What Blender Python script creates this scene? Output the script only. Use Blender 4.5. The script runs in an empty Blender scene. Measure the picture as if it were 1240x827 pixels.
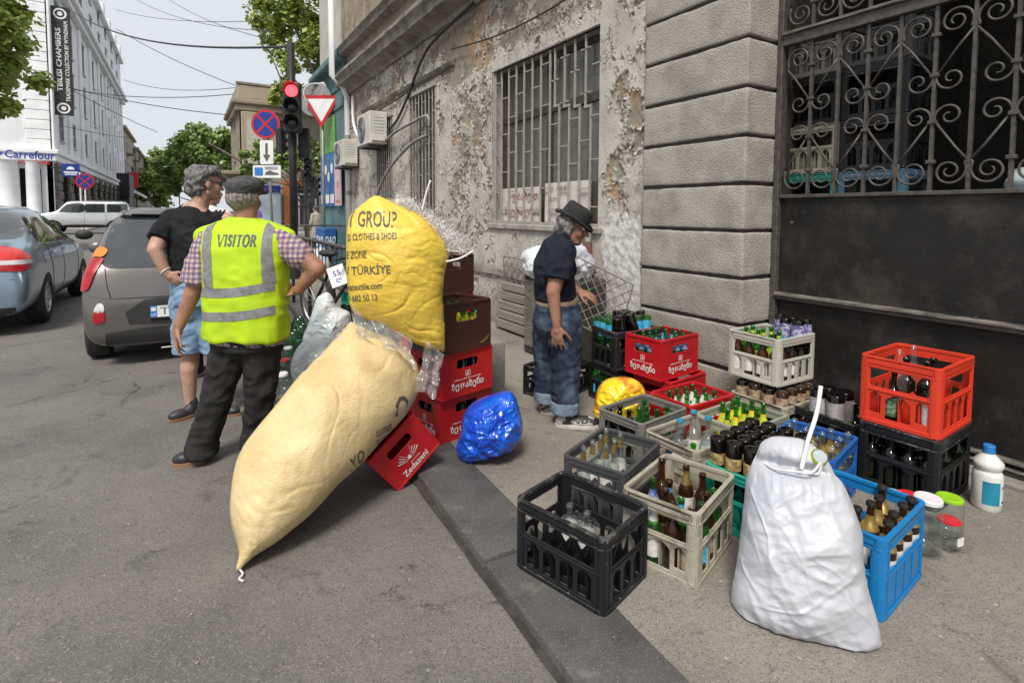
import bpy, bmesh, math, random
import numpy as np
from mathutils import Vector, Matrix, noise
from mathutils.bvhtree import BVHTree
from mathutils.geometry import tessellate_polygon

S = bpy.context.scene
C = S.collection
R = math.radians
PI = math.pi
rnd = random.Random(7)

# ---------------------------------------------------------------- camera, sky, sun, exposure
cd = bpy.data.cameras.new('camera')
cam = bpy.data.objects.new('camera', cd); C.objects.link(cam)
cd.sensor_width = 36; cd.lens = 648 / 1240 * 36; cd.shift_y = -0.0953
cd.clip_start = .05; cd.clip_end = 3000
YAW, PITCH, ROLL = R(31.529), R(3.3), R(.31)
_fw = Vector((math.sin(YAW) * math.cos(PITCH), math.cos(YAW) * math.cos(PITCH), -math.sin(PITCH)))
_rt = Vector((math.cos(YAW), -math.sin(YAW), 0)); _up = _rt.cross(_fw)
_r2 = _rt * math.cos(ROLL) + _up * math.sin(ROLL); _u2 = _up * math.cos(ROLL) - _rt * math.sin(ROLL)
cam.matrix_world = Matrix(((_r2.x, _u2.x, -_fw.x, 0), (_r2.y, _u2.y, -_fw.y, 0), (_r2.z, _u2.z, -_fw.z, 1.40), (0, 0, 0, 1)))
S.camera = cam

SUN_EL, SUN_AZ = R(54), R(222)      # azimuth measured from +Y towards +X
w = bpy.data.worlds.new('World'); S.world = w; w.use_nodes = True
nt = w.node_tree; nt.nodes.clear()
N = nt.nodes.new; L = nt.links.new
sky = N('ShaderNodeTexSky'); sky.sky_type = 'NISHITA'; sky.sun_disc = False
sky.sun_elevation = SUN_EL; sky.sun_rotation = SUN_AZ; sky.dust_density = 3; sky.air_density = 1.0
tc = N('ShaderNodeTexCoord'); mp = N('ShaderNodeMapping'); mp.inputs['Scale'].default_value = (1, 1, 2.5)
nz = N('ShaderNodeTexNoise'); nz.inputs['Scale'].default_value = 2.2; nz.inputs['Detail'].default_value = 6
rp = N('ShaderNodeValToRGB'); rp.color_ramp.elements[0].position = .3; rp.color_ramp.elements[1].position = .72
rp.color_ramp.elements[0].color = (.86, .86, .86, 1); rp.color_ramp.elements[1].color = (.97, .97, .97, 1)
mx = N('ShaderNodeMix'); mx.data_type = 'RGBA'
mx.inputs[7].default_value = (5.7, 5.98, 6.32, 1)      # bright even cloud cover
bg = N('ShaderNodeBackground'); bg.inputs['Strength'].default_value = .1
wo = N('ShaderNodeOutputWorld')
L(tc.outputs['Generated'], mp.inputs['Vector']); L(mp.outputs['Vector'], nz.inputs['Vector'])
L(nz.outputs['Fac'], rp.inputs['Fac']); L(rp.outputs['Color'], mx.inputs[0])
L(sky.outputs['Color'], mx.inputs[6]); L(mx.outputs[2], bg.inputs['Color']); L(bg.outputs['Background'], wo.inputs['Surface'])

sd = bpy.data.lights.new('sun', 'SUN'); sd.energy = 2.7; sd.angle = R(16); sd.color = (1, .945, .86)
sun = bpy.data.objects.new('sun', sd); C.objects.link(sun)
_sd = Vector((math.sin(SUN_AZ) * math.cos(SUN_EL), math.cos(SUN_AZ) * math.cos(SUN_EL), math.sin(SUN_EL)))
sun.rotation_euler = _sd.to_track_quat('Z', 'Y').to_euler()
S.view_settings.view_transform = 'Standard'; S.view_settings.look = 'None'
S.view_settings.exposure = .46; S.view_settings.gamma = 1
S.view_settings.use_curve_mapping = False
S.cycles.use_denoising = True
S.cycles.transparent_max_bounces = 28
S.cycles.max_bounces = 10; S.cycles.diffuse_bounces = 4

# ---------------------------------------------------------------- materials
def _nodes(name):
    m = bpy.data.materials.new(name); m.use_nodes = True
    t = m.node_tree; t.nodes.clear()
    return m, t, t.nodes.new, t.links.new

def _noise(t, vec, scale, detail=5, rough=.6, dist=0.):
    n = t.nodes.new('ShaderNodeTexNoise'); n.inputs['Scale'].default_value = scale
    n.inputs['Detail'].default_value = detail; n.inputs['Roughness'].default_value = rough; n.inputs['Distortion'].default_value = dist
    t.links.new(vec, n.inputs['Vector']); return n.outputs['Fac']

def _ramp(t, fac, a, b):
    n = t.nodes.new('ShaderNodeMapRange'); n.interpolation_type = 'SMOOTHSTEP'
    n.inputs['From Min'].default_value = a; n.inputs['From Max'].default_value = b
    t.links.new(fac, n.inputs['Value']); return n.outputs['Result']

def _mix(t, fac, a, b, mode='MIX'):
    n = t.nodes.new('ShaderNodeMix'); n.data_type = 'RGBA'; n.blend_type = mode
    for k, v in ((0, fac), (6, a), (7, b)):
        if hasattr(v, 'is_linked'): t.links.new(v, n.inputs[k])
        elif isinstance(v, (int, float)): n.inputs[k].default_value = v
        else: n.inputs[k].default_value = (*v[:3], 1)
    return n.outputs[2]

def _coords(t, stretch=None, kind='Object'):
    tc = t.nodes.new('ShaderNodeTexCoord'); o = tc.outputs[kind]
    if stretch:
        mp = t.nodes.new('ShaderNodeMapping'); mp.inputs['Scale'].default_value = stretch
        t.links.new(o, mp.inputs['Vector']); o = mp.outputs['Vector']
    return o

def mat(name, c, c2=None, rough=.6, metal=0., sc=6., band=(.4, .65), bump=0., bsc=80., bdet=4, dirt=None, dsc=3., dband=(.55, .75),
        spec=.5, hue=0., stretch=None, speck=None, ssc=150., sband=(.66, .72), coat=0., emit=None, es=1., sss=0., rvar=.15, trans=0., alpha=1., bdist=.01, sheen=0.):
    m, t, N, L = _nodes(name)
    out = N('ShaderNodeOutputMaterial'); b = N('ShaderNodeBsdfPrincipled'); L(b.outputs[0], out.inputs[0])
    v = _coords(t, stretch)
    c2 = c2 or tuple(x * .75 for x in c)
    f = _ramp(t, _noise(t, v, sc), *band)
    col = _mix(t, f, c, c2)
    if dirt: col = _mix(t, _ramp(t, _noise(t, v, dsc, 8, .7), *dband), col, dirt)
    if speck: col = _mix(t, _ramp(t, _noise(t, v, ssc, 2, .5), *sband), col, speck)
    if hue:
        oi = N('ShaderNodeObjectInfo'); hs = N('ShaderNodeHueSaturation')
        mr = N('ShaderNodeMapRange'); mr.inputs['To Min'].default_value = 1 - hue; mr.inputs['To Max'].default_value = 1 + hue
        L(oi.outputs['Random'], mr.inputs['Value']); L(mr.outputs['Result'], hs.inputs['Value']); L(col, hs.inputs['Color']); col = hs.outputs['Color']
    L(col, b.inputs['Base Color'])
    mr = N('ShaderNodeMapRange'); mr.inputs['To Min'].default_value = max(0, rough - rvar); mr.inputs['To Max'].default_value = min(1, rough + rvar)
    L(_noise(t, v, sc * 2.3, 4), mr.inputs['Value']); L(mr.outputs['Result'], b.inputs['Roughness'])
    b.inputs['Metallic'].default_value = metal; b.inputs['Specular IOR Level'].default_value = spec
    b.inputs['Coat Weight'].default_value = coat; b.inputs['Coat Roughness'].default_value = .06
    b.inputs['Transmission Weight'].default_value = trans; b.inputs['Alpha'].default_value = alpha
    b.inputs['Sheen Weight'].default_value = sheen
    if sss:
        b.inputs['Subsurface Weight'].default_value = sss; b.inputs['Subsurface Radius'].default_value = (.02, .008, .005); b.inputs['Subsurface Scale'].default_value = .5
    if emit:
        b.inputs['Emission Color'].default_value = (*emit, 1); b.inputs['Emission Strength'].default_value = es
    if bump:
        bp = N('ShaderNodeBump'); bp.inputs['Strength'].default_value = bump; bp.inputs['Distance'].default_value = bdist
        L(_noise(t, v, bsc, bdet, .6), bp.inputs['Height']); L(bp.outputs['Normal'], b.inputs['Normal'])
    return m

def glass(name, tint, rough=.03, body=.0, refl=1.0):
    """thin-walled coloured glass: tinted see-through with a Fresnel gloss; `body` adds a cloudy diffuse share"""
    m, t, N, L = _nodes(name)
    out = N('ShaderNodeOutputMaterial'); tr = N('ShaderNodeBsdfTransparent'); gl = N('ShaderNodeBsdfGlossy'); ms = N('ShaderNodeMixShader')
    tr.inputs['Color'].default_value = (*tint, 1); gl.inputs['Roughness'].default_value = rough
    lw = N('ShaderNodeLayerWeight'); lw.inputs['Blend'].default_value = .5
    pw = N('ShaderNodeMath'); pw.operation = 'POWER'; pw.inputs[1].default_value = 4.; L(lw.outputs['Facing'], pw.inputs[0])
    ml = N('ShaderNodeMath'); ml.operation = 'MULTIPLY_ADD'; ml.inputs[1].default_value = .75 * refl; ml.inputs[2].default_value = .045 * refl
    L(pw.outputs[0], ml.inputs[0]); L(ml.outputs[0], ms.inputs['Fac'])
    src = tr.outputs[0]
    if body:
        df = N('ShaderNodeBsdfDiffuse'); df.inputs['Color'].default_value = (*[min(1, x * .8 + .02) for x in tint], 1)
        m2 = N('ShaderNodeMixShader'); m2.inputs['Fac'].default_value = body; L(tr.outputs[0], m2.inputs[1]); L(df.outputs[0], m2.inputs[2]); src = m2.outputs[0]
    L(src, ms.inputs[1]); L(gl.outputs[0], ms.inputs[2]); L(ms.outputs[0], out.inputs[0])
    return m

# ---------------------------------------------------------------- geometry helpers
class Geo:
    def __init__(s): s.v, s.f, s.m = [], [], []
    def add(s, V, F, m=0, T=None):
        n = len(s.v)
        if T is not None: V = [T @ Vector(p) for p in V]
        s.v += [tuple(p) for p in V]; s.f += [tuple(i + n for i in f) for f in F]; s.m += [m] * len(F)
        return s
    def box(s, x0, x1, y0, y1, z0, z1, m=0, T=None):
        V = [(x, y, z) for z in (z0, z1) for y in (y0, y1) for x in (x0, x1)]
        return s.add(V, [(0, 2, 3, 1), (4, 5, 7, 6), (0, 1, 5, 4), (2, 6, 7, 3), (0, 4, 6, 2), (1, 3, 7, 5)], m, T)
    def quad(s, a, b, c, d, m=0): return s.add([a, b, c, d], [(0, 1, 2, 3)], m)
    def tube(s, pts, r, n=8, m=0, cap=True, closed=False, T=None, squash=None):
        P = [Vector(p) for p in pts]; k = len(P)
        rs = list(r) if hasattr(r, '__len__') else [r] * k
        tan = []
        for i in range(k):
            a = P[i - 1] if (i or closed) else P[0]; b = P[(i + 1) % k] if (i < k - 1 or closed) else P[-1]
            d = b - a; tan.append(d.normalized() if d.length > 1e-9 else Vector((0, 0, 1)))
        up = Vector((0, 0, 1)) if abs(tan[0].z) < .9 else Vector((1, 0, 0))
        nx = tan[0].cross(up).normalized(); V = []
        for i in range(k):
            nx = (nx - tan[i] * nx.dot(tan[i])).normalized(); ny = tan[i].cross(nx)
            sq = squash if squash else (1, 1)
            for j in range(n):
                a = 2 * PI * j / n; V.append(P[i] + (nx * math.cos(a) * sq[0] + ny * math.sin(a) * sq[1]) * rs[i])
        F = []
        for i in range(k if closed else k - 1):
            i2 = (i + 1) % k
            for j in range(n): F.append((i * n + j, i * n + (j + 1) % n, i2 * n + (j + 1) % n, i2 * n + j))
        if cap and not closed: F += [tuple(reversed(range(n))), tuple(range((k - 1) * n, k * n))]
        return s.add(V, F, m, T)
    def lathe(s, prof, n=16, m=0, T=None, off=0.):
        V, F, rows = [], [], []
        for r, z in prof:
            if r < 1e-6: rows.append([len(V)]); V.append((0, 0, z))
            else:
                rows.append(list(range(len(V), len(V) + n))); V += [(r * math.cos(2 * PI * j / n + off), r * math.sin(2 * PI * j / n + off), z) for j in range(n)]
        for a, b in zip(rows, rows[1:]):
            for j in range(n):
                j2 = (j + 1) % n
                if len(a) == 1 and len(b) == 1: break
                if len(a) == 1: F.append((a[0], b[j2], b[j]))
                elif len(b) == 1: F.append((a[j], a[j2], b[0]))
                else: F.append((a[j], a[j2], b[j2], b[j]))
        return s.add(V, F, m, T)
    def sheet(s, loops, z0, z1, m=0, T=None):
        """polygon with holes (first loop outer) extruded from z0 to z1"""
        tri = tessellate_polygon([[Vector((x, y, 0)) for x, y in lp] for lp in loops])
        flat = [p for lp in loops for p in lp]; n = len(flat)
        V = [(x, y, z0) for x, y in flat] + [(x, y, z1) for x, y in flat]; F = []
        for a, b, c in tri:
            ar = (flat[b][0] - flat[a][0]) * (flat[c][1] - flat[a][1]) - (flat[b][1] - flat[a][1]) * (flat[c][0] - flat[a][0])
            if ar < 0: a, c = c, a
            F += [(a + n, b + n, c + n), (c, b, a)]
        o = 0
        for k, lp in enumerate(loops):
            q = len(lp)
            ar = sum(lp[i][0] * lp[(i + 1) % q][1] - lp[(i + 1) % q][0] * lp[i][1] for i in range(q))
            flip = (ar < 0) != (k > 0)
            for i in range(q):
                a, b = o + i, o + (i + 1) % q
                if (ar < 0): a, b = b, a
                F.append((a, b, b + n, a + n) if k == 0 else (b, a, a + n, b + n))
            o += q
        return s.add(V, F, m, T)
    def ball(s, c, r, nu=14, nv=10, m=0, rot=None):
        rx, ry, rz = r if hasattr(r, '__len__') else (r, r, r)
        T = Matrix.Translation(c) @ (rot.to_4x4() if rot else Matrix.Identity(4)) @ Matrix.Diagonal((rx, ry, rz, 1))
        return s.lathe([(math.sin(PI * i / nv), -math.cos(PI * i / nv)) for i in range(nv + 1)], nu, m, T)
    def cap(s, p0, r0, p1, r1, n=12):
        p0, p1 = Vector(p0), Vector(p1); d = p1 - p0; l = d.length; d.normalize()
        pts, rs = [], []
        for k in range(5): a = PI / 2 * (1 - k / 4.); pts.append(p0 - d * r0 * math.sin(a)); rs.append(max(1e-4, r0 * math.cos(a)))
        for k in range(1, 4): pts.append(p0 + d * l * k / 4); rs.append(r0 + (r1 - r0) * k / 4)
        for k in range(5): a = PI / 2 * k / 4.; pts.append(p1 + d * r1 * math.sin(a)); rs.append(max(1e-4, r1 * math.cos(a)))
        return s.tube(pts, rs, n)
    def mesh(s, name, mats, smooth=False, bevel=0., seg=1, auto=None):
        me = bpy.data.meshes.new(name); me.from_pydata(s.v, [], s.f)
        for m in (mats if isinstance(mats, (list, tuple)) else [mats]): me.materials.append(m)
        if any(s.m): me.polygons.foreach_set('material_index', s.m)
        if bevel:
            bm = bmesh.new(); bm.from_mesh(me); bmesh.ops.remove_doubles(bm, verts=bm.verts, dist=1e-5)
            es = [e for e in bm.edges if len(e.link_faces) == 2 and e.calc_face_angle(0) > R(40)]
            bmesh.ops.bevel(bm, geom=es, offset=bevel, segments=seg, affect='EDGES', profile=.5, clamp_overlap=True)
            bm.to_mesh(me); bm.free()
        if smooth: me.polygons.foreach_set('use_smooth', [True] * len(me.polygons))
        if auto is not None:
            me.polygons.foreach_set('use_smooth', [True] * len(me.polygons)); me.set_sharp_from_angle(angle=R(auto))
        me.update(); return me
    def obj(s, name, mats, parent=None, loc=None, rz=None, **k):
        return put(name, s.mesh(name, mats, **k), parent, loc, rz)

def put(name, me, parent=None, loc=None, rz=None, T=None):
    o = bpy.data.objects.new(name, me); C.objects.link(o)
    if parent: o.parent = parent
    if T is not None: o.matrix_local = T
    if loc is not None: o.location = loc
    if rz is not None: o.rotation_euler = (0, 0, rz)
    return o
def tag(o, label=None, cat=None, group=None, kind=None):
    for k, v in (('label', label), ('category', cat), ('group', group), ('kind', kind)):
        if v: o[k] = v
    return o
def thing(name, label, cat, loc=(0, 0, 0), rz=0., group=None):
    o = bpy.data.objects.new(name, None); C.objects.link(o); o.location = loc; o.rotation_euler = (0, 0, rz); o.empty_display_size = .1
    return tag(o, label, cat, group)
def copy_tree(o, parent=None):
    c = o.copy(); C.objects.link(c)
    if parent: c.parent = parent
    for ch in list(o.children): copy_tree(ch, c)
    return c
def struct(o): o['kind'] = 'structure'; return o
def frame(o, x, y, z):
    """matrix with the given axes as columns and origin o"""
    x, y, z = Vector(x), Vector(y), Vector(z)
    return Matrix(((x.x, y.x, z.x, o[0]), (x.y, y.y, z.y, o[1]), (x.z, y.z, z.z, o[2]), (0, 0, 0, 1)))
def rrect(x0, x1, y0, y1, r=.01, n=3):
    p = []
    for cx, cy, a0 in ((x1 - r, y0 + r, -PI / 2), (x1 - r, y1 - r, 0), (x0 + r, y1 - r, PI / 2), (x0 + r, y0 + r, PI)):
        for k in range(n + 1): a = a0 + PI / 2 * k / n; p.append((cx + r * math.cos(a), cy + r * math.sin(a)))
    return p
def circ(cx, cy, r, n=24): return [(cx + r * math.cos(2 * PI * k / n), cy + r * math.sin(2 * PI * k / n)) for k in range(n)]
def smooth_loop(P, k=6, closed=True):
    out = []; n = len(P)
    for i in range(n if closed else n - 1):
        q = [P[(i + j) % n] if closed else P[min(max(i + j, 0), n - 1)] for j in (-1, 0, 1, 2)]
        for s in range(k):
            t = s / k
            out.append(tuple(.5 * (2 * b + (c - a) * t + (2 * a - 5 * b + 4 * c - d) * t * t + (3 * b - a - 3 * c + d) * t ** 3) for a, b, c, d in zip(*q)))
    if not closed: out.append(tuple(P[-1]))
    return out

_tcache = {}
def text2d(s, size=1., bold=0., width=None, align='C', shear=0., spacing=1.):
    """lettering as flat 2-D faces (V, F) centred on the origin"""
    key = (s, bold, shear, spacing)
    if key not in _tcache:
        cu = bpy.data.curves.new('lettering', 'FONT'); cu.body = s; cu.resolution_u = 2; cu.offset = bold; cu.shear = shear; cu.space_character = spacing
        o = bpy.data.objects.new('lettering', cu); C.objects.link(o)
        dg = bpy.context.evaluated_depsgraph_get(); me = bpy.data.meshes.new_from_object(o.evaluated_get(dg))
        V = [(v.co.x, v.co.y) for v in me.vertices]; F = [tuple(p.vertices) for p in me.polygons]
        bpy.data.objects.remove(o); bpy.data.curves.remove(cu); bpy.data.meshes.remove(me)
        _tcache[key] = (V, F)
    V, F = _tcache[key]
    xs = [p[0] for p in V]; ys = [p[1] for p in V]; x0, x1, y0, y1 = min(xs), max(xs), min(ys), max(ys)
    h = y1 - y0; sy = size / h; sx = (width / (x1 - x0)) if width else sy
    ox = {'C': (x0 + x1) / 2, 'L': x0, 'R': x1}[align]
    return [((x - ox) * sx, (y - (y0 + y1) / 2) * sy) for x, y in V], F
def letter(g, s, cx, cy, size, T, m=0, z=0., **k):
    V, F = text2d(s, size, **k)
    g.add([(x + cx, y + cy, z) for x, y in V], F, m, T)
def tri2d(loops, step=None):
    """flat 2-D triangulation of loops, cut into a grid of the given step"""
    tri = tessellate_polygon([[Vector((x, y, 0)) for x, y in lp] for lp in loops])
    flat = [p for lp in loops for p in lp]
    if not step: return flat, [tuple(t) for t in tri]
    bm = bmesh.new(); vs = [bm.verts.new((x, y, 0)) for x, y in flat]
    for t in tri:
        try: bm.faces.new([vs[i] for i in t])
        except ValueError: pass
    xs = [p[0] for p in flat]; ys = [p[1] for p in flat]
    for a, (lo, hi) in enumerate(((min(xs), max(xs)), (min(ys), max(ys)))):
        k = int((hi - lo) / step)
        for i in range(1, k + 1):
            co = [0, 0, 0]; no = [0, 0, 0]; co[a] = lo + i * (hi - lo) / (k + 1); no[a] = 1
            bmesh.ops.bisect_plane(bm, geom=bm.verts[:] + bm.edges[:] + bm.faces[:], plane_co=co, plane_no=no, dist=1e-6)
    bm.verts.index_update()
    V = [(v.co.x, v.co.y) for v in bm.verts]; F = [tuple(v.index for v in f.verts) for f in bm.faces]; bm.free()
    return V, F
def drape(bvh, V2, F, T, off, thick=0., far=9.):
    """project flat faces along T's -z onto a surface and lift them by off; returns a Geo"""
    d = -(T.to_3x3() @ Vector((0, 0, 1))).normalized(); P, ok = [], []
    for x, y in V2:
        o = T @ Vector((x, y, 0)); h = bvh.ray_cast(o, d, far)
        if h[0] is None: P.append(o); ok.append(False)
        else:
            n = h[1] if h[1].dot(d) < 0 else -h[1]
            P.append(h[0] + (n * .75 - d * .25) * off); ok.append(True)
    g = Geo(); Fk = []
    for f in F:
        if not all(ok[i] for i in f): continue
        a, b, c = P[f[0]], P[f[1]], P[f[2]]
        Fk.append(f if (b - a).cross(c - a).dot(d) < 0 else tuple(reversed(f)))
    g.add(P, Fk)
    return g
def bvh_of(g): return BVHTree.FromPolygons([Vector(v) for v in g.v], g.f)
def bvh_me(me): return BVHTree.FromPolygons([v.co.copy() for v in me.vertices], [tuple(p.vertices) for p in me.polygons])
def solid(geo, voxel, smooth=4, disp=None, mats=None, name='body', decim=None):
    """one continuous skin over overlapping closed shapes: voxel union, smoothed; disp(co, n) moves each vertex along its normal"""
    me = bpy.data.meshes.new(name); me.from_pydata(geo.v, [], geo.f)
    o = bpy.data.objects.new(name, me); C.objects.link(o)
    md = o.modifiers.new('r', 'REMESH'); md.mode = 'VOXEL'; md.voxel_size = voxel
    if smooth:
        ms = o.modifiers.new('s', 'SMOOTH'); ms.iterations = smooth; ms.factor = .5
    dg = bpy.context.evaluated_depsgraph_get(); m2 = bpy.data.meshes.new_from_object(o.evaluated_get(dg)); m2.name = name
    bpy.data.objects.remove(o); bpy.data.meshes.remove(me)
    if disp:
        ns = [v.normal.copy() for v in m2.vertices]
        for v, n in zip(m2.vertices, ns): v.co += n * disp(v.co, n)
    m2.materials.clear()
    for m in (mats if isinstance(mats, (list, tuple)) else [mats]): m2.materials.append(m)
    m2.polygons.foreach_set('use_smooth', [True] * len(m2.polygons)); m2.update()
    return m2
def fbm(p, o=4): return noise.fractal(p, 1.0, 2.0, o)
# ================================================================ SETTING
ROAD = -.045
M_road = mat('worn_asphalt', (.175, .168, .162), (.125, .12, .117), rough=.85, sc=1.3, band=(.35, .7), bump=.5, bsc=160, bdist=.006,
             dirt=(.085, .082, .08), dsc=1.1, dband=(.58, .78), speck=(.36, .34, .31), ssc=210, sband=(.69, .73))
M_pave = mat('pavement_asphalt', (.2, .178, .155), (.145, .13, .116), rough=.88, sc=2.2, band=(.35, .7), bump=.6, bsc=170, bdist=.006,
             dirt=(.09, .082, .075), dsc=2.0, dband=(.6, .8), speck=(.42, .39, .35), ssc=190, sband=(.66, .71))
M_kerb = mat('kerb_basalt', (.085, .081, .079), (.058, .056, .056), rough=.8, sc=5, bump=.4, bsc=90, bdist=.005,
             dirt=(.19, .175, .16), dsc=3.5, dband=(.52, .72), speck=(.24, .22, .2), ssc=200, sband=(.62, .68))
def ground_mat(name, a, b, stain, light, crack_scale):
    m, t, N, L = _nodes(name); out = N('ShaderNodeOutputMaterial'); p = N('ShaderNodeBsdfPrincipled'); L(p.outputs[0], out.inputs[0]); v = _coords(t)
    c = _mix(t, _ramp(t, _noise(t, v, .9, 6), .35, .68), a, b)
    c = _mix(t, _ramp(t, _noise(t, v, 2.6, 8, .72, .6), .56, .7), c, stain)
    c = _mix(t, _ramp(t, _noise(t, v, 6.5, 6, .7), .6, .72), c, tuple(x * .55 for x in a)); c = _mix(t, _ramp(t, _noise(t, v, 1.7, 9, .78, 1.2), .6, .66), c, tuple(x * .58 for x in b))
    vo = N('ShaderNodeTexVoronoi'); vo.inputs['Scale'].default_value = 250; L(v, vo.inputs['Vector'])          # aggregate grains
    sp = N('ShaderNodeSeparateColor'); L(vo.outputs['Color'], sp.inputs[0])
    c = _mix(t, _ramp(t, sp.outputs[0], .86, .95), c, light); c = _mix(t, _ramp(t, sp.outputs[1], .84, .94), c, tuple(x * .5 for x in a))
    vo2 = N('ShaderNodeTexVoronoi'); vo2.inputs['Scale'].default_value = 48; L(v, vo2.inputs['Vector']); s2 = N('ShaderNodeSeparateColor'); L(vo2.outputs['Color'], s2.inputs[0])
    g2 = N('ShaderNodeMath'); g2.operation = 'MULTIPLY'; L(_ramp(t, s2.outputs[2], .988, .992), g2.inputs[0]); L(_ramp(t, vo2.outputs['Distance'], .35, .25), g2.inputs[1]); c = _mix(t, g2.outputs[0], c, tuple(min(1, x * 1.15) for x in light))
    ck = N('ShaderNodeTexVoronoi'); ck.feature = 'DISTANCE_TO_EDGE'; ck.inputs['Scale'].default_value = crack_scale
    wa = N('ShaderNodeMixRGB') if False else None
    nz = N('ShaderNodeTexNoise'); nz.inputs['Scale'].default_value = 3; nz.inputs['Detail'].default_value = 6; L(v, nz.inputs['Vector'])
    ad = N('ShaderNodeVectorMath'); ad.operation = 'MULTIPLY_ADD'; ad.inputs[1].default_value = (.5, .5, 0); L(nz.outputs['Color'], ad.inputs[0]); L(v, ad.inputs[2]); L(ad.outputs[0], ck.inputs['Vector'])
    cm = N('ShaderNodeMath'); cm.operation = 'MULTIPLY'; L(_ramp(t, ck.outputs['Distance'], .012, .002), cm.inputs[0]); L(_ramp(t, _noise(t, v, .7, 3), .5, .62), cm.inputs[1]); c = _mix(t, cm.outputs[0], c, tuple(x * .35 for x in a))
    L(c, p.inputs['Base Color']); p.inputs['Roughness'].default_value = .85; p.inputs['Specular IOR Level'].default_value = .35
    bp = N('ShaderNodeBump'); bp.inputs['Strength'].default_value = .4; bp.inputs['Distance'].default_value = .003; L(sp.outputs[2], bp.inputs['Height'])
    b2 = N('ShaderNodeBump'); b2.inputs['Strength'].default_value = .5; b2.inputs['Distance'].default_value = .02; L(_noise(t, v, 20, 6, .7), b2.inputs['Height']); L(bp.outputs[0], b2.inputs['Normal']); L(b2.outputs[0], p.inputs['Normal'])
    return m
M_road = ground_mat('worn_asphalt', (.182, .169, .156), (.118, .11, .103), (.075, .07, .066), (.235, .22, .2), .5)
M_pave = ground_mat('pavement_asphalt', (.262, .234, .2), (.178, .16, .139), (.105, .094, .083), (.32, .29, .25), .7)
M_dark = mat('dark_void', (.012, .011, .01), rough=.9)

def wavy_sheet(name, x0, x1, y0, y1, z, step, m, amp=.004, fx=None):
    g = Geo(); nx = max(1, int((x1 - x0) / step)); ny = max(1, int((y1 - y0) / step))
    for j in range(ny + 1):
        for i in range(nx + 1):
            y = y0 + (y1 - y0) * j / ny; a = fx(y) if fx else x0
            x = a + (x1 - a) * i / nx
            g.v.append((x, y, z + amp * noise.noise((x * 1.7, y * 1.7, 3)) + amp * .4 * noise.noise((x * 7, y * 7, 9))))
    for j in range(ny):
        for i in range(nx):
            a = j * (nx + 1) + i; g.f.append((a, a + 1, a + nx + 2, a + nx + 1)); g.m.append(0)
    return struct(g.obj(name, m, smooth=True))
g = Geo(); g.quad((-900, -60, ROAD - .012), (900, -60, ROAD - .012), (900, 1500, ROAD - .012), (-900, 1500, ROAD - .012))
struct(g.obj('ground', M_road))
kx = lambda y: .955 + .05 * (y - 1.0)              # road edge of the kerb
wavy_sheet('road', -9, 3, -3, 34, ROAD, .12, M_road, .006)
wavy_sheet('pavement', 1.2, 3.9, -3, 15.6, 0, .09, M_pave, .003, fx=lambda y: kx(y) + .3)
kb = Geo(); kb.add([(kx(-3) + .02, -3, -.1), (kx(15.6) + .02, 15.6, -.1), (kx(15.6) + .29, 15.6, -.1), (kx(-3) + .29, -3, -.1)], [(0, 3, 2, 1)])
kerb = struct(kb.obj('kerb', M_kerb))
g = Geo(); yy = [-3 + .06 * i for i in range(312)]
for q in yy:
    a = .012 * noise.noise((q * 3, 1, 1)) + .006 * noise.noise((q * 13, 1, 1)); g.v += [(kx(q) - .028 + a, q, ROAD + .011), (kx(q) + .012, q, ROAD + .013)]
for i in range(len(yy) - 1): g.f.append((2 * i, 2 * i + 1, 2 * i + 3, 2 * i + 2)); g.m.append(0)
struct(g.obj('kerb_gap_shade', mat('gap_shade_grime', (.03, .027, .025), (.055, .05, .045), rough=.95, sc=12, speck=(.12, .11, .1), ssc=120)))  # grimy strip, its dark colour painting in the shadow of the kerb's road face
y = -2.2; ang = math.atan(.05)
while y < 15:
    l = 1.04 + rnd.uniform(-.06, .06); g = Geo()
    g.box(.0, .31, .006, l - .006, -.16, .004 + rnd.uniform(-.004, .003))
    o = g.obj('kerb_stone', M_kerb, kerb, loc=(kx(y), y, 0), bevel=.011, seg=2, auto=35); o.rotation_euler = (0, R(rnd.uniform(-.3, .3)), -ang)
    y += l
# pavements across the junction
M_pave2 = mat('far_pavement', (.3, .29, .28), (.24, .235, .23), rough=.9, sc=3)
def slab(name, x0, x1, y0, y1, z=.07, m=None):
    g = Geo(); g.box(x0, x1, y0, y1, -.2, z); return struct(g.obj(name, m or M_pave2, bevel=.03))
slab('pavement', 1.9, 40, 36.5, 41); slab('pavement', 1.9, 2.6, 41, 140); slab('pavement', -60, -6.0, 51, 54.6); slab('pavement', -8.6, -6.0, 54.6, 200)

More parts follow.
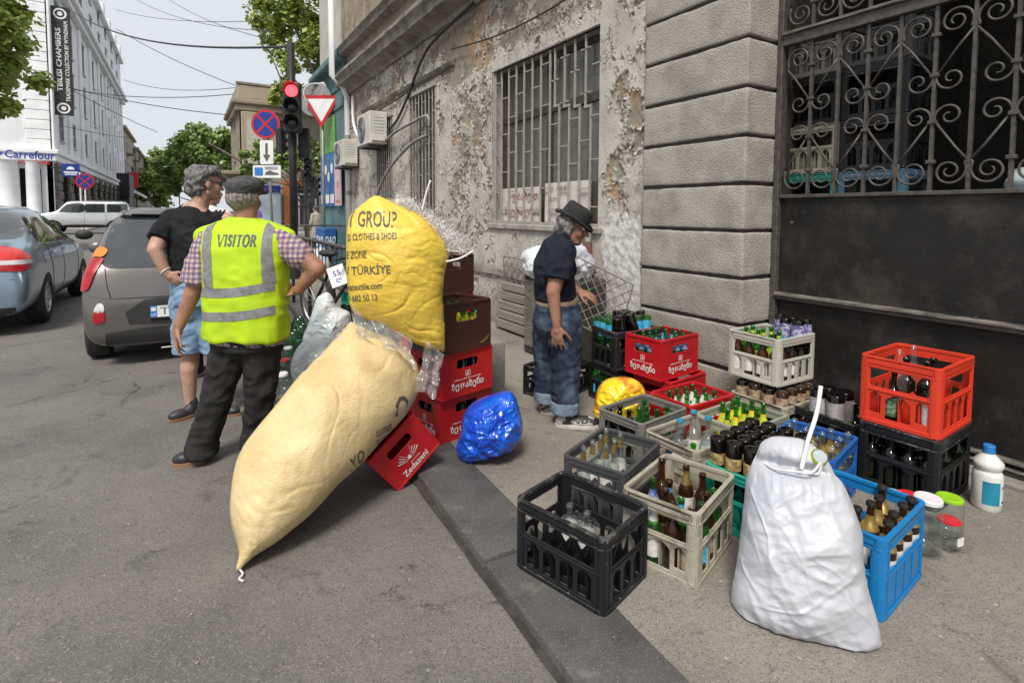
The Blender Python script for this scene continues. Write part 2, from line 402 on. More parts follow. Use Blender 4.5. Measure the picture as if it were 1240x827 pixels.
# ---------------------------------------------------------------- peeling wall
WX = 3.38
def wall_mat():
    m, t, N, L = _nodes('peeling_plaster')
    out = N('ShaderNodeOutputMaterial'); b = N('ShaderNodeBsdfPrincipled'); L(b.outputs[0], out.inputs[0])
    v = _coords(t)
    at = N('ShaderNodeAttribute'); at.attribute_name = 'coat'
    sp = N('ShaderNodeSeparateColor'); L(at.outputs['Color'], sp.inputs[0])
    paint = _mix(t, _ramp(t, _noise(t, v, 3.2, 6), .35, .7), (.56, .525, .47), (.43, .4, .355))
    paint = _mix(t, _ramp(t, _noise(t, v, 1.4, 8, .75), .5, .72), paint, (.25, .215, .18))
    paint = _mix(t, _ramp(t, _noise(t, v, 38, 5, .7), .58, .68), paint, (.2, .17, .14))
    ck = N('ShaderNodeTexVoronoi'); ck.feature = 'DISTANCE_TO_EDGE'; ck.inputs['Scale'].default_value = 11
    nz = N('ShaderNodeTexNoise'); nz.inputs['Scale'].default_value = 9; nz.inputs['Detail'].default_value = 5; L(v, nz.inputs['Vector'])
    ad = N('ShaderNodeVectorMath'); ad.operation = 'MULTIPLY_ADD'; ad.inputs[1].default_value = (.16, .16, .16); L(nz.outputs['Color'], ad.inputs[0]); L(v, ad.inputs[2]); L(ad.outputs[0], ck.inputs['Vector'])
    cm = N('ShaderNodeMath'); cm.operation = 'MULTIPLY'; L(_ramp(t, ck.outputs['Distance'], .06, .015), cm.inputs[0]); L(_ramp(t, _noise(t, v, 1.7, 5), .42, .6), cm.inputs[1]); paint = _mix(t, cm.outputs[0], paint, (.14, .115, .095))
    bare = _mix(t, _ramp(t, _noise(t, v, 1.5, 5), .5, .66), (.31, .26, .21), (.44, .29, .18))
    bare = _mix(t, _ramp(t, _noise(t, v, 9, 6, .7), .45, .7), bare, (.155, .13, .11))
    white = _mix(t, _ramp(t, _noise(t, v, 14, 6), .4, .7), (.66, .645, .62), (.42, .4, .37))
    c = _mix(t, sp.outputs[0], bare, paint); c = _mix(t, sp.outputs[1], c, white)
    c = _mix(t, sp.outputs[2], c, (.19, .165, .14))
    L(c, b.inputs['Base Color']); b.inputs['Roughness'].default_value = .9; b.inputs['Specular IOR Level'].default_value = .25
    bp = N('ShaderNodeBump'); bp.inputs['Strength'].default_value = .6; bp.inputs['Distance'].default_value = .012
    L(_noise(t, v, 55, 7, .7), bp.inputs['Height']); L(bp.outputs['Normal'], b.inputs['Normal'])
    return m
M_wall = wall_mat()
M_flake = mat('lifted_paint', (.5, .475, .44), (.4, .375, .345), rough=.85, sc=12)
W1 = (3.93, 5.99, 1.27, 3.17); W2 = (7.75, 8.9, 1.35, 3.36); W3 = (9.75, 10.75, 1.2, 3.2)
HOLES = (W1, W2, W3)
def wall_fields(y, z):
    """paint thickness mask, fresh-plaster mask, grime mask at a point of the wall"""
    heavy = math.exp(-((y - 6.75) / .75) ** 2) * .3 + math.exp(-((y - 3.55) / .2) ** 2) * .26 + .3 * min(1, max(0, (z - 3.2) / .25)) + .09 + .12 * max(0, min(1, (y - 8.5) / 2))
    if z < 1.1: heavy *= .62
    p = Vector((y * 1.15, z * 1.0, 4.2)); n = fbm(p * 2.1, 6) * .5 + .36 * noise.noise(p * 7.0) + .36 * noise.noise(p * 17) + .26 * noise.noise(p * 41)
    coat = (n + .62 - heavy * 1.55)
    wn = .07 * noise.noise((y * 9, z * 9, 1)) + .05 * noise.noise((y * 25, z * 25, 1))
    wz = min((3.86 + wn - y), (y - 3.36 - wn * .4), 1.36 + wn * 2 - z, z - .32) if y < 3.95 else -1
    white = max(0, min(1, wz / .02 + .5))
    grime = max(0, min(1, (.45 - z) / .4 + .6 * noise.noise((y * 2, z * 4, 7)))) * .8
    return coat, white, grime
def build_wall():
    ys = []; y = 3.33
    while y < 12.9: ys.append(y); y += .011 + .0016 * max(0, y - 4)
    zs = [i * .0145 for i in range(int(4.32 / .0145))]
    # snap grid lines to openings
    for arr, vals in ((ys, [h[k] for h in HOLES for k in (0, 1)]), (zs, [h[k] for h in HOLES for k in (2, 3)])):
        for v in vals:
            i = min(range(len(arr)), key=lambda q: abs(arr[q] - v)); arr[i] = v
    ny, nzv = len(ys), len(zs); V = []; col = []; flakes = []
    for y in ys:
        for z in zs:
            c, wh, gr = wall_fields(y, z)
            k = max(0, min(1, (c - .02) / .05)); lip = math.exp(-((c - .075) / .05) ** 2)
            d = .010 * k + .019 * lip * (.5 + .5 * noise.noise((y * 5, z * 5, 2)))
            d -= (1 - k) * (.012 * abs(noise.noise((y * 8, z * 8, 5))) + .012 * max(0, noise.noise((y * 2.2, z * 2.2, 8))))
            d += .006 * noise.noise((y * 1.4, z * 1.4, 0))
            if wh: d = d * (1 - wh) + wh * (.014 + .006 * noise.noise((y * 14, z * 16, 3)) + .006 * noise.noise((y * 40, z * 44, 3)) - .016 * max(0, noise.noise((y * 9, z * 9, 13)) - .25))
            V.append((WX - d, y, z)); col.append((k, wh, gr, 1))
            if .0 < c < .16 and wh < .1 and rnd.random() < .075 and y < 11: flakes.append((y, z, c))
    F = []
    for i in range(ny - 1):
        ym = (ys[i] + ys[i + 1]) / 2
        for j in range(nzv - 1):
            zm = (zs[j] + zs[j + 1]) / 2
            if any(h[0] < ym < h[1] and h[2] < zm < h[3] for h in HOLES): continue
            a = i * nzv + j; F.append((a, a + 1, a + nzv + 1, a + nzv))
    me = bpy.data.meshes.new('wall'); me.from_pydata(V, [], F); me.materials.append(M_wall)
    at = me.color_attributes.new('coat', 'FLOAT_COLOR', 'POINT'); at.data.foreach_set('color', [x for c in col for x in c])
    me.polygons.foreach_set('use_smooth', [True] * len(F)); me.update()
    return me, flakes
old = thing('old_building', 'weathered grey street building with flaking plaster and barred windows', 'building', (WX, 8, 0))
def onb(me_or_geo, name, mats=None, parent=None, **k):
    """attach geometry given in world coordinates to the building"""
    me = me_or_geo if not isinstance(me_or_geo, Geo) else me_or_geo.mesh(name, mats, **k)
    o = put(name, me); p = parent or old; o.parent = p
    off = Vector((0, 0, 0)); q = p
    while q: off += q.location; q = q.parent
    o.location = -off
    return o
me, flakes = build_wall()
onb(me, 'wall')
g = Geo()
for y, z, c in flakes:                                   # curled paint flakes standing off the wall
    if any(h[0] - .03 < y < h[1] + .03 and h[2] - .03 < z < h[3] + .03 for h in HOLES): continue
    s = rnd.uniform(.008, .03) * (1 + .1 * max(0, y - 5)); a = rnd.uniform(0, 2 * PI); lift = rnd.uniform(.006, .022)
    e = .01
    gy, gz = [(wall_fields(y + e * dy, z + e * dz)[0] - c) for dy, dz in ((1, 0), (0, 1))]
    a = math.atan2(gz, gy) + rnd.uniform(-.6, .6) + PI
    ca, sa = math.cos(a), math.sin(a); V = []
    for u, h in ((-.5, .004), (.2, .008), (.7, .008 + lift * .6), (1.0, .008 + lift)):
        for v in (-.6, .6):
            vv = v * (1 - .25 * abs(u)) + rnd.uniform(-.15, .15)
            V.append((WX - h - .004, y + s * (u * ca - vv * sa), z + s * (u * sa + vv * ca)))
    g.add(V, [(0, 1, 3, 2), (2, 3, 5, 4), (4, 5, 7, 6)])
o = onb(g, 'paint_flakes', M_flake, smooth=True); o['kind'] = 'stuff'

M_trim = mat('cornice_stone', (.3, .27, .235), (.2, .178, .155), rough=.9, sc=4, bump=.5, bsc=30, dirt=(.13, .115, .1), dsc=3, dband=(.45, .7), bdist=.02)
M_upper = mat('upper_render', (.34, .275, .215), (.25, .2, .155), rough=.9, sc=2.5, bump=.6, bsc=18, dirt=(.19, .16, .135), dsc=2.6, dband=(.48, .66), bdist=.03)
def extrude_y(prof, y0, y1, n=1, jit=0.):
    """profile of (x, z) swept along y"""
    g = Geo(); k = len(prof)
    for i in range(n + 1):
        y = y0 + (y1 - y0) * i / n
        g.v += [(x + jit * noise.noise((y * 3, x * 9, z * 9)), y, z + jit * noise.noise((y * 2.5, z * 7, 5))) for x, z in prof]
    for i in range(n):
        for j in range(k): a = i * k + j; b = i * k + (j + 1) % k; g.f.append((a, b, b + k, a + k)); g.m.append(0)
    g.f += [tuple(range(k)), tuple(reversed(range(n * k, n * k + k)))]; g.m += [0, 0]
    return g
cz = 4.13
onb(extrude_y([(WX + .1, cz), (WX - .05, cz), (WX - .07, cz + .07), (WX - .13, cz + .1), (WX - .3, cz + .14), (WX - .32, cz + .25), (WX - .38, cz + .3), (WX - .38, cz + .36), (WX + .1, cz + .42)], 3.33, 12.9, 120, .012), 'cornice', M_trim, auto=40)
onb(extrude_y([(WX + .1, 4.56), (WX - .03, 4.56), (WX - .03, 9), (WX + .1, 9)], 3.33, 12.9, 90, .02), 'upper_wall', M_upper, auto=30)
onb(extrude_y([(WX, 5.0), (WX - .2, 5.03), (WX - .22, 5.12), (WX - .27, 5.16), (WX, 5.22)], 3.33, 12.9, 90, .012), 'string_course', M_trim, auto=40)
for y in (4.2, 6.6, 8.1, 9.6, 11.1, 12.5):
    g = Geo(); g.box(WX - .13, WX, y, y + .42, 5.22, 9); onb(g, 'pilaster', M_upper, bevel=.01)
onb(extrude_y([(WX, 3.5), (WX - .045, 3.52), (WX - .07, 3.57), (WX - .02, 3.6), (WX, 3.61)], 7.1, 11.7, 60, .008), 'window_hood', M_trim, auto=40)
onb(extrude_y([(WX, .62), (WX - .05, .62), (WX - .05, .7), (WX - .02, .74), (WX, .74)], 4.3, 12.9, 90, .012), 'plinth_course', M_trim, auto=40)

# barred windows
M_iron = mat('painted_bars', (.36, .335, .3), (.28, .25, .22), rough=.6, sc=20, dirt=(.2, .14, .1), dsc=25, dband=(.6, .72))
M_wood = mat('old_window_wood', (.075, .06, .05), (.04, .034, .03), rough=.7, sc=8, bump=.3, bsc=40)
M_blind = mat('dusty_curtain', (.27, .265, .225), (.2, .197, .17), rough=.9, sc=3, stretch=(1, 8, .4))
M_pane = glass('dusty_pane', (.62, .62, .56), rough=.12, body=.16)
M_ledge = mat('window_ledge', (.37, .345, .31), (.25, .225, .2), rough=.9, sc=7, bump=.4, bsc=40)
def barred_window(h, nbar, detail=True, drop=None):
    y0, y1, z0, z1 = h; yc = (y0 + y1) / 2
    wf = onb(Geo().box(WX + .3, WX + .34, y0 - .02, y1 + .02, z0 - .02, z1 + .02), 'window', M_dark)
    g = Geo()                                             # masonry reveal
    g.box(WX - .004, WX + .3, y0 - .03, y0 + .012, z0, z1); g.box(WX - .004, WX + .3, y1 - .012, y1 + .03, z0, z1); g.box(WX - .002, WX + .3, y0, y1, z1 - .012, z1 + .03)
    onb(g, 'reveal', M_ledge, wf, bevel=.004)
    onb(Geo().box(WX - .045, WX + .3, y0 - .06, y1 + .06, z0 - .07, z0), 'sill', M_ledge, wf, bevel=.012)
    g = Geo(); f = .07; x0, x1 = WX + .14, WX + .2
    for a, b in ((y0, y0 + f), (y1 - f, y1), (yc - .05, yc + .05)): g.box(x0, x1, a, b, z0 + .002, z1 - .014)
    zt = z0 + (z1 - z0) * .68
    for a, b in ((z0 + .004, z0 + f), (z1 - f, z1 - .016), (zt - .045, zt + .045)): g.box(x0 - .004, x1 + .004, y0 + .003, y1 - .003, a, b)
    onb(g, 'frame', M_wood, wf, bevel=.006)
    for a, b in ((y0 + f, yc - .05), (yc + .05, y1 - f)):
        for c, d in ((z0 + f, zt - .045), (zt + .045, z1 - f)):
            onb(Geo().box(x0 + .02, x0 + .026, a, b, c, d), 'pane', M_pane, wf)
    if detail:
        for a, b in ((y0 + f, yc - .06), (yc + .06, y1 - f)):
            g = Geo(); n = 40                              # curtain folds behind the lower panes
            for i in range(n + 1):
                yy = a + (b - a) * i / n; xx = x1 + .035 + .012 * math.sin(i * 1.3 + a)
                g.v += [(xx, yy, z0 + .05), (xx, yy, zt + .02)]
            for i in range(n): g.f.append((2 * i, 2 * i + 1, 2 * i + 3, 2 * i + 2)); g.m.append(0)
            onb(g, 'curtain', M_blind, wf, smooth=True)
    xb = WX - .012 if not drop else WX + .03
    g = Geo()
    for a, b in ((y0 + .002, y0 + .035), (y1 - .035, y1 - .002)): g.box(xb - .012, xb + .012, a, b, z0, z1 - .01)
    g.box(xb - .03, xb + .01, y0 - .015, y1 + .015, z1 - .012, z1 + .045); g.box(xb - .014, xb + .014, y0, y1, z0 + .002, z0 + .026)
    onb(g, 'bar_frame', M_iron, wf, bevel=.003)
    pitch = (y1 - y0) / (nbar + 1)
    for k in range(nbar):
        yb = y0 + pitch * (k + 1); g = Geo(); top = z1 - .02
        if drop and yb < y0 + .95 and k < 4:               # near bars are bent and re-welded below the transom
            zj = z0 + 1.18 + .03 * k; g.box(xb - .008, xb + .008, yb - .01, yb + .01, z0 + .02, zj)
            g.box(xb - .012, xb + .006, yb - .012, yb + pitch * .55, zj - .016, zj + .01); yb2 = yb + pitch * .5
            g.box(xb - .006, xb + .01, yb2 - .01, yb2 + .01, zj + .01, top)
        else: g.box(xb - .008, xb + .008, yb - .01, yb + .01, z0 + .02, top)
        onb(g, 'bar', M_iron, wf)
    for k in range(nbar + 1):                              # short staggered ties between neighbouring bars
        for q in range(4):
            zz = z0 + .18 + (z1 - z0) * (.24 * q + (.11 if k % 2 else 0)) + rnd.uniform(-.02, .02)
            if zz < z1 - .1: onb(Geo().box(xb - .006, xb + .006, y0 + pitch * k + .012, y0 + pitch * (k + 1) - .012, zz - .006, zz + .006), 'bar_tie', M_iron, wf)
    return wf
barred_window(W1, 11, drop=True); barred_window(W2, 7); barred_window(W3, 7)

# painted notice boards behind the bars of the near window
M_board = mat('sign_white', (.62, .58, .54), (.5, .46, .42), rough=.7, sc=6); M_redpaint = mat('sign_red_paint', (.3, .045, .05), rough=.7); M_ink = mat('sign_ink', (.12, .12, .13), rough=.8)
Tb = frame((0, 0, 0), (0, -1, 0), (0, 0, 1), (-1, 0, 0))
t = thing('notice_board', 'white board with two lines of red Georgian lettering behind window bars', 'sign', (WX + .06, 5.42, 1.3))
o = put('board', Geo().sheet([rrect(-.47, .42, 0, .4, .03)], -.012, 0, T=Tb).mesh('board', M_board), t)
g = Geo(); letter(g, 'ვიბარებთ', .1, .285, .135, Tb, z=.004, width=.56); letter(g, 'მაკულატურას', .02, .105, .135, Tb, z=.004, width=.76); put('lettering', g.mesh('lettering', M_redpaint), t)
t = thing('notice_board', 'plain pale board with faint grey writing behind the window bars', 'sign', (WX + .06, 4.55, 1.3))
put('board', Geo().sheet([rrect(-.36, .4, 0, .43, .01)], -.012, 0, T=Tb).mesh('board', M_board), t)
g = Geo(); letter(g, 'ქ. 555', -.12, .36, .06, Tb, z=.004, width=.3); letter(g, 'ტელ', -.2, .25, .05, Tb, z=.004); put('lettering', g.mesh('lettering', M_ink), t)

# stone hatch block and slatted grille at the foot of the wall
M_block = mat('rough_concrete', (.25, .232, .208), (.18, .168, .15), rough=.92, sc=5, bump=.6, bsc=50, bdist=.012)
g = Geo(); g.box(1.79, 1.985, 3.3, 3.7, 0, .47)
tag(g.obj('concrete_block', M_block, bevel=.03, seg=2, auto=40), 'low grey concrete block at the wall foot beside red crates', 'block')
# ---------------------------------------------------------------- rusticated pier and gateway
M_stone = mat('roughcast_stone', (.4, .372, .325), (.3, .278, .243), rough=.93, sc=3, bump=.75, bsc=75, bdet=6, bdist=.018, dirt=(.27, .25, .22), dsc=2.4, dband=(.5, .75), hue=.06)
M_joint = mat('joint_mortar', (.06, .054, .048), rough=.95)
PXF, PY0, PY1, GX = 3.33, 2.34, 3.325, 3.68
pier = thing('gate_pier', 'tall gatepost of grey roughcast blocks with deep horizontal joints', 'pier', (PXF + .2, (PY0 + PY1) / 2, 0))
g = Geo(); g.box(PXF + .02, GX + .3, PY0 + .02, PY1 - .004, -.05, 7); onb(g, 'core', M_joint, pier)
z = -.06; hcourse = .335
def rough_block(x0, x1, y0, y1, z0, z1):
    """a roughcast block: faces cut into a grid and roughened"""
    bm = bmesh.new(); bmesh.ops.create_cube(bm, size=1)
    for v in bm.verts: v.co = Vector((x0 if v.co.x < 0 else x1, y0 if v.co.y < 0 else y1, z0 if v.co.z < 0 else z1))
    bmesh.ops.bevel(bm, geom=bm.edges[:], offset=.012, segments=2, affect='EDGES', profile=.6)
    me = bpy.data.meshes.new('stone_block')
    for ax, (lo, hi) in enumerate(((x0, x1), (y0, y1), (z0, z1))):
        n = int((hi - lo) / .04)
        for i in range(1, n):
            co = [0, 0, 0]; no = [0, 0, 0]; co[ax] = lo + (hi - lo) * i / n; no[ax] = 1
            bmesh.ops.bisect_plane(bm, geom=bm.verts[:] + bm.edges[:] + bm.faces[:], plane_co=co, plane_no=no, dist=1e-5)
    bm.normal_update()
    for v in bm.verts: v.co += v.normal * (.006 * noise.noise(v.co * 6) + .004 * noise.noise(v.co * 22))
    for f in bm.faces: f.smooth = True
    bm.to_mesh(me); bm.free(); me.materials.append(M_stone); return me
while z < 6.2:
    onb(rough_block(PXF, GX + .02, PY0, PY1 - .012, z + .013, z + hcourse - .013), 'stone_block', parent=pier)
    z += hcourse

# dark yard behind the gate
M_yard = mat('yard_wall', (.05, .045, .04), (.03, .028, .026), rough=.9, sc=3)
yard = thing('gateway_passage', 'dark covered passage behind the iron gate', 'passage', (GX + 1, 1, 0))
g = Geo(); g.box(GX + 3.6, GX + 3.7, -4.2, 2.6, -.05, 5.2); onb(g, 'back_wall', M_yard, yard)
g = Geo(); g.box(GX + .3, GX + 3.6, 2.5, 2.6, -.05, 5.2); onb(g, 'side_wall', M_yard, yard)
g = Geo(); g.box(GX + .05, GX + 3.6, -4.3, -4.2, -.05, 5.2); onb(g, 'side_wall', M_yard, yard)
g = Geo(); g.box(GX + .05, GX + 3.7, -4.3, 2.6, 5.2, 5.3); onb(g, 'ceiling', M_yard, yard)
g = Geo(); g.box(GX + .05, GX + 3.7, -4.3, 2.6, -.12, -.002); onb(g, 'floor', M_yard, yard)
lint = Geo(); lint.box(PXF + .02, GX + .4, -4.3, PY0 + .02, 5.0, 9)
onb(lint, 'lintel_wall', M_stone, pier, bevel=.02)
# gate
M_gate = mat('black_gate_sheet', (.015, .0135, .0125), (.009, .0085, .0085), rough=.55, sc=3, band=(.35, .7), dirt=(.075, .062, .05), dsc=2.1, dband=(.45, .8), speck=(.13, .12, .11), ssc=16, sband=(.72, .82), spec=.35, bump=.25, bsc=25, rvar=.2)
M_gbar = mat('wrought_iron', (.085, .074, .064), (.05, .044, .039), rough=.55, sc=25, bump=.2, bsc=60)
M_gedge = mat('worn_gate_rail', (.2, .18, .155), (.07, .062, .055), rough=.5, sc=9, stretch=(1, 1, 12))
gate = thing('iron_gate', 'black iron gate with scrollwork grille above plain sheet panels', 'gate', (GX, 0, 0))
g = Geo(); g.box(GX - .03, GX + .05, PY0 - .045, PY0 - .004, .02, 5); g.box(GX - .015, GX + .03, -4.2, PY0 - .046, .03, .06)
onb(g, 'gate_frame', M_gbar, gate, bevel=.005)
ye = PY0 - .045
for z0, z1 in ((.06, .79), (.84, 1.515)):
    bm = bmesh.new(); g = Geo(); ny = 60; nzz = 14
    for i in range(ny + 1):
        for j in range(nzz + 1):
            yy = -4.2 + (ye + 4.2) * i / ny; zz = z0 + (z1 - z0) * j / nzz
            g.v.append((GX + .012 + .008 * noise.noise((yy * 1.1, zz * 1.6, 2)) + .003 * noise.noise((yy * 4, zz * 4, 7)), yy, zz))
    for i in range(ny):
        for j in range(nzz): a = i * (nzz + 1) + j; g.f.append((a, a + 1, a + nzz + 2, a + nzz + 1)); g.m.append(0)
    onb(g, 'sheet_panel', M_gate, gate, smooth=True)
def rail(z0, z1, d, m, nm='rail'):
    g = Geo(); g.box(GX - d, GX + .03, -4.2, ye, z0, z1); onb(g, nm, m, gate, bevel=.004)
rail(.79, .815, .035, M_gbar); rail(.816, .838, .05, M_gedge); rail(1.515, 1.54, .02, M_gbar); rail(2.585, 2.655, .03, M_gbar); rail(2.655, 2.675, .05, M_gedge); rail(3.6, 3.66, .03, M_gbar)
rail(.062, .075, .03, M_gedge); rail(.1, .12, .022, M_gedge)
def spiral(cy, cz, r, a0, turns, sgn, g, x=GX):
    pts = []
    n = int(14 * turns)
    for i in range(n + 1):
        t = i / n; a = a0 + sgn * 2 * PI * turns * t; rr = r * (1 - .72 * t)
        pts.append((x - .004, cy + rr * math.cos(a), cz + rr * math.sin(a)))
    g.tube(pts, [.0065 * (1 - .25 * i / n) for i in range(n + 1)], 6)
def scroll_bay(yc, wdt, zb, zt):
    """one bay of the grille: diagonal stems and eight spiral scrolls round a middle bar, each piece its own part"""
    h = wdt / 2
    def curl(cy, cz, r0, s, k, a0, a1, lead):
        n = 40; pts = [p for p in lead]
        for i in range(n + 1):
            t = i / n; a = a0 + (a1 - a0) * t; r = r0 * (1 - .80 * t ** .85); pts.append((GX - .005, cy + s * r * math.cos(a), cz + k * r * math.sin(a)))
        g = Geo(); m = len(pts); g.tube(pts, [.0072 - .0028 * max(0, (i - m * .3) / m) for i in range(m)], 6); onb(g, 'scroll', M_gbar, gate, smooth=True)
    for s in (-1, 1):
        for zc, k in ((zb, 1), (zt, -1)):
            r0 = h * .47; cy, cz = yc + s * h * .5, zc + k * .108
            curl(cy, cz, r0, s, -k, -.55, 3.3 * PI, [(GX - .005, yc + s * h * .97, zc + k * .168)])
            z1 = zc + k * .39
            g = Geo(); g.tube([(GX - .006, yc + s * h * .97, zc + k * .165), (GX - .006, yc + s * h * .62, zc + k * .245), (GX - .006, yc + s * h * .08, z1)], .0068, 6); onb(g, 'stem', M_gbar, gate, smooth=True)
            r1 = h * .42; curl(yc + s * (r1 + .004), z1 + k * .028, r1, s, k, PI + .5, PI - 2.55 * PI, [(GX - .006, yc + s * .012, z1 - k * .01)])
    for zc in (zb + .165, zb + .39, zt - .39, zt - .165):
        g = Geo(); g.box(GX - .02, GX + .014, yc - .022, yc + .022, zc - .011, zc + .011); onb(g, 'collar', M_gbar, gate, bevel=.003)
bayw = .355; ys = [ye - .02 - bayw / 2 - i * bayw for i in range(9)]
for yc in ys:
    scroll_bay(yc, bayw, 1.54, 2.585); scroll_bay(yc, bayw, 2.675, 3.6)
    for yb in (yc, yc - bayw / 2):
        g = Geo(); g.box(GX - .011, GX + .011, yb - .009, yb + .009, 1.54, 4.9); onb(g, 'bar', M_gbar, gate)
g = Geo(); g.box(GX - .1, GX + .2, -4.2, PY0 - .002, -.05, .03)
tag(g.obj('threshold_stone', M_block, bevel=.012), 'grey stone threshold under the black gate', 'threshold')
# ================================================================ STREET BEYOND
M_white = mat('white_render', (.8, .81, .82), (.7, .71, .73), rough=.8, sc=.6, bump=.1, bsc=8, dirt=(.6, .61, .62), dsc=.5, dband=(.55, .8))
M_wtrim = mat('white_trim', (.86, .87, .88), (.76, .77, .79), rough=.8, sc=1)
M_win = mat('far_window_glass', (.05, .06, .07), (.11, .13, .15), rough=.3, sc=.7, spec=.3)
M_wframe = mat('far_window_frame', (.5, .52, .54), rough=.6)
M_rust = mat('rusticated_stone', (.2, .17, .145), (.12, .1, .085), rough=.95, sc=3, bump=.8, bsc=6, bdist=.08)
M_black = mat('black_paint', (.015, .015, .016), (.025, .025, .026), rough=.5)
M_blue = mat('sign_blue', (.012, .04, .28), rough=.45); M_skyblue = mat('plate_blue', (.03, .2, .6), rough=.45)
M_signw = mat('sign_face_white', (.8, .8, .8), (.72, .72, .72), rough=.5); M_signr = mat('sign_red', (.55, .015, .02), rough=.45)
M_grey = mat('shutter_grey', (.4, .42, .44), (.34, .36, .38), rough=.6, sc=1, stretch=(20, 1, 1))
M_beige = mat('old_plaster', (.4, .34, .265), (.3, .25, .2), rough=.95, sc=.8, bump=.3, bsc=3, dirt=(.2, .17, .145), dsc=.7, dband=(.5, .72))
M_beige2 = mat('brown_plaster', (.33, .275, .215), (.24, .2, .16), rough=.95, sc=.9, bump=.3, bsc=3, dirt=(.15, .13, .115), dsc=.8, dband=(.5, .72))
M_pale = mat('pale_render', (.52, .49, .43), (.42, .39, .34), rough=.9, sc=2)
M_roof = mat('sheet_roof', (.2, .19, .185), rough=.6)
_wm = {}
def window(parent, base, ax, wd, hg, off, m_frame=M_wframe, nx=2, ny=2, depth=.22):
    """far window: recessed dark reveal box with frame bars; pane is its child. base = point on the wall, ax = direction along the wall, off = outward normal"""
    k = (round(wd, 2), round(hg, 2), nx, ny, m_frame.name, depth)
    if k not in _wm:
        g = Geo(); t = .08; h = wd / 2
        for a, b, c, d in ((-h, h, 0, t), (-h, h, hg - t, hg)): g.box(a, b, -depth, .05, c, d)
        for a, b in ((-h, -h + t), (h - t, h)): g.box(a, b, -depth, .047, t, hg - t)
        for i in range(1, nx): g.box(-h + wd * i / nx - .03, -h + wd * i / nx + .03, -depth + .02, -depth + .08, t, hg - t)
        for i in range(1, ny): g.box(-h + t, h - t, -depth + .025, -depth + .075, hg * i / ny - .03, hg * i / ny + .03)
        g.box(-h - .12, h + .12, .0, .16, -.12, -.002); g.box(-h - .1, h + .1, .0, .12, hg + .002, hg + .14)
        p = Geo(); p.box(-h + t, h - t, -depth, -depth + .015, t, hg - t)
        _wm[k] = (g.mesh('window', m_frame), p.mesh('pane', M_win))
    a, b = _wm[k]; ax = Vector(ax); off = Vector(off)
    o = put('window', a, parent, T=frame(Vector(base) - parent.location, ax, off, (0, 0, 1))); put('pane', b, o)
    return o
def wall_with_holes(o, ax, nrm, length, height, holes, thick=.35):
    """wall slab standing at o along ax, outer face at o, thickness inwards; holes = (s0, s1, z0, z1)"""
    T = frame(o, ax, (0, 0, 1), nrm)
    g = Geo(); g.sheet([[(0, 0), (length, 0), (length, height), (0, height)]] + [[(a, c), (b, c), (b, d), (a, d)] for a, b, c, d in holes], -thick, 0, T=T)
    return g
def local(g, par): g.v = [tuple(Vector(v) - par.location) for v in g.v]; return g
def brow(x0, x1, y0, y1, z0, z1, par, name, m, **k): return local(Geo().box(x0, x1, y0, y1, z0, z1), par).obj(name, m, par, **k)

# --- white hotel on the far left corner
HX, HY = -8.6, 54.6
hotel = thing('hotel_building', 'tall white stone hotel with rows of narrow windows on the far left corner', 'building', (HX, HY, 0))
holes = []; wins = []
for r, (z0, hh, ww) in enumerate(((7.2, 2.1, 1.9), (11.2, 2.9, 2.1), (15.6, 3.0, 2.1), (21.6, 2.0, 1.9), (25.2, 1.9, 1.7))):
    for k in range(8):
        yc = 3.0 + 7.2 * k + (1.2 if k == 0 else 0); holes.append((yc - ww / 2, yc + ww / 2, z0, z0 + hh)); wins.append((yc, ww, z0, hh))
g = wall_with_holes((HX, HY + 60, 0), (0, -1, 0), (1, 0, 0), 60, 27, [(60 - b, 60 - a, c, d) for a, b, c, d in holes] + [(60 - (2.6 + 5.2 * k) - 3.2, 60 - (2.6 + 5.2 * k), .9, 4.6) for k in range(10)])
local(g, hotel).obj('street_wall', M_white, hotel)
for yc, ww, z0, hh in wins: window(hotel, (HX - .01, HY + yc, z0), (0, -1, 0), ww, hh, (1, 0, 0), M_wframe, 2, 2, .07)
for k in range(10):
    window(hotel, (HX - .05, HY + 2.6 + 5.2 * k + 1.6, .9), (0, -1, 0), 3.2, 3.7, (1, 0, 0), M_black, 2, 2)
    for q in range(7):
        brow(HX + .003, HX + .22 + .06 * (q % 2), HY + .5 + 5.2 * k, HY + 2.4 + 5.2 * k, .1 + .72 * q, .76 + .72 * q, hotel, 'rusticated_block', M_rust, bevel=.06)
fh = [(30 - x - 1, 30 - x + 1, z0, z0 + hh) for x in (5, 9, 13, 17, 21, 25) for z0, hh in ((7.2, 2.1), (11.2, 2.9), (15.6, 3.0), (21.6, 2.0))] + [(23.0, 29.3, .0, 4.6), (8, 20, 0, 4.6)]
g = wall_with_holes((HX - 30, HY, 0), (1, 0, 0), (0, -1, 0), 30, 27, fh); local(g, hotel).obj('front_wall', M_white, hotel)
for x in (5, 9, 13, 17, 21, 25):
    for z0, hh in ((7.2, 2.1), (11.2, 2.9), (15.6, 3.0), (21.6, 2.0)): window(hotel, (HX - x, HY + .05, z0), (1, 0, 0), 2, hh, (0, -1, 0), M_wtrim)
brow(HX - 29.9, HX - .4, HY + .4, HY + 59.9, 27.003, 27.4, hotel, 'roof', M_roof)
brow(HX - 29.8, HX - 1.4, HY + 1.0, HY + 1.2, .0, 5.6, hotel, 'shop_glass', M_win)
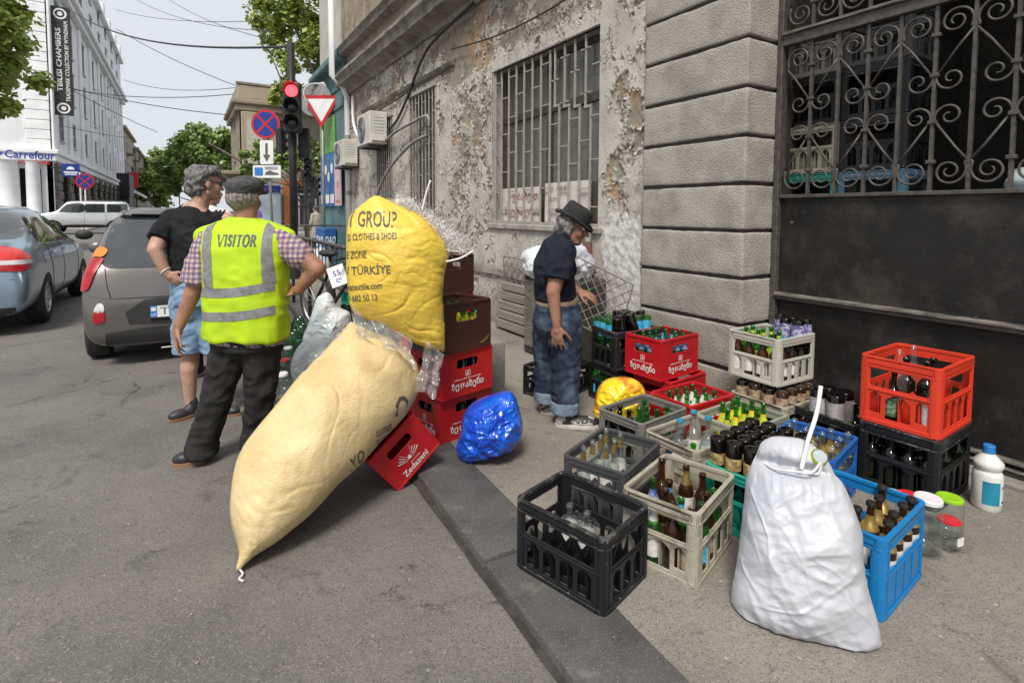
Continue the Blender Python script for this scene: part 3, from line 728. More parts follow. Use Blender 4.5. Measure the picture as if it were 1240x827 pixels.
for a, b in ((HX - 3.3, HX - 1.9), (HX - 1.6, HX - .7)):
    T = Matrix.Translation(((a + b) / 2 - hotel.location.x, -.25, 0)); r = (b - a) / 2
    Geo().lathe([(0, 0), (r * 1.08, 0), (r * 1.08, .3), (r, .4), (r * .95, 4.9), (r * 1.15, 5.1), (0, 5.1)], 18, T=T).obj('column', M_wtrim, hotel, auto=40)
brow(HX - 6.0, HX - 3.6, HY - .12, HY + .06, .05, 4.7, hotel, 'roller_shutter', M_grey)
for (x0, x1, y0, y1, z0, z1, nm) in ((HX - 30, HX + .45, HY - .45, HY + 60, 5.75, 6.1, 'lower_cornice'), (HX - 30, HX + .9, HY - .9, HY + 60, 20.0, 20.5, 'main_cornice'), (HX - 30, HX + .55, HY - .55, HY + 60, 19.5, 19.997, 'main_cornice'), (HX - 30, HX + .5, HY - .5, HY + 60, 26.4, 26.9, 'attic_cornice'), (HX - 30, HX + .3, HY - .3, HY + 60, 5.2, 5.747, 'sign_fascia')):
    brow(x0, x1, y0, y1, z0, z1, hotel, nm, M_wtrim, bevel=.06)
for k in range(9):
    brow(HX + .004, HX + .2, HY - .02 + 7.2 * k, HY + 1.2 + 7.2 * k, 6.12, 19.48, hotel, 'pilaster', M_wtrim, bevel=.05)
    brow(HX - .3, HX + .25, HY + 7.2 * k, HY + 1.4 + 7.2 * k, 26.91, 29, hotel, 'parapet_block', M_wtrim, bevel=.05)
for q in range(18):
    brow(HX - 1.6 + .1 * (q % 2), HX - .05, HY - .09, HY - .003, 6.15 + .74 * q, 6.85 + .74 * q, hotel, 'quoin', M_wtrim, bevel=.03)
# shop sign and hotel signs
t = thing('shop_sign', 'blue and red supermarket lettering with emblem above the corner shopfront', 'sign', (HX - 3.5, HY - .55, 5.5))
Ts = Matrix.Rotation(PI / 2, 4, 'X')
g = Geo(); letter(g, 'Carrefour', 2.3, .1, .62, Ts, width=2.9, bold=.02); o = g.obj('lettering', M_skyblue, t); o.data.materials[0] = M_blue
g = Geo(); letter(g, 'market', 2.5, -.42, .36, Ts, width=1.9, bold=.02); g.obj('lettering', M_signr, t)
g = Geo(); g.sheet([[(-.1, .1), (.3, .42), (.3, -.22)]], 0, .05, T=Ts); g.obj('emblem', M_signr, t)
g = Geo(); g.sheet([[(.35, .42), (.78, .1), (.35, -.22), (.55, .1)]], 0, .05, T=Ts); g.obj('emblem', M_blue, t)
t = thing('vertical_banner', 'tall black vertical hotel banner with white lettering on the white facade', 'banner', (HX + .75, HY + .5, 8.9))
Geo().box(-.62, .62, -.05, .05, 0, 8.4).obj('banner_cloth', M_black, t, bevel=.02)
g = Geo(); g.box(-.76, -.6, -.03, .03, .3, .38); g.box(-.76, -.6, -.03, .03, 8, 8.08); g.obj('bracket', M_wframe, t)
Tv = Matrix.Translation((0, -.056, 4.2)) @ Matrix.Rotation(PI / 2, 4, 'X') @ Matrix.Rotation(PI / 2, 4, 'Z')
g = Geo(); letter(g, 'TBILISI CHAMBERS', .1, .18, .34, Tv, width=4.9, bold=.02); letter(g, 'TRADEMARK COLLECTION BY WYNDHAM', 0, -.32, .26, Tv, width=6.2, bold=.01)
for s in (-1, 1): g.sheet([circ(s * 3.65, 0, .42), circ(s * 3.65, 0, .3)], 0, .004, T=Tv); g.sheet([circ(s * 3.65, 0, .17, 8)], 0, .004, T=Tv)
g.obj('lettering', M_signw, t)
t = thing('projecting_sign', 'square blue projecting sign with white emblem near the shop corner', 'sign', (-7.35, HY - 1.2, 4.5))
Geo().box(-.55, .55, -.06, .06, -.5, .5).obj('panel', M_blue, t, bevel=.02)
g = Geo(); Ts2 = Matrix.Translation((0, -.066, 0)) @ Matrix.Rotation(PI / 2, 4, 'X')
g.sheet([[(.24 * math.cos(a), .05 + .24 * math.sin(a)) for a in [PI * k / 10 for k in range(11)]]], 0, .004, T=Ts2); g.sheet([rrect(-.42, .42, -.22, -.1, .02)], 0, .004, T=Ts2); g.sheet([rrect(-.36, .36, -.36, -.28, .02)], 0, .004, T=Ts2)
g.obj('emblem', M_signw, t); Geo().box(-1.2, -.55, -.04, .04, .1, .2).obj('arm', M_black, t)
t = thing('info_plate', 'small blue plate on a pale pole beside the parked off-roader', 'sign', (-6.4, 50.2, 0))
Geo().tube([(0, 0, 0), (0, 0, 4.2)], .05).obj('pole', M_signw, t); Geo().box(-.36, .36, -.1, -.06, 1.3, 1.95).obj('panel', M_skyblue, t)

# --- brown terraces further down the left side
def terrace(y0, y1, h, m, floors, nb, label, jut=0.):
    t = thing('terrace_house', label, 'building', (HX + jut, y0, 0), group='old houses down the far side of the street')
    X = HX + jut; ln = y1 - y0; hs = []; ws = []
    fh = (h - 1.4) / floors
    for f in range(floors):
        for k in range(nb):
            yc = ln * (k + .5) / nb; wd = ln / nb * .42; hs.append((ln - yc - wd / 2, ln - yc + wd / 2, f * fh + .9, f * fh + .9 + fh * .56)); ws.append((yc, wd, f * fh + .9, fh * .56))
    local(wall_with_holes((X, y1, 0), (0, -1, 0), (1, 0, 0), ln, h, hs), t).obj('wall', m, t)
    brow(X - 12, X - .352, y0 + .003, y0 + .4, 0, h, t, 'side_wall', m); brow(X - 12, X - .3, y0, y1, h + .003, h + .5, t, 'roof', M_roof)
    brow(X - .1, X + .5, y0, y1 - .01, h - .5, h - .003, t, 'cornice', M_beige, bevel=.08)
    for i, (yc, wd, z, hh) in enumerate(ws):
        window(t, (X - .05, y0 + yc, z), (0, -1, 0), wd, hh, (1, 0, 0), M_wframe, 2, 2)
        if z > 3 and i % 3 == 1:
            b = brow(X + .003, X + 1.1, y0 + yc - wd, y0 + yc + wd, z - .35, z - .15, t, 'balcony', M_beige2)
            g = Geo()
            for q in range(9): yy = y0 + yc - wd + 2 * wd * q / 8; g.box(X + 1.02, X + 1.06, yy - .03, yy + .03, z - .15, z + .8)
            g.box(X + 1.0, X + 1.08, y0 + yc - wd, y0 + yc + wd, z + .8, z + .88); local(g, t).obj('balustrade', M_black, b, loc=-b.location)
    return t
terrace(115.2, 140, 16.3, M_beige, 4, 5, 'brown old house with balconies next to the white hotel')
terrace(140.2, 168, 15.0, M_beige2, 4, 6, 'darker brown old house second beyond the white hotel', .3)
terrace(168.2, 200, 15.6, M_beige, 4, 6, 'pale brown old house third beyond the white hotel')
terrace(200.2, 250, 14.5, M_beige2, 4, 8, 'farthest brown house down the left side of the street', .2)
t = thing('shop_canopy', 'black shopfront canopy box at the far end of the white hotel', 'awning', (HX + .6, 106, 0))
Geo().box(-.55, 1.0, -4, 4.5, 3.6, 7.2).obj('canopy', M_black, t, bevel=.05); Geo().box(-.5, .9, -3.8, 4.3, 0, 3.59).obj('dark_doorway', M_black, t)
t = thing('shop_awning', 'pale slanted awning over a shop beside the black canopy', 'awning', (HX, 122, 4.2))
Geo().sheet([[(0, 1.6), (2.6, 0), (2.6, -.35), (0, 1.1)]], -6, 6, T=Matrix.Rotation(PI / 2, 4, 'X')).obj('awning_cloth', M_signw, t)
t = thing('red_shop_sign', 'red hanging shop sign above the pale awning', 'sign', (HX + 1.2, 117, 6.9))
Geo().box(-.7, .7, -.1, .1, -1.3, 1.4).obj('panel', M_signr, t, bevel=.1); Geo().box(-1.2, -.7, -.04, .04, 0, .1).obj('arm', M_black, t)

# --- brown corner building across the side street
BX, BY = 3.4, 40.6
bb = thing('corner_building', 'old brown two storey corner building with ruined balcony and orange shopfront', 'building', (BX, BY, 0))
hs = [(2.3, 3.7, 5.2, 7.8), (5.2, 6.6, 5.2, 7.8), (8.4, 9.8, 5.2, 7.8)]
local(wall_with_holes((BX, BY, 0), (1, 0, 0), (0, -1, 0), 18, 9.4, hs + [(3.0, 5.4, 0.1, 3.3), (.4, 2.5, .8, 3.1), (8, 12, .5, 3.2)]), bb).obj('front_wall', M_beige, bb)
for a, b, c, d in hs: window(bb, (BX + (a + b) / 2, BY - .05 + .1, c), (1, 0, 0), b - a, d - c, (0, -1, 0), M_beige2)
window(bb, (BX + 10, BY + .05, .5), (1, 0, 0), 4, 2.7, (0, -1, 0), M_black, 3, 1)
window(bb, (BX + 1.45, BY + .05, .8), (1, 0, 0), 2.1, 2.3, (0, -1, 0), M_wframe, 2, 1)
hs2 = [(3 + 5 * k, 4.4 + 5 * k, 5.2, 7.8) for k in range(1)]
local(wall_with_holes((BX, BY + 8, 0), (0, -1, 0), (-1, 0, 0), 8, 9.4, hs2), bb).obj('side_wall', M_beige2, bb)
for a, b, c, d in hs2: window(bb, (BX + .05, BY + 8 - (a + b) / 2, c), (0, -1, 0), b - a, d - c, (-1, 0, 0), M_beige)
brow(BX - .5, BX + 18, BY - .5, BY + 8, 8.55, 8.9, bb, 'cornice', M_beige2, bevel=.08); brow(BX - .3, BX + 18, BY - .3, BY + 8, 8.15, 8.547, bb, 'cornice', M_beige, bevel=.06)
brow(BX - .15, BX + 18, BY - .15, BY + 8, 8.903, 9.9, bb, 'parapet', M_beige, bevel=.08); brow(BX - .2, BX + 18, BY - .2, BY + .2, 9.903, 10.05, bb, 'parapet_cap', M_beige2)
brow(BX + .05, BX + 1.6, BY - .3, BY - .003, 4.0, 8.1, bb, 'pilaster', M_beige, bevel=.05); brow(BX + .35, BX + 1.35, BY - .42, BY - .303, 4.6, 7.6, bb, 'pale_panel', M_pale)
g = Geo(); g.box(BX - 1.3, BX - .003, BY + .2, BY + 5, 3.9, 4.15); b = local(g, bb).obj('balcony', M_beige2, bb, bevel=.03)
g = Geo()
for q in range(5): g.tube([(BX - 1.25, BY + .3 + q * 1.1, 3.9), (BX - .1, BY + .3 + q * 1.1, 3.1)], .06)
g.tube([(BX - 1.9, BY + .2, 5.9), (BX + .5, BY + .2, 4.5)], .07); local(g, bb).obj('bracket', M_rust, bb)
M_orange = mat('orange_cladding', (.5, .17, .05), (.42, .14, .045), rough=.5, sc=2)
sf = brow(BX + 2.62, BX + 3.2, BY - .3, BY - .003, .1, 3.6, bb, 'shopfront_pillar', M_orange); brow(BX + 5.2, BX + 5.75, BY - .3, BY - .003, .1, 3.6, bb, 'shopfront_pillar', M_orange); brow(BX + 3.203, BX + 5.197, BY - .3, BY - .003, 3.2, 3.6, bb, 'shopfront_lintel', M_orange)
d = brow(BX + 3.2, BX + 5.2, BY + .05, BY + .1, .1, 3.2, bb, 'shop_door', M_win)
g = Geo()
for a in (BX + 3.25, BX + 3.6, BX + 4.75): g.box(a, a + .1, BY, BY + .048, .1, 2.6)
g.box(BX + 3.25, BX + 4.85, BY + .002, BY + .046, 2.6, 2.72); g.box(BX + 3.25, BX + 4.85, BY + .002, BY + .046, .1, .35); local(g, bb).obj('door_frame', M_signw, d, loc=-d.location)
t = thing('shop_poster', 'pale blue shop poster board with dark heading left of the orange doorway', 'sign', (BX + .9, BY - .4, 1.7))
M_paleb = mat('pale_blue_print', (.5, .62, .72), (.62, .7, .76), rough=.6, sc=2)
Geo().box(-1.2, 1.5, .1, .2, -1.3, 1.3).obj('board', M_paleb, t); Geo().box(-1.2, 1.5, .04, .098, 1.0, 1.5).obj('heading', M_blue, t)
g = Geo(); letter(g, 'Nikora', .1, 1.25, .3, Matrix.Translation((0, .03, 0)) @ Ts, width=1.6); g.obj('lettering', M_signr, t)
t = thing('wall_cabinet', 'white service box on the brown wall right of the orange doorway', 'cabinet', (BX + 6.6, BY - .05, 1.9))
Geo().box(-.28, .28, -.2, 0, -1.0, .9).obj('cabinet_body', M_signw, t, bevel=.02); Geo().box(-.24, .24, -.215, -.202, -.9, .8).obj('cabinet_door', M_grey, t)

# --- teal section at the end of the old building, with posters
M_teal = mat('teal_paint', (.115, .215, .22), (.08, .155, .165), rough=.8, sc=2, dirt=(.2, .26, .25), dsc=4, dband=(.58, .75))
teal = thing('teal_building', 'teal painted narrow building with pale upper wall at the street corner', 'building', (3.3, 14.2, 0))
brow(3.28, 3.9, 12.93, 15.55, 0, 4.9, teal, 'wall', M_teal); brow(3.3, 3.9, 12.95, 15.5, 5.2, 10, teal, 'upper_wall', M_pale)
brow(3.02, 3.9, 12.92, 15.7, 4.9, 5.05, teal, 'cornice', M_teal, bevel=.03); brow(3.12, 3.9, 12.93, 15.65, 5.053, 5.197, teal, 'cornice', M_teal, bevel=.02)
for z in (3.9, 4.35): brow(3.245, 3.279, 12.94, 15.5, z, z + .05, teal, 'band', M_teal)
M_poster = mat('blue_poster', (.02, .1, .33), (.05, .25, .5), rough=.45, sc=1.5); M_green = mat('green_poster', (.17, .42, .08), (.1, .3, .06), rough=.45, sc=3); M_pink = mat('pink_paper', (.72, .5, .56), (.66, .44, .5), rough=.7, sc=3)
t = thing('poster', 'tall blue advertising poster with green top on the teal building', 'poster', (3.26, 14.5, 1.3))
Geo().box(-.03, 0, -.8, .8, .25, 1.6).obj('blue_field', M_poster, t); Geo().box(-.03, 0, -.8, .8, 1.61, 2.5).obj('green_field', M_green, t)
g = Geo(); Tp = Matrix.Translation((-.034, 0, 0)) @ frame((0, 0, 0), (0, -1, 0), (0, 0, 1), (-1, 0, 0))
for k in range(3): g.sheet([rrect(-.7 + .5 * k, -.3 + .5 * k, .32, .55, .02)], 0, .003, T=Tp)
for k in range(4): g.sheet([circ(-.5 + .33 * k, 1.0 + .2 * (k % 2), .13)], 0, .003, T=Tp)
g.obj('print', M_signw, t)
t = thing('poster', 'pink paper bill hanging beside the blue poster and the drainpipe', 'poster', (3.2, 13.2, 1.55))
Geo().box(-.02, 0, -.28, .32, 0, 1.35).obj('paper', M_pink, t)
g = Geo(); Tp = Matrix.Translation((-.024, 0, 0)) @ frame((0, 0, 0), (0, -1, 0), (0, 0, 1), (-1, 0, 0)); letter(g, 'FESTIVAL', 0, .1, .07, Tp, width=.4); g.sheet([circ(0, .5, .08), circ(0, .5, .06)], 0, .002, T=Tp); g.obj('print', M_signr, t)
t = thing('utility_box', 'blue street cabinet with white graffiti under the posters', 'cabinet', (3.1, 14.2, 0))
Geo().box(-.15, .15, -.5, .5, 0, 1.0).obj('cabinet_body', M_poster, t, bevel=.02)
g = Geo(); Tg = Matrix.Translation((0, -.504, .7)) @ Ts; letter(g, 'DAO', 0, 0, .2, Tg, width=.26, bold=.03, shear=.3); Tg = Matrix.Translation((-.154, 0, .65)) @ frame((0, 0, 0), (0, -1, 0), (0, 0, 1), (-1, 0, 0)); letter(g, 'DAO', 0, 0, .3, Tg, width=.8, bold=.03, shear=.3)
g.obj('graffiti', M_signw, t)

# --- trees
def leaf_mat(name, a, b):
    m, t, N, L = _nodes(name)
    out = N('ShaderNodeOutputMaterial'); d = N('ShaderNodeBsdfDiffuse'); tr = N('ShaderNodeBsdfTranslucent'); gl = N('ShaderNodeBsdfGlossy'); ms = N('ShaderNodeMixShader'); m2 = N('ShaderNodeMixShader')
    ge = N('ShaderNodeNewGeometry'); c = _mix(t, ge.outputs['Random Per Island'], a, b)
    L(c, d.inputs[0]); L(c, tr.inputs[0]); ms.inputs[0].default_value = .35; L(d.outputs[0], ms.inputs[1]); L(tr.outputs[0], ms.inputs[2])
    gl.inputs['Roughness'].default_value = .45; m2.inputs[0].default_value = .05; L(ms.outputs[0], m2.inputs[1]); L(gl.outputs[0], m2.inputs[2]); L(m2.outputs[0], out.inputs[0])
    return m
M_leafA = leaf_mat('plane_leaf', (.22, .3, .06), (.44, .5, .13)); M_leafB = leaf_mat('dark_leaf', (.18, .28, .075), (.34, .45, .13)); M_leafC = leaf_mat('bright_leaf', (.2, .3, .06), (.34, .42, .11))
M_bark = mat('bark', (.16, .14, .115), (.26, .235, .2), rough=.9, sc=4, bump=.5, bsc=12, bdist=.04)
def tree(label, base, h, th, crown, leaf, nleaf, ml, seed, clumps=60, name='plane_tree', droop=.4, group=None, csize=.28):
    """crown: list of (centre, radii) ellipsoids filled with clumps of small leaf faces; limbs reach the clumps"""
    rr = random.Random(seed); t = thing(name, label, 'tree', base, 0, group)
    wsum = sum(r[0] * r[1] * r[2] for c, r in crown); cl = []
    for c, r in crown:
        k = max(4, int(clumps * r[0] * r[1] * r[2] / wsum))
        for _ in range(k):
            d = Vector((rr.gauss(0, 1), rr.gauss(0, 1), rr.gauss(0, 1))).normalized() * (rr.uniform(.25, 1) ** .5)
            cl.append((Vector(c) + Vector((d.x * r[0], d.y * r[1], d.z * r[2])), (r[0] * r[1] * r[2]) ** (1 / 3) * rr.uniform(.7, 1.3) * csize))
    g = Geo()
    trunk = [(0, 0, -.2), (rr.uniform(-.1, .1), rr.uniform(-.1, .1), h * .35), (rr.uniform(-.25, .25), rr.uniform(-.25, .25), h * .7), (rr.uniform(-.4, .4), rr.uniform(-.4, .4), h)]
    g.tube(trunk, [th * 1.25, th, th * .8, th * .4], 10)
    for c, s in rr.sample(cl, min(len(cl), 26)):
        a = Vector(trunk[rr.choice((1, 2, 2, 3))]); b = Vector(c); mm = (a + b) / 2 + Vector((rr.uniform(-.3, .3), rr.uniform(-.3, .3), rr.uniform(0, .6)))
        g.tube([a, mm, b], [th * .33, th * .18, th * .05], 6)
    g.obj('trunk', M_bark, t, smooth=True)
    g = Geo(); per = max(6, nleaf // len(cl))
    for c, s in cl:
        for _ in range(per):
            d = Vector((rr.gauss(0, 1), rr.gauss(0, 1), rr.gauss(0, .8))); d = d.normalized() * s * rr.uniform(.2, 1.15)
            p = c + d; sz = leaf * rr.uniform(.6, 1.3)
            n = (Vector((rr.gauss(0, .7), rr.gauss(0, .7), 1)) + d.normalized() * .5).normalized(); u = n.orthogonal().normalized(); u = Matrix.Rotation(rr.uniform(0, 6.3), 3, n) @ u; v = n.cross(u)
            i = len(g.v); dz = Vector((0, 0, -droop * sz * .4))
            g.v += [tuple(p - u * sz * .5), tuple(p + v * sz * .38 + dz * .3), tuple(p + u * sz * .55 + dz), tuple(p - v * sz * .38 + dz * .3)]
            g.f += [(i, i + 1, i + 2), (i, i + 2, i + 3)]; g.m += [0, 0]
    g.obj('crown', ml, t)
    return t
tree('broad leafy plane tree overhanging the left edge of the street', (-6.75, 23.3, ROAD), 7, .3, [((.3, .3, 7.2), (2.4, 2.4, 3.4)), ((1.1, .2, 9.5), (2.0, 2, 2.2)), ((1.75, .5, 5.7), (1.35, 1.5, 1.3))], .24, 17000, M_leafA, 3, 120, csize=.2)
tree('tall plane tree rising behind the traffic light', (8.2, 37.6, 0), 12, .35, [((-.6, 0, 14.5), (3.6, 3, 4.2)), ((-1.6, -1, 9.6), (2.4, 2.2, 1.6)), ((1.5, -.5, 10), (2.6, 2.2, 2.6))], .36, 15000, M_leafA, 5, 110, csize=.21)
tree('low dense tree in front of the brown corner building', (7.2, 38.8, 0), 4, .18, [((-.3, -.6, 4.9), (2.3, 1.0, 1.3)), ((1.2, -.6, 4.2), (1.6, 1.0, 1.4)), ((-1.5, -.6, 4.4), (1.3, .9, .8)), ((-3.0, -.6, 4.6), (1.3, .9, 1.3))], .28, 9000, M_leafB, 8, 60, name='street_tree', csize=.3)
tree('dark green street tree in the distance, largest of the far row', (2.2, 93, 0), 7, .4, [((.3, 0, 8.8), (5.6, 5, 3.6)), ((-3.6, 0, 6.2), (2.8, 3, 2.4))], .6, 12000, M_leafB, 11, 90, name='street_tree', csize=.22)
tree('dark green street tree just left of the brown corner building', (3.4, 80, 0), 7, .4, [((-.6, 0, 9.0), (3.6, 4, 3.4)), ((-2.2, 0, 5.6), (2.4, 3, 2.2))], .55, 10000, M_leafB, 12, 80, name='street_tree', csize=.24)
tree('bright green tree far down the street', (-4.6, 135, 0), 5, .4, [((0, 0, 6.5), (4, 4, 4.2))], .7, 5000, M_leafC, 13, 50, name='street_tree')
tree('pale green tree behind the far row of street trees', (-5.5, 170, 0), 8, .5, [((1, 0, 13), (6.5, 5, 4.6)), ((8, 0, 15), (5, 5, 4))], .9, 7000, M_leafC, 14, 60, name='street_tree')

# --- poles, signals and signs
M_pole = mat('grey_pole', (.3, .3, .3), (.24, .24, .24), rough=.5, metal=.4, sc=5)
M_lampred = mat('lit_red_lens', (.9, .05, .04), rough=.3, emit=(1, .03, .04), es=5.); M_lens = mat('dark_lens', (.02, .025, .022), rough=.2)
def signal_head(t, x, y, z, lit, rz, s=1.):
    T = Matrix.Translation((x, y, z)) @ Matrix.Rotation(rz, 4, 'Z') @ Matrix.Scale(s, 4)
    hd = put('signal_head', Geo().box(-.17, .17, -.1, .12, -.5, .5).mesh('signal_head', M_black, bevel=.03, seg=2), t, T=T)
    for k, zz in enumerate((.32, 0, -.32)):
        Tl = Matrix.Translation((0, -.1, zz)) @ Matrix.Rotation(PI / 2, 4, 'X')
        put('lens', Geo().lathe([(0, .035), (.07, .028), (.12, .003), (.12, -.01)], 20, T=Tl).mesh('lens', M_lampred if (lit and k == 0) else M_lens, smooth=True), hd)
        g = Geo(); n = 14; V = []
        for i in range(n + 1):
            a = -.25 + (PI + .5) * i / n
            for d, r in ((.0, .14), (.22 if .6 < a < 2.6 else .12, .145)): V.append((r * math.cos(a), -.1 - d, zz + r * math.sin(a)))
        put('visor', Geo().add(V, [(2 * i, 2 * i + 1, 2 * i + 3, 2 * i + 2) for i in range(n)]).mesh('visor', M_black), hd)
    return hd
t = thing('traffic_light', 'black traffic light pole showing red beside the old building', 'traffic light', (1.96, 11.9, 0))
Geo().tube([(0, 0, 0), (0, 0, 4.85)], .075, 14).obj('pole', M_black, t, smooth=True); Geo().tube([(0, 0, 0), (0, 0, .25)], .12, 14).obj('pole_base', M_black, t)
signal_head(t, -.02, -.2, 3.5, True, YAW * -1 + .25)
signal_head(t, -.2, .16, 2.86, False, 2.0, .52); signal_head(t, .25, .1, 2.84, False, PI * .85, .62)
t = thing('traffic_light', 'second smaller traffic light standing behind the near signal pole', 'traffic light', (4.7, 25.4, 0))
Geo().tube([(0, 0, 0), (0, 0, 3.9)], .07, 10).obj('pole', M_black, t); signal_head(t, .1, -.2, 3.3, False, -.4); signal_head(t, .4, .0, 2.5, False, .9)

def disc_sign(t, z, r, rz, rim, face, cross=None, y=-.05):
    T = Matrix.Translation((0, 0, z)) @ Matrix.Rotation(rz, 4, 'Z') @ Matrix.Translation((0, y, 0)) @ Matrix.Rotation(PI / 2, 4, 'X')
    s = put('sign_disc', Geo().lathe([(0, 0), (r, 0), (r, .02), (0, .02)], 32).mesh('sign_disc', rim, auto=40), t, T=T)
    g = Geo(); g.sheet([circ(0, 0, r * .84, 32)], .02, .024); put('sign_face', g.mesh('sign_face', face), s)
    if cross:
        for a in (PI / 4, -PI / 4):
            g = Geo(); g.sheet([rrect(-r * .84, r * .84, -r * .075, r * .075, .01)], .024, .027 + (.002 if a > 0 else 0), T=Matrix.Rotation(a, 4, 'Z')); put('bar', g.mesh('bar', cross), s)
    return s
t = thing('no_stopping_sign', 'grey post with round blue no-stopping sign and two white plates', 'sign', (2.05, 16.5, 0))
Geo().tube([(0.12, 0, 0), (0, 0, 4.2)], .035, 10).obj('pole', M_pole, t, smooth=True)
disc_sign(t, 3.83, .4, -YAW, M_signr, M_blue, M_signr)
def plate(t, x0, x1, z0, z1, rz, name='plate', m=M_signw, y=-.06):
    T = Matrix.Rotation(rz, 4, 'Z') @ Matrix.Translation((0, y, 0)) @ Matrix.Rotation(PI / 2, 4, 'X')
    return put(name, Geo().sheet([rrect(x0, x1, z0, z1, .03)], 0, .015, T=T).mesh(name, m), t), T
o, T = plate(t, -.17, .2, 2.72, 3.38, -YAW)
g = Geo(); g.sheet([[(-.02, 3.3), (-.02, 2.98), (-.09, 2.98), (.015, 2.78), (.12, 2.98), (.05, 2.98), (.05, 3.3)]], .015, .019, T=T); put('arrow', g.mesh('arrow', M_ink), o)
o, T = plate(t, -.38, .4, 2.34, 2.69, -YAW)
g = Geo(); g.sheet([rrect(-.33, -.1, 2.4, 2.63, .02)], .015, .019, T=T); put('symbol', g.mesh('symbol', M_skyblue), o)
g = Geo(); g.sheet([[(-.05, 2.42), (.34, 2.42), (.34, 2.47), (.2, 2.5), (.1, 2.55), (-.02, 2.5)]], .015, .019, T=T)
for q in range(3): g.sheet([rrect(-.04, .32, 2.57 + .03 * q, 2.585 + .03 * q, .004)], .015, .019, T=T)
put('symbol', g.mesh('symbol', M_ink), o)
t = thing('yield_sign', 'white triangular yield sign with red border and coiled cable on a grey post', 'sign', (3.02, 14.0, 0))
Geo().tube([(0, 0, 0), (0, 0, 4.35)], .035, 10).obj('pole', M_pole, t, smooth=True)
T = Matrix.Rotation(-YAW, 4, 'Z') @ Matrix.Translation((0, -.06, 0)) @ Matrix.Rotation(PI / 2, 4, 'X')
o = put('triangle', Geo().sheet([[(-.45, 4.24), (0, 3.48), (.45, 4.24), (.43, 4.28), (-.43, 4.28)]], 0, .02, T=T).mesh('triangle', M_signr), t)
put('sign_face', Geo().sheet([[(-.335, 4.19), (0, 3.62), (.335, 4.19)]], .02, .024, T=T).mesh('sign_face', M_signw), o)
g = Geo()
for k in range(6):
    g.tube([(-.12 + .3 * math.cos(a) * (1 - .05 * k), .08 + .02 * k, 4.32 + .26 * math.sin(a + .2 * k) * (1 + .06 * k)) for a in [2 * PI * i / 26 for i in range(26)]], .012, 5, closed=True)
g.obj('cable_coil', M_signw, t, smooth=True)
T2 = Matrix.Rotation(-YAW, 4, 'Z') @ Matrix.Translation((-.2, .06, 4.2)) @ Matrix.Rotation(PI / 2, 4, 'X'); put('sign_back', Geo().lathe([(0, 0), (.42, 0), (.42, .015), (0, .015)], 28, T=T2).mesh('sign_back', M_pole), t)
t = thing('no_stopping_sign', 'distant round blue no-stopping sign in front of the hotel windows', 'sign', (-6.0, 49.2, 0))
Geo().tube([(0, 0, 0), (0, 0, 3.9)], .05).obj('pole', M_signw, t); disc_sign(t, 3.5, .55, 0, M_signr, M_blue, M_signr)

# --- overhead wires
M_wire = mat('wire_black', (.03, .03, .032), rough=.6)
for lab, a, b, r, sag in (('thick black overhead cable rising from the left building to the signal pole', (-8.12, 53.05, 17.6), (2.49, 15.18, 5.7), .035, 1.2),
                          ('thin overhead wire nearest the top edge of the sky', (-2.6, 49.66, 17.15), (3.62, 26.53, 9.48), .016, .5),
                          ('thin overhead wire crossing just under the topmost wire', (-4.42, 56.74, 18.27), (3.63, 26.56, 9.96), .016, .4),
                          ('steep thin overhead wire crossing the other upper wires', (-.49, 48.37, 17.16), (3.45, 26.61, 9.11), .016, .3),
                          ('level wire from the hotel cornice to the brown building top', (-5.31, 74.76, 16.05), (3.63, 43.04, 10.2), .025, .6),
                          ('heavier wire just below the level wire over the street', (-8.5, 60.04, 11.93), (3.36, 43.16, 9.72), .03, .5),
                          ('wire sagging across the hotel facade to the brown building', (-8.5, 57.21, 11.66), (2.82, 42.38, 8.08), .03, .3),
                          ('wire running down the hotel facade towards the far trees', (-8.4, 57.04, 11.8), (-2.3, 72.52, 10.24), .03, .2),
                          ('wire slanting from hotel cornice to the brown parapet', (-4.46, 56.65, 16.68), (4.13, 42.74, 10.0), .025, .3),
                          ('lowest wire strung along the hotel first floor', (-8.4, 57.21, 8.35), (-4.69, 73.93, 9.49), .025, .1)):
    a, b = Vector(a), Vector(b)
    g = Geo(); g.tube([a.lerp(b, i / 24) - Vector((0, 0, sag * 4 * (i / 24) * (1 - i / 24))) for i in range(25)], r, 5)
    tag(g.obj('overhead_wire', M_wire), lab, 'wire', 'overhead wires across the street')
# ================================================================ VEHICLES
def paint(name, c, rough=.3):
    return mat(name, c, tuple(x * .93 for x in c), rough=rough, metal=.55, sc=2, coat=.8, rvar=.05, dirt=tuple(x * .8 + .02 for x in c), dsc=2.5, dband=(.55, .9))
M_taupe = paint('taupe_car_paint', (.165, .15, .138)); M_steel = paint('steel_blue_car_paint', (.25, .35, .44)); M_cwhite = paint('white_car_paint', (.72, .73, .74))
M_cglass = mat('car_glass', (.018, .022, .024), (.03, .036, .038), rough=.04, spec=1., coat=1., rvar=.02)
M_rubber = mat('tyre_rubber', (.022, .022, .023), (.04, .04, .04), rough=.85, sc=12, bump=.2, bsc=60)
M_alloy = mat('alloy', (.5, .5, .52), (.4, .4, .42), rough=.35, metal=.8)
M_plast = mat('black_plastic_trim', (.025, .025, .026), (.035, .035, .036), rough=.6)
M_tail = mat('red_lamp_lens', (.42, .008, .015), (.3, .005, .01), rough=.28, coat=.25, sc=14, stretch=(1, 1, 3)); M_amber = mat('amber_lamp_lens', (.75, .22, .02), (.6, .16, .015), rough=.28, coat=.25)
M_taillit = mat('lit_tail_lens', (.5, .02, .02), rough=.28, coat=.3, emit=(1, .08, .03), es=.12)
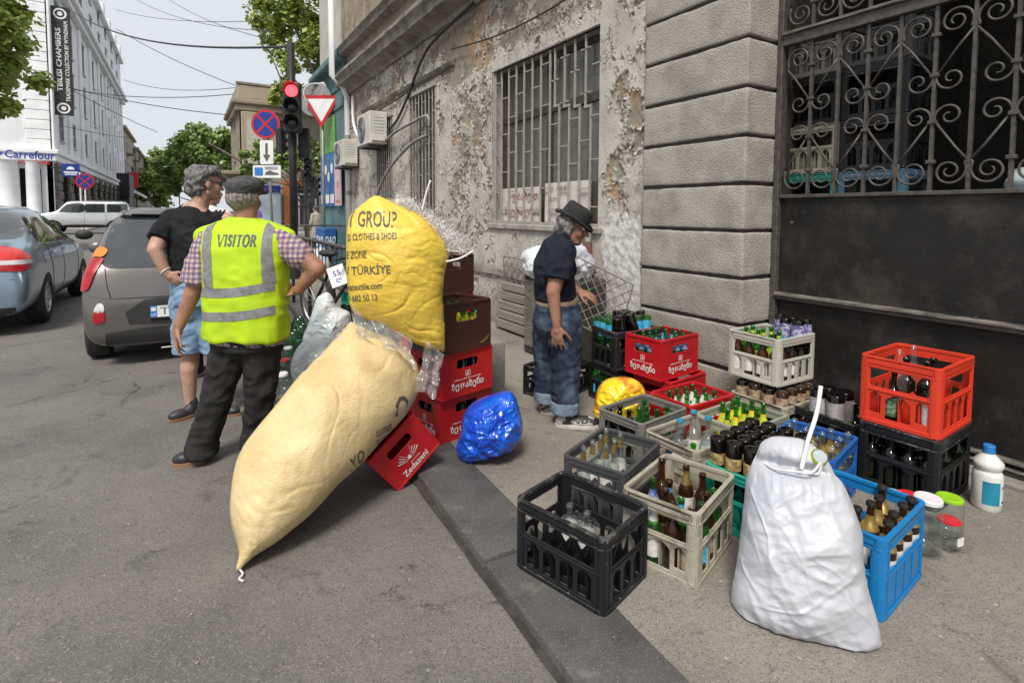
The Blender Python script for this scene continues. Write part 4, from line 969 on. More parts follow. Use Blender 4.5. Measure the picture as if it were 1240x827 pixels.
M_clear = mat('clear_lamp_lens', (.72, .72, .74), (.55, .55, .57), rough=.1, coat=1.)
M_chrome = mat('bright_chrome', (.75, .76, .78), rough=.15, metal=1.)
M_plate = mat('plate_white', (.82, .82, .82), (.78, .78, .78), rough=.4)

def body_mesh(st, paintm, arches, width):
    """lofted closed body from stations (y, zbot, zbelt, ztop, half width, half width at roof); wheel arches cut out"""
    V, F = [], []; K = 10
    for y, zb, zm, zt, w, wr in st:
        zt2 = max(zt, zm + .02)
        half = [(w * .55, zb), (w * .93, zb + .03), (w, zb + (zm - zb) * .35), (w * 1.01, zb + (zm - zb) * .72), (w * .965, zm), (wr + (w * .96 - wr) * .45, zm + (zt2 - zm) * .5), (wr, zt2 - .09 * min(1, (zt2 - zm) * 3)), (wr * .72, zt2 - .012)]
        row = [(x, y, z) for x, z in half] + [(0, y, zt2 + .006)] + [(-x, y, z) for x, z in reversed(half)] + [(0, y, zb)]
        V += row
    n = len(V) // len(st)
    for i in range(len(st) - 1):
        for j in range(n): a, b = i * n + j, i * n + (j + 1) % n; F.append((a, b, b + n, a + n))
    m = len(st) * n
    for base, rev in ((0, False), (m - n, True)):       # end caps as quad strips
        h = n // 2
        for j in range(h):
            a, b, c, d = base + j, base + j + 1, base + (n - 2 - j - 1) % n, base + (n - 2 - j) % n
            if j == h - 1: continue
            f = (a, b, c, d); F.append(tuple(reversed(f)) if not rev else f)
        f = (base + n - 1, base, base + n - 2); F.append(tuple(reversed(f)) if not rev else f)
    me = bpy.data.meshes.new('body'); me.from_pydata(V, [], F)
    o = bpy.data.objects.new('body', me); C.objects.link(o)
    s = o.modifiers.new('s', 'SUBSURF'); s.levels = 3; s.render_levels = 3
    cut = Geo()
    for y, r in arches:
        for sx in (-1, 1):
            T = Matrix.Translation((sx * width * .72, y, r * .95 - .03)) @ Matrix.Rotation(PI / 2, 4, 'Y'); cut.lathe([(0, -.36), (r, -.36), (r, .36), (0, .36)], 40, T=T)
    co = bpy.data.objects.new('cutter', cut.mesh('cutter', M_plast)); C.objects.link(co)
    b = o.modifiers.new('b', 'BOOLEAN'); b.object = co; b.operation = 'DIFFERENCE'; b.solver = 'EXACT'
    dg = bpy.context.evaluated_depsgraph_get(); out = bpy.data.meshes.new_from_object(o.evaluated_get(dg)); out.name = 'body'
    bpy.data.objects.remove(o); bpy.data.objects.remove(co)
    out.materials.clear(); out.materials.append(paintm)
    out.polygons.foreach_set('use_smooth', [True] * len(out.polygons)); out.set_sharp_from_angle(angle=R(50)); out.update()
    return out
_wheels = {}
def wheel(parent, x, y, r, wd, spokes=7, key='a'):
    k = (r, wd, spokes)
    if k not in _wheels:
        g = Geo(); g.lathe([(r * .64, -wd / 2), (r * .9, -wd / 2), (r * .97, -wd * .42), (r, -wd * .3), (r, wd * .3), (r * .97, wd * .42), (r * .9, wd / 2), (r * .64, wd / 2), (r * .6, 0), (r * .64, -wd / 2)], 40)
        tread = g.mesh('tyre', M_rubber, auto=40)
        h = Geo(); h.lathe([(r * .655, -wd * .46), (r * .655, wd * .44), (r * .6, wd * .45), (r * .57, wd * .3), (r * .57, -wd * .44)], 36)
        h.lathe([(0, wd * .32), (r * .14, wd * .34), (r * .17, wd * .25), (0, wd * .2)], 16)
        for i in range(spokes):
            T = Matrix.Rotation(2 * PI * i / spokes, 4, 'Z'); h.add([(r * .1, -r * .075, wd * .33), (r * .6, -r * .05, wd * .42), (r * .6, r * .05, wd * .42), (r * .1, r * .075, wd * .33), (r * .1, -r * .09, wd * .12), (r * .6, -r * .07, wd * .2), (r * .6, r * .07, wd * .2), (r * .1, r * .09, wd * .12)], [(0, 1, 2, 3), (0, 4, 5, 1), (3, 2, 6, 7)], 0, T)
        d = Geo(); d.lathe([(0, wd * .05), (r * .57, wd * .05)], 24)
        _wheels[k] = (tread, h.mesh('rim', M_alloy, auto=35), d.mesh('brake_disc', M_plast))
    a, b, c = _wheels[k]; s = 1 if x > 0 else -1
    T = Matrix.Translation((x, y, r)) @ Matrix.Rotation(s * PI / 2, 4, 'Y')
    w = bpy.data.objects.new('wheel', None); C.objects.link(w); w.parent = parent; w.matrix_local = T; w.empty_display_size = .1
    put('tyre', a, w); put('rim', b, w); put('brake_disc', c, w)
def dpatch(name, bvh, loops, T, m, parent, off=.004, step=.05, **k):
    V, F = tri2d(loops, step); g = drape(bvh, V, F, T, off)
    return g.obj(name, m, parent, smooth=True, **k)
REAR = frame((0, -2, 0), (1, 0, 0), (0, 0, 1), (0, -1, 0)); FRONT = frame((0, 8, 0), (-1, 0, 0), (0, 0, 1), (0, 1, 0))
RIGHT = frame((3, 0, 0), (0, 1, 0), (0, 0, 1), (1, 0, 0)); LEFT = frame((-3, 0, 0), (0, -1, 0), (0, 0, 1), (-1, 0, 0))
K7 = .7071
CORNER = {1: frame((3, -3, 0), (K7, K7, 0), (0, 0, 1), (K7, -K7, 0)), -1: frame((-3, -3, 0), (K7, -K7, 0), (0, 0, 1), (-K7, -K7, 0))}
def corners(name, bvh, poly, m, parent, off=.016):
    """lamp patches wrapped round both rear corners; poly in (distance along the 45 degree line, z)"""
    for s in (1, -1): dpatch(name, bvh, [[(s * a, z) for a, z in smooth_loop(poly, 3)]], CORNER[s], m, parent, off, .03)
def sides(name, bvh, poly, m, parent, off=.004, step=.06, both=True):
    """poly in (y, z); draped on both flanks"""
    dpatch(name, bvh, [smooth_loop(poly, 4)], RIGHT, m, parent, off, step)
    if both: dpatch(name, bvh, [smooth_loop([(-y, z) for y, z in poly], 4)], LEFT, m, parent, off, step)
def seam(bvh, pts, T, parent, m=M_plast, r=.004, closed=False, name='panel_gap'):
    d = -(T.to_3x3() @ Vector((0, 0, 1))); out = []
    for x, y in smooth_loop(pts, 5, closed):
        o = T @ Vector((x, y, 0)); h = bvh.ray_cast(o, d)
        if h[0]: out.append(h[0])
    if len(out) > 2: Geo().tube(out, r, 5, closed=closed).obj(name, m, parent)
def mirror2(p): return [(-x, y) for x, y in p]

# --- small taupe hatchback with its rear to us
def hatchback(loc, rz, label, pm, plate=True, group=None):
    t = thing('parked_car', label, 'car', loc, rz, group); W = .775
    st = [(.0, .30, .5, .6, .60, .5), (.03, .2, .55, .72, .72, .6), (.10, .17, .78, .93, W, .66), (.16, .17, .9, 1.0, W, .64), (.30, .17, .93, 1.22, W, .60), (.44, .17, .93, 1.42, W, .58), (.62, .17, .93, 1.475, W, .57), (1.3, .17, .92, 1.49, W + .01, .57), (1.9, .17, .92, 1.45, W, .56), (2.35, .17, .93, 1.22, W, .57), (2.65, .17, .92, 1.0, W, .6), (3.2, .18, .8, .9, W - .02, .55), (3.45, .2, .6, .72, .66, .5), (3.5, .3, .5, .6, .5, .4)]
    me = body_mesh(st, pm, ((.62, .31), (2.95, .31)), W); bv = bvh_me(me); put('body', me, t)
    dpatch('rear_window', bv, [smooth_loop([(-.6, .93), (-.3, .91), (.3, .91), (.6, .93), (.61, 1.1), (.53, 1.36), (.3, 1.405), (-.3, 1.405), (-.53, 1.36), (-.61, 1.1)], 4)], REAR, M_cglass, t, .003)
    dpatch('spoiler', bv, [[(-.52, 1.385), (.52, 1.385), (.5, 1.44), (-.5, 1.44)]], REAR, pm, t, .05)
    for s, f in ((1, lambda p: p), (-1, mirror2)):
        dpatch('reflector', bv, [smooth_loop(f([(.68, .44), (.61, .44), (.605, .53), (.675, .53)]), 4)], REAR, M_tail, t, .012, .03)
        dpatch('reverse_light', bv, [smooth_loop(f([(.675, .535), (.605, .535), (.61, .6), (.65, .605)]), 4)], REAR, M_clear, t, .012, .03)
    corners('tail_light', bv, [(.565, .735), (.63, .72), (.665, .8), (.70, .98), (.64, 1.0), (.56, 1.0), (.545, .93), (.55, .82)], M_tail, t); corners('turn_light', bv, [(.70, 1.01), (.64, 1.015), (.575, 1.015), (.57, 1.06), (.60, 1.09), (.65, 1.1), (.70, 1.08)], M_amber, t)
    dpatch('lower_bumper', bv, [[(-.6, .22), (.6, .22), (.6, .33), (.3, .36), (-.3, .36), (-.6, .33)]], REAR, M_plast, t, .012)
    dpatch('plate_recess', bv, [smooth_loop([(-.42, .4), (.42, .4), (.3, .62), (-.3, .62)], 2)], REAR, M_plast, t, .004)
    seam(bv, [(-.6, .95), (-.56, .68), (-.45, .645), (.45, .645), (.56, .68), (.6, .95)], REAR, t)
    seam(bv, [(-.76, .7), (-.5, .64), (.5, .64), (.76, .7)], REAR, t, r=.003)
    if plate:
        h = bv.ray_cast(Vector((0, -2, .5)), Vector((0, 1, 0)))[0]
        Tq = Matrix.Translation((0, h.y - .012, .505)) @ Matrix.Rotation(PI / 2 - .06, 4, 'X')
        p = put('licence_plate', Geo().sheet([rrect(-.26, .26, -.056, .056, .008)], -.004, .004).mesh('licence_plate', M_plate), t, T=Tq)
        put('plate_border', Geo().sheet([rrect(-.268, .268, -.064, .064, .01), rrect(-.258, .258, -.054, .054, .008)], -.003, .006).mesh('plate_border', M_plast), p)
        put('country_strip', Geo().sheet([rrect(-.257, -.205, -.053, .053, .006)], .004, .006).mesh('country_strip', M_skyblue), p)
        g = Geo(); letter(g, 'GE', -.231, -.028, .024, Matrix.Identity(4), z=.0065); g.sheet([rrect(-.25, -.212, .005, .04, .002)], .006, .007); put('country_mark', g.mesh('country_mark', M_signw), p)
        g = Geo(); letter(g, 'TG-010', .02, 0, .07, Matrix.Identity(4), z=.0045, width=.4); put('lettering', g.mesh('lettering', M_ink), p)
    sides('side_window', bv, [(.5, 1.0), (.6, 1.3), (.85, 1.38), (1.3, 1.385), (1.3, .98)], M_cglass, t); sides('side_window', bv, [(1.36, .98), (1.36, 1.385), (1.8, 1.35), (2.25, 1.05), (2.2, .98)], M_cglass, t)
    dpatch('windscreen', bv, [[(-.55, 1.0), (.55, 1.0), (.5, 1.38), (-.5, 1.38)]], FRONT, M_cglass, t)
    for y in (.62, 2.95):
        for x in (-.7, .7): wheel(t, x, y, .29, .19, 7)
    for s in (-1, 1): put('wing_mirror', Geo().ball((s * .86, 2.15, 1.0), (.1, .05, .075)).mesh('wing_mirror', pm, smooth=True), t)
    g = Geo(); g.tube([(.0, .42, 1.46), (0, .32, 1.62)], .005); put('aerial', g.mesh('aerial', M_plast), t)
    return t
hb = hatchback((-.03, 6.0, ROAD), 0, 'taupe hatchback parked by the kerb with its rear plate towards us', M_taupe)

# --- steel blue saloon at the left edge
t = thing('parked_car', 'steel blue saloon car cut by the left edge with glowing red tail light', 'car', (-2.4, 8.1, ROAD), R(-1)); W = .855
st = [(.0, .32, .55, .66, .66, .5), (.04, .22, .62, .82, .8, .66), (.12, .2, .82, 1.0, W, .72), (.5, .19, .93, 1.06, W, .74), (.75, .19, .95, 1.16, W, .66), (1.1, .19, .96, 1.4, W, .6), (1.45, .19, .95, 1.505, W, .58), (2.0, .19, .94, 1.53, W, .58), (2.5, .19, .93, 1.47, W, .58), (3.0, .19, .94, 1.2, W, .62), (3.35, .19, .93, 1.0, W, .7), (4.0, .2, .8, .88, W - .03, .62), (4.3, .22, .6, .74, .74, .5), (4.38, .32, .5, .6, .6, .45)]
me = body_mesh(st, M_steel, ((.98, .345), (3.55, .345)), W); bv = bvh_me(me); put('body', me, t)
dpatch('rear_window', bv, [smooth_loop([(-.62, 1.1), (.62, 1.1), (.58, 1.3), (.48, 1.42), (-.48, 1.42), (-.58, 1.3)], 4)], REAR, M_cglass, t, .004)
corners('tail_light', bv, [(.36, .872), (.36, .9), (.48, .97), (.6, 1.02), (.72, 1.0), (.8, .93), (.84, .872)], M_taillit, t, .012); corners('tail_light', bv, [(.35, .825), (.355, .865), (.83, .862), (.8, .82)], M_clear, t, .012); corners('tail_light', bv, [(.35, .76), (.35, .818), (.79, .812), (.72, .75)], M_tail, t, .012)
dpatch('bumper_strip', bv, [[(-.74, .24), (.74, .24), (.74, .34), (-.74, .34)]], REAR, M_plast, t, .008)
seam(bv, [(-.84, .66), (0, .64), (.84, .66)], REAR, t); seam(bv, [(-.6, 1.03), (-.5, .72), (.5, .72), (.6, 1.03)], REAR, t)
sides('side_window', bv, [(1.0, 1.06), (1.2, 1.32), (1.5, 1.41), (1.98, 1.42), (1.95, 1.02), (1.3, 1.03)], M_cglass, t); sides('side_window', bv, [(2.06, 1.02), (2.06, 1.42), (2.5, 1.37), (3.0, 1.1), (3.0, 1.03)], M_cglass, t)
for ys in ([(.98, 1.44), (1.3, 1.47), (1.98, 1.475)], [(2.05, 1.475), (2.5, 1.42), (2.9, 1.2)]):
    seam(bv, ys, RIGHT, t, M_clear, .018, name='rain_visor')
seam(bv, [(1.25, 1.04), (1.3, .7), (1.36, .5), (1.55, .27)], RIGHT, t, r=.005); seam(bv, [(2.02, 1.02), (2.04, .6), (2.04, .25)], RIGHT, t, r=.005); seam(bv, [(3.02, 1.02), (3.1, .6), (3.1, .25)], RIGHT, t, r=.005)
seam(bv, [(1.0, 1.02), (2.0, .995), (3.05, 1.0)], RIGHT, t, M_chrome, .007, name='chrome_strip')
for y in (1.5, 2.3): dpatch('door_handle', bv, [rrect(y - .1, y + .1, .87, .905, .012)], RIGHT, M_chrome, t, .022, .04)
seam(bv, [(1.3, .23), (2.2, .22), (3.2, .23)], RIGHT, t, M_plast, .03, name='sill_trim')
dpatch('fuel_flap', bv, [circ(.98, .84, .085)], RIGHT, M_steel, t, .004, .04)
for y in (.98, 3.55):
    for x in (-.76, .76): wheel(t, x, y, .325, .2, 9)
for s in (-1, 1): put('wing_mirror', Geo().ball((s * .98, 2.85, 1.06), (.12, .06, .08)).mesh('wing_mirror', M_steel if s < 0 else M_plast, smooth=True), t)

# --- white off-roader crossing the junction
t = thing('off_road_car', 'white boxy off-roader crossing the junction in front of the hotel', 'car', (-2.75, 43.0, ROAD), R(90)); W = .98
st = [(.0, .5, .7, .8, .85, .75), (.05, .42, .9, 1.2, W, .8), (.14, .4, 1.25, 1.62, W, .8), (.3, .4, 1.28, 1.92, W, .8), (.5, .4, 1.28, 2.03, W, .86), (.7, .4, 1.28, 2.05, W, .86), (2.0, .4, 1.28, 2.07, W, .86), (3.2, .4, 1.27, 2.05, W, .86), (3.4, .4, 1.27, 1.98, W, .86), (3.75, .4, 1.27, 1.5, W, .86), (3.95, .4, 1.26, 1.34, W, .88), (4.9, .4, 1.1, 1.26, W, .86), (5.1, .42, .9, 1.06, W - .06, .8), (5.15, .5, .7, .85, .8, .7)]
me = body_mesh(st, M_cwhite, ((.95, .46), (4.0, .46)), W); bv = bvh_me(me); put('body', me, t)
for p in ([(.26, 1.38), (.32, 1.84), (.4, 1.88), (1.3, 1.88), (1.34, 1.84), (1.34, 1.38), (1.3, 1.35), (.3, 1.35)], [(1.46, 1.36), (1.46, 1.86), (1.5, 1.88), (2.4, 1.88), (2.42, 1.85), (2.42, 1.36), (2.38, 1.34), (1.5, 1.34)], [(2.52, 1.35), (2.52, 1.88), (3.2, 1.87), (3.35, 1.8), (3.65, 1.42), (3.6, 1.35)]): sides('side_window', bv, p, M_cglass, t, .006)
dpatch('rear_window', bv, [[(-.7, 1.34), (.7, 1.34), (.64, 1.8), (-.64, 1.8)]], REAR, M_cglass, t)
for f in (lambda p: p, mirror2): dpatch('tail_light', bv, [f([(.95, .95), (.78, .95), (.78, 1.25), (.95, 1.25)])], REAR, M_tail, t, .02)
sides('sill_trim', bv, [(1.6, .42), (1.6, .56), (3.4, .56), (3.4, .42)], M_plast, t, .02)
for yy in (1.4, 2.47): seam(bv, [(-yy, 1.34), (-yy, .9), (-yy, .45)], LEFT, t, r=.008)
for y in (.95, 4.0):
    for x in (-.86, .86): wheel(t, x, y, .4, .27, 6)
g = Geo()
for s in (-1, 1): g.tube([(s * .7, .4, 2.05), (s * .7, 2.4, 2.08)], .025)
for y in (.5, 1.2, 1.9): g.tube([(-.7, y, 2.06), (.7, y, 2.06)], .018)
g.obj('roof_rack', M_plast, t)
for i, (x, y, lab) in enumerate(((-6.9, 62, 'small dark car parked far along the hotel front, nearest of the far row'), (-7.0, 71, 'small car second in the far row along the hotel'), (-7.0, 80, 'small car third in the far row along the hotel'), (-6.4, 100, 'tiny distant car under the far trees'), (.9, 66, 'small car parked far ahead on the side of the brown corner building'))):
    c = copy_tree(hb); c.location = (x, y, ROAD); tag(c, lab, 'car', 'cars parked far down the street')
# ================================================================ PEOPLE
M_skin = mat('tanned_skin', (.36, .185, .12), (.27, .13, .085), rough=.55, sc=14, bump=.12, bsc=160, sss=.08, dirt=(.3, .12, .09), dsc=9, dband=(.6, .85), bdist=.003)
M_skinl = mat('fair_skin', (.5, .3, .22), (.42, .24, .175), rough=.55, sc=14, bump=.1, bsc=150, sss=.08, bdist=.003)
def hair_mat(n, a, b): return mat(n, a, b, rough=.7, sc=60, stretch=(1, 1, .25), bump=.8, bsc=140, bdist=.006)
M_hair = hair_mat('grey_hair', (.2, .195, .19), (.045, .043, .041)); M_hairs = hair_mat('short_grey_hair', (.3, .28, .26), (.16, .13, .11)); M_hairdk = hair_mat('dark_hair', (.05, .042, .036), (.13, .12, .11))
def cloth(n, c, c2=None, **k):
    k.setdefault('sc', 9); return mat(n, c, c2, rough=.9, bump=.35, bsc=320, bdist=.003, spec=.2, **k)
M_tee = cloth('black_cotton', (.012, .012, .015), (.02, .02, .024)); M_navy = cloth('navy_cotton', (.011, .014, .024), (.018, .022, .034))
M_char = cloth('charcoal_trouser_cloth', (.022, .021, .021), (.034, .032, .031)); M_wool = cloth('grey_wool_cap', (.06, .06, .063), (.1, .1, .1), sc=40)
M_denim = cloth('light_denim', (.24, .36, .5), (.16, .25, .39), sc=12)
M_jeans = cloth('worn_dark_jeans', (.024, .034, .06), (.1, .14, .2), sc=5, band=(.42, .68), dirt=(.2, .27, .36), dsc=4, dband=(.6, .85), stretch=(1, 1, .6))
M_cuff = cloth('turned_jeans_cuff', (.2, .26, .34), (.13, .18, .25)); M_beltt = mat('tan_belt', (.35, .27, .18), rough=.6)
M_hiviz = mat('hi_vis_yellow', (.47, .67, .01), (.39, .58, .01), rough=.75, sc=6, bump=.2, bsc=260, bdist=.002)
M_refl = mat('reflective_grey', (.24, .24, .25), (.17, .17, .175), rough=.45, sc=30)
M_shoe = mat('dark_shoe', (.02, .022, .03), (.035, .036, .045), rough=.5); M_sole = mat('pale_sole', (.6, .57, .52), (.45, .42, .38), rough=.8); M_brsole = mat('brown_sole', (.25, .13, .07), rough=.8)
M_felt = mat('black_felt', (.015, .015, .016), (.026, .026, .027), rough=.95, sc=20, bump=.3, bsc=200, bdist=.004)
M_eye = mat('eye_white', (.7, .68, .64), rough=.2); M_pupil = mat('dark_iris', (.02, .015, .012), rough=.15)
def plaid_mat():
    m, t, N, L = _nodes('purple_plaid'); out = N('ShaderNodeOutputMaterial'); b = N('ShaderNodeBsdfPrincipled'); L(b.outputs[0], out.inputs[0])
    v = _coords(t); col = (.55, .42, .4)
    for ax, c, sc, lo in (('X', (.06, .04, .14), 11, .45), ('Z', (.07, .05, .16), 11, .45), ('X', (.45, .2, .1), 5.5, .93), ('Z', (.45, .2, .1), 5.5, .93)):
        wv = N('ShaderNodeTexWave'); wv.bands_direction = ax; wv.inputs['Scale'].default_value = sc; wv.inputs['Distortion'].default_value = .6; wv.inputs['Detail Scale'].default_value = 1.
        L(v, wv.inputs['Vector']); f = _ramp(t, wv.outputs['Fac'], lo, lo + .12)
        mu = N('ShaderNodeMath'); mu.operation = 'MULTIPLY'; mu.inputs[1].default_value = .62; L(f, mu.inputs[0]); col = _mix(t, mu.outputs[0], col, c)
    L(col, b.inputs['Base Color']); b.inputs['Roughness'].default_value = .9; return m
M_plaid = plaid_mat()

def loft(g, rings, yaw=0., n=28, pw=1.):
    """rings (centre, half width, half depth): stacked ellipses along a spine, closed at both ends"""
    P = [Vector(r[0]) for r in rings]; V = []; k = len(P)
    for i in range(k):
        t = (P[min(i + 1, k - 1)] - P[max(i - 1, 0)]).normalized(); s = Vector((math.cos(yaw), math.sin(yaw), 0)); f = t.cross(s).normalized(); s = f.cross(t)
        for j in range(n):
            a = 2 * PI * j / n; ca, sa = math.cos(a), math.sin(a)
            V.append(P[i] + s * rings[i][1] * math.copysign(abs(ca) ** pw, ca) + f * rings[i][2] * math.copysign(abs(sa) ** pw, sa))
    F = [(i * n + j, i * n + (j + 1) % n, (i + 1) * n + (j + 1) % n, (i + 1) * n + j) for i in range(k - 1) for j in range(n)] + [tuple(reversed(range(n))), tuple(range((k - 1) * n, k * n))]
    return g.add(V, F)
def hand(g, w, d, n, sgn, curl=.3, spread=.16, sc=1., curls=None):
    """w wrist, d pointing direction, n palm normal, sgn side of the thumb"""
    d = Vector(d).normalized(); n = Vector(n); n = (n - d * n.dot(d)).normalized(); s = d.cross(n) * sgn; w = Vector(w)
    Rm = Matrix((s, d, n)).transposed()
    g.ball(w + d * .05 * sc, (.041 * sc, .052 * sc, .017 * sc), rot=Rm); g.cap(w - d * .02, .025 * sc, w + d * .03 * sc, .027 * sc)
    for i, (o, l) in enumerate(((.031, .072), (.0105, .082), (-.0105, .076), (-.03, .058))):
        dd = (d + s * o / .03 * spread).normalized(); p = w + d * .086 * sc + s * o * sc; c = (curls[i] if curls else curl) * (1 + .15 * i)
        for ph, fr in enumerate((.42, .32, .26)):
            dd = (dd * math.cos(c * .9) + n * math.sin(c * .9)).normalized(); q = p + dd * l * fr * sc
            g.cap(p, (.0092 - .0008 * ph) * sc, q, (.0086 - .0009 * ph) * sc, 8); p = q
    p = w + d * .022 * sc + s * .026 * sc; dd = (d * .75 + s * .75 + n * .25).normalized()
    for l, r in ((.04, .0125), (.03, .0105), (.024, .009)):
        q = p + dd * l * sc; g.cap(p, r * sc, q, r * .9 * sc, 8); p = q; dd = (dd + d * .35 + n * .12).normalized()
def head_frame(c, fwd, tilt=0.):
    f = Vector(fwd).normalized(); r = f.cross(Vector((0, 0, 1))).normalized(); u = r.cross(f); return frame(c, r, f, u)
def head(g, T, s=1., lean=True):
    q = T.to_3x3(); b = lambda c, r: g.ball(T @ (Vector(c) * s), tuple(x * s for x in r), 18, 14, rot=q)
    c = lambda a, r0, e, r1: g.cap(T @ (Vector(a) * s), r0 * s, T @ (Vector(e) * s), r1 * s)
    b((0, -.014, .032), (.076, .096, .084)); b((0, .028, -.028), (.06, .064, .084)); b((0, .05, -.088), (.04, .036, .028)); c((0, .082, .012), .009, (0, .113, -.03), .014)
    c((-.036, .08, .026), .012, (.036, .08, .026), .012); c((-.022, .086, -.062), .009, (.022, .086, -.062), .009)
    for k in (-1, 1):
        b((k * .079, -.008, -.006), (.011, .021, .034)); b((k * .036, .06, -.032), (.027, .026, .03)); c((k * .012, .1, -.034), .009, (k * .014, .095, -.034), .008); c((k * .055, .0, -.06), .02, (k * .03, .05, -.095), .018)
def eyes(t, T, s=1.):
    for k in (-1, 1):
        o = put('eye', Geo().ball((0, 0, 0), .013 * s, 12, 8).mesh('eye', M_eye, smooth=True), t, T=T @ Matrix.Translation((k * .031 * s, .078 * s, .008 * s)))
        put('iris', Geo().ball((0, .008 * s, 0), .0075 * s, 10, 6).mesh('iris', M_pupil, smooth=True), o)
def folds(amp, sx=9, sz=22, seed=0, ridged=True):
    def f(co, n):
        v = noise.noise((co.x * sx + seed, co.y * sx, co.z * sz + 2 * noise.noise((co.x * 5, co.y * 5, co.z * 4 + seed)))) + .5 * noise.noise((co.x * sx * 2.1, co.y * sx * 2 + seed, co.z * sz * 1.6))
        return amp * ((1 - 2.2 * abs(v)) if ridged else v)
    return f
def wear(name, g, m, t, vox=.008, sm=3, disp=None): return put(name, solid(g, vox, sm, disp, m, name), t)
def shoe(t, heel, toe, m, sole, w=.042, h=.075):
    a, b = Vector(heel), Vector(toe); d = (b - a); l = d.length; d.normalize(); s = Vector((-d.y, d.x, 0)); T = frame((a.x, a.y, 0), s, d, (0, 0, 1))
    g = Geo(); g.ball(T @ Vector((0, l * .2, a.z + .05)), (w * .95, l * .26, .05), rot=T.to_3x3()); g.ball(T @ Vector((0, l * .62, a.z + .035)), (w * 1.05, l * .4, .038), rot=T.to_3x3()); g.cap(T @ Vector((0, l * .12, a.z + .04)), w * .9, T @ Vector((0, l * .14, a.z + h + .03)), w * .82)
    o = wear('shoe', g, m, t, .006, 3)
    out = [(w * 1.08 * math.sin(a2) * (1 if abs(a2) < 9 else 1), l * .5 - l * .54 * math.cos(a2)) for a2 in [2 * PI * i / 28 for i in range(28)]]
    g = Geo(); g.sheet([out], a.z - .004, a.z + .02, T=T); put('sole', g.mesh('sole', sole, bevel=.004), o); return o

# ---------------------------------------------------------------- man in the hi-vis vest
def pt(u, d, z): return (u, d, z)
t = thing('person', 'man seen from behind in yellow visitor vest and grey flat cap holding a cigarette', 'person', (.205, 3.46, ROAD), -YAW)
g = Geo()
HT = head_frame((.1, .02, 1.525), (.12, 1, -.02)); head(g, HT); g.cap((.116, .0, 1.38), .06, (.118, .005, 1.46), .056)
loft(g, [((.116, 0, .72), .17, .11), ((.116, 0, .9), .17, .115), ((.112, 0, 1.15), .18, .11), ((.112, 0, 1.3), .17, .09), ((.114, 0, 1.39), .07, .06)])
g.cap((-.10, 0, 1.27), .066, (-.165, -.03, 1.02), .052); g.cap((-.165, -.03, 1.02), .05, (-.235, -.08, .80), .031)
hand(g, (-.237, -.085, .795), (-.12, -.06, -1), (.8, .5, 0), 1, .32, curls=(.28, .3, .4, .5))
g.cap((.33, 0, 1.28), .064, (.525, -.03, 1.125), .05); g.cap((.525, -.03, 1.125), .049, (.41, .0, 1.0), .033); hand(g, (.405, .01, .995), (-.8, .5, -.15), (-.4, -.3, .6), -1, .3)
for a, b, c in (((.02, 0, .72), (-.06, -.03, .42), (-.165, -.04, .07)), ((.195, 0, .72), (.18, .0, .42), (.11, .06, .07))): g.cap(a, .09, b, .055); g.cap(b, .05, c, .035)
put('body', solid(g, .0065, 3, None, M_skin, 'body'), t)
g = Geo(); g.ball(HT @ Vector((0, -.02, -.005)), (.083, .097, .075), rot=HT.to_3x3()); o = put('hair', solid(g, .008, 1, folds(.004, 40, 40, 3), M_hairs, 'hair'), t)
g = Geo()                                                 # flat cap
for zz, rx, ry in ((.035, .094, .112), (.055, .104, .125), (.085, .106, .125), (.105, .09, .108), (.118, .05, .06), (.12, .0, .0)): pass
q = HT.to_3x3(); g.ball(HT @ Vector((0, .0, .06)), (.094, .125, .058), rot=q); g.ball(HT @ Vector((0, .03, .085)), (.086, .108, .04), rot=q); loft(g, [(HT @ Vector((0, -.012, .012)), .08, .102), (HT @ Vector((0, -.012, .06)), .086, .11)], yaw=-.12)
g.ball(HT @ Vector((0, .12, .035)), (.068, .055, .012), rot=q)
wear('flat_cap', g, M_wool, t, .006, 3, folds(.0025, 12, 30, 5))
g = Geo()                                                 # plaid shirt: sleeves, collar, hem under the vest
loft(g, [((.108, 0, .695), .205, .15), ((.118, 0, .9), .2, .135), ((.112, 0, 1.15), .2, .13), ((.112, 0, 1.3), .19, .1), ((.114, 0, 1.4), .08, .07)])
g.cap((-.085, 0, 1.27), .085, (-.135, -.01, 1.12), .09); loft(g, [((-.13, -.005, 1.16), .09, .092), ((-.152, -.015, 1.035), .096, .098)])
g.cap((.3, 0, 1.28), .082, (.4, -.01, 1.215), .08); g.cap((.4, -.01, 1.215), .08, (.425, -.012, 1.195), .078)
wear('shirt', g, M_plaid, t, .008, 3, folds(.005, 10, 20, 2))
g = Geo()                                                 # trousers
g.ball((.11, .0, .735), (.205, .15, .13)); loft(g, [((.11, 0, .66), .195, .145), ((.11, 0, .8), .195, .14)])
for a, b, c, e in (((.025, 0, .70), (-.05, -.025, .42), (-.135, -.04, .14), (-.155, -.045, .045)), ((.195, 0, .70), (.18, .0, .42), (.125, .05, .14), (.115, .06, .05))):
    g.cap(a, .112, b, .084); g.cap(b, .084, c, .077); loft(g, [(c, .077, .085), (e, .085, .095)])
wear('trousers', g, M_char, t, .009, 3, folds(.009, 7, 13, 4))
shoe(t, (-.13, -.03, .0), (-.29, -.09, .0), M_shoe, M_brsole); shoe(t, (.11, .03, 0), (.14, .26, 0), M_shoe, M_brsole)
g = Geo()                                                 # vest
loft(g, [((.105, -.005, .725), .228, .175), ((.108, -.005, .82), .226, .172), ((.115, -.005, 1.0), .222, .166), ((.115, -.005, 1.12), .228, .16), ((.11, -.004, 1.24), .245, .148), ((.112, 0, 1.315), .235, .12), ((.113, 0, 1.375), .15, .09), ((.114, 0, 1.41), .085, .075)], pw=.82)
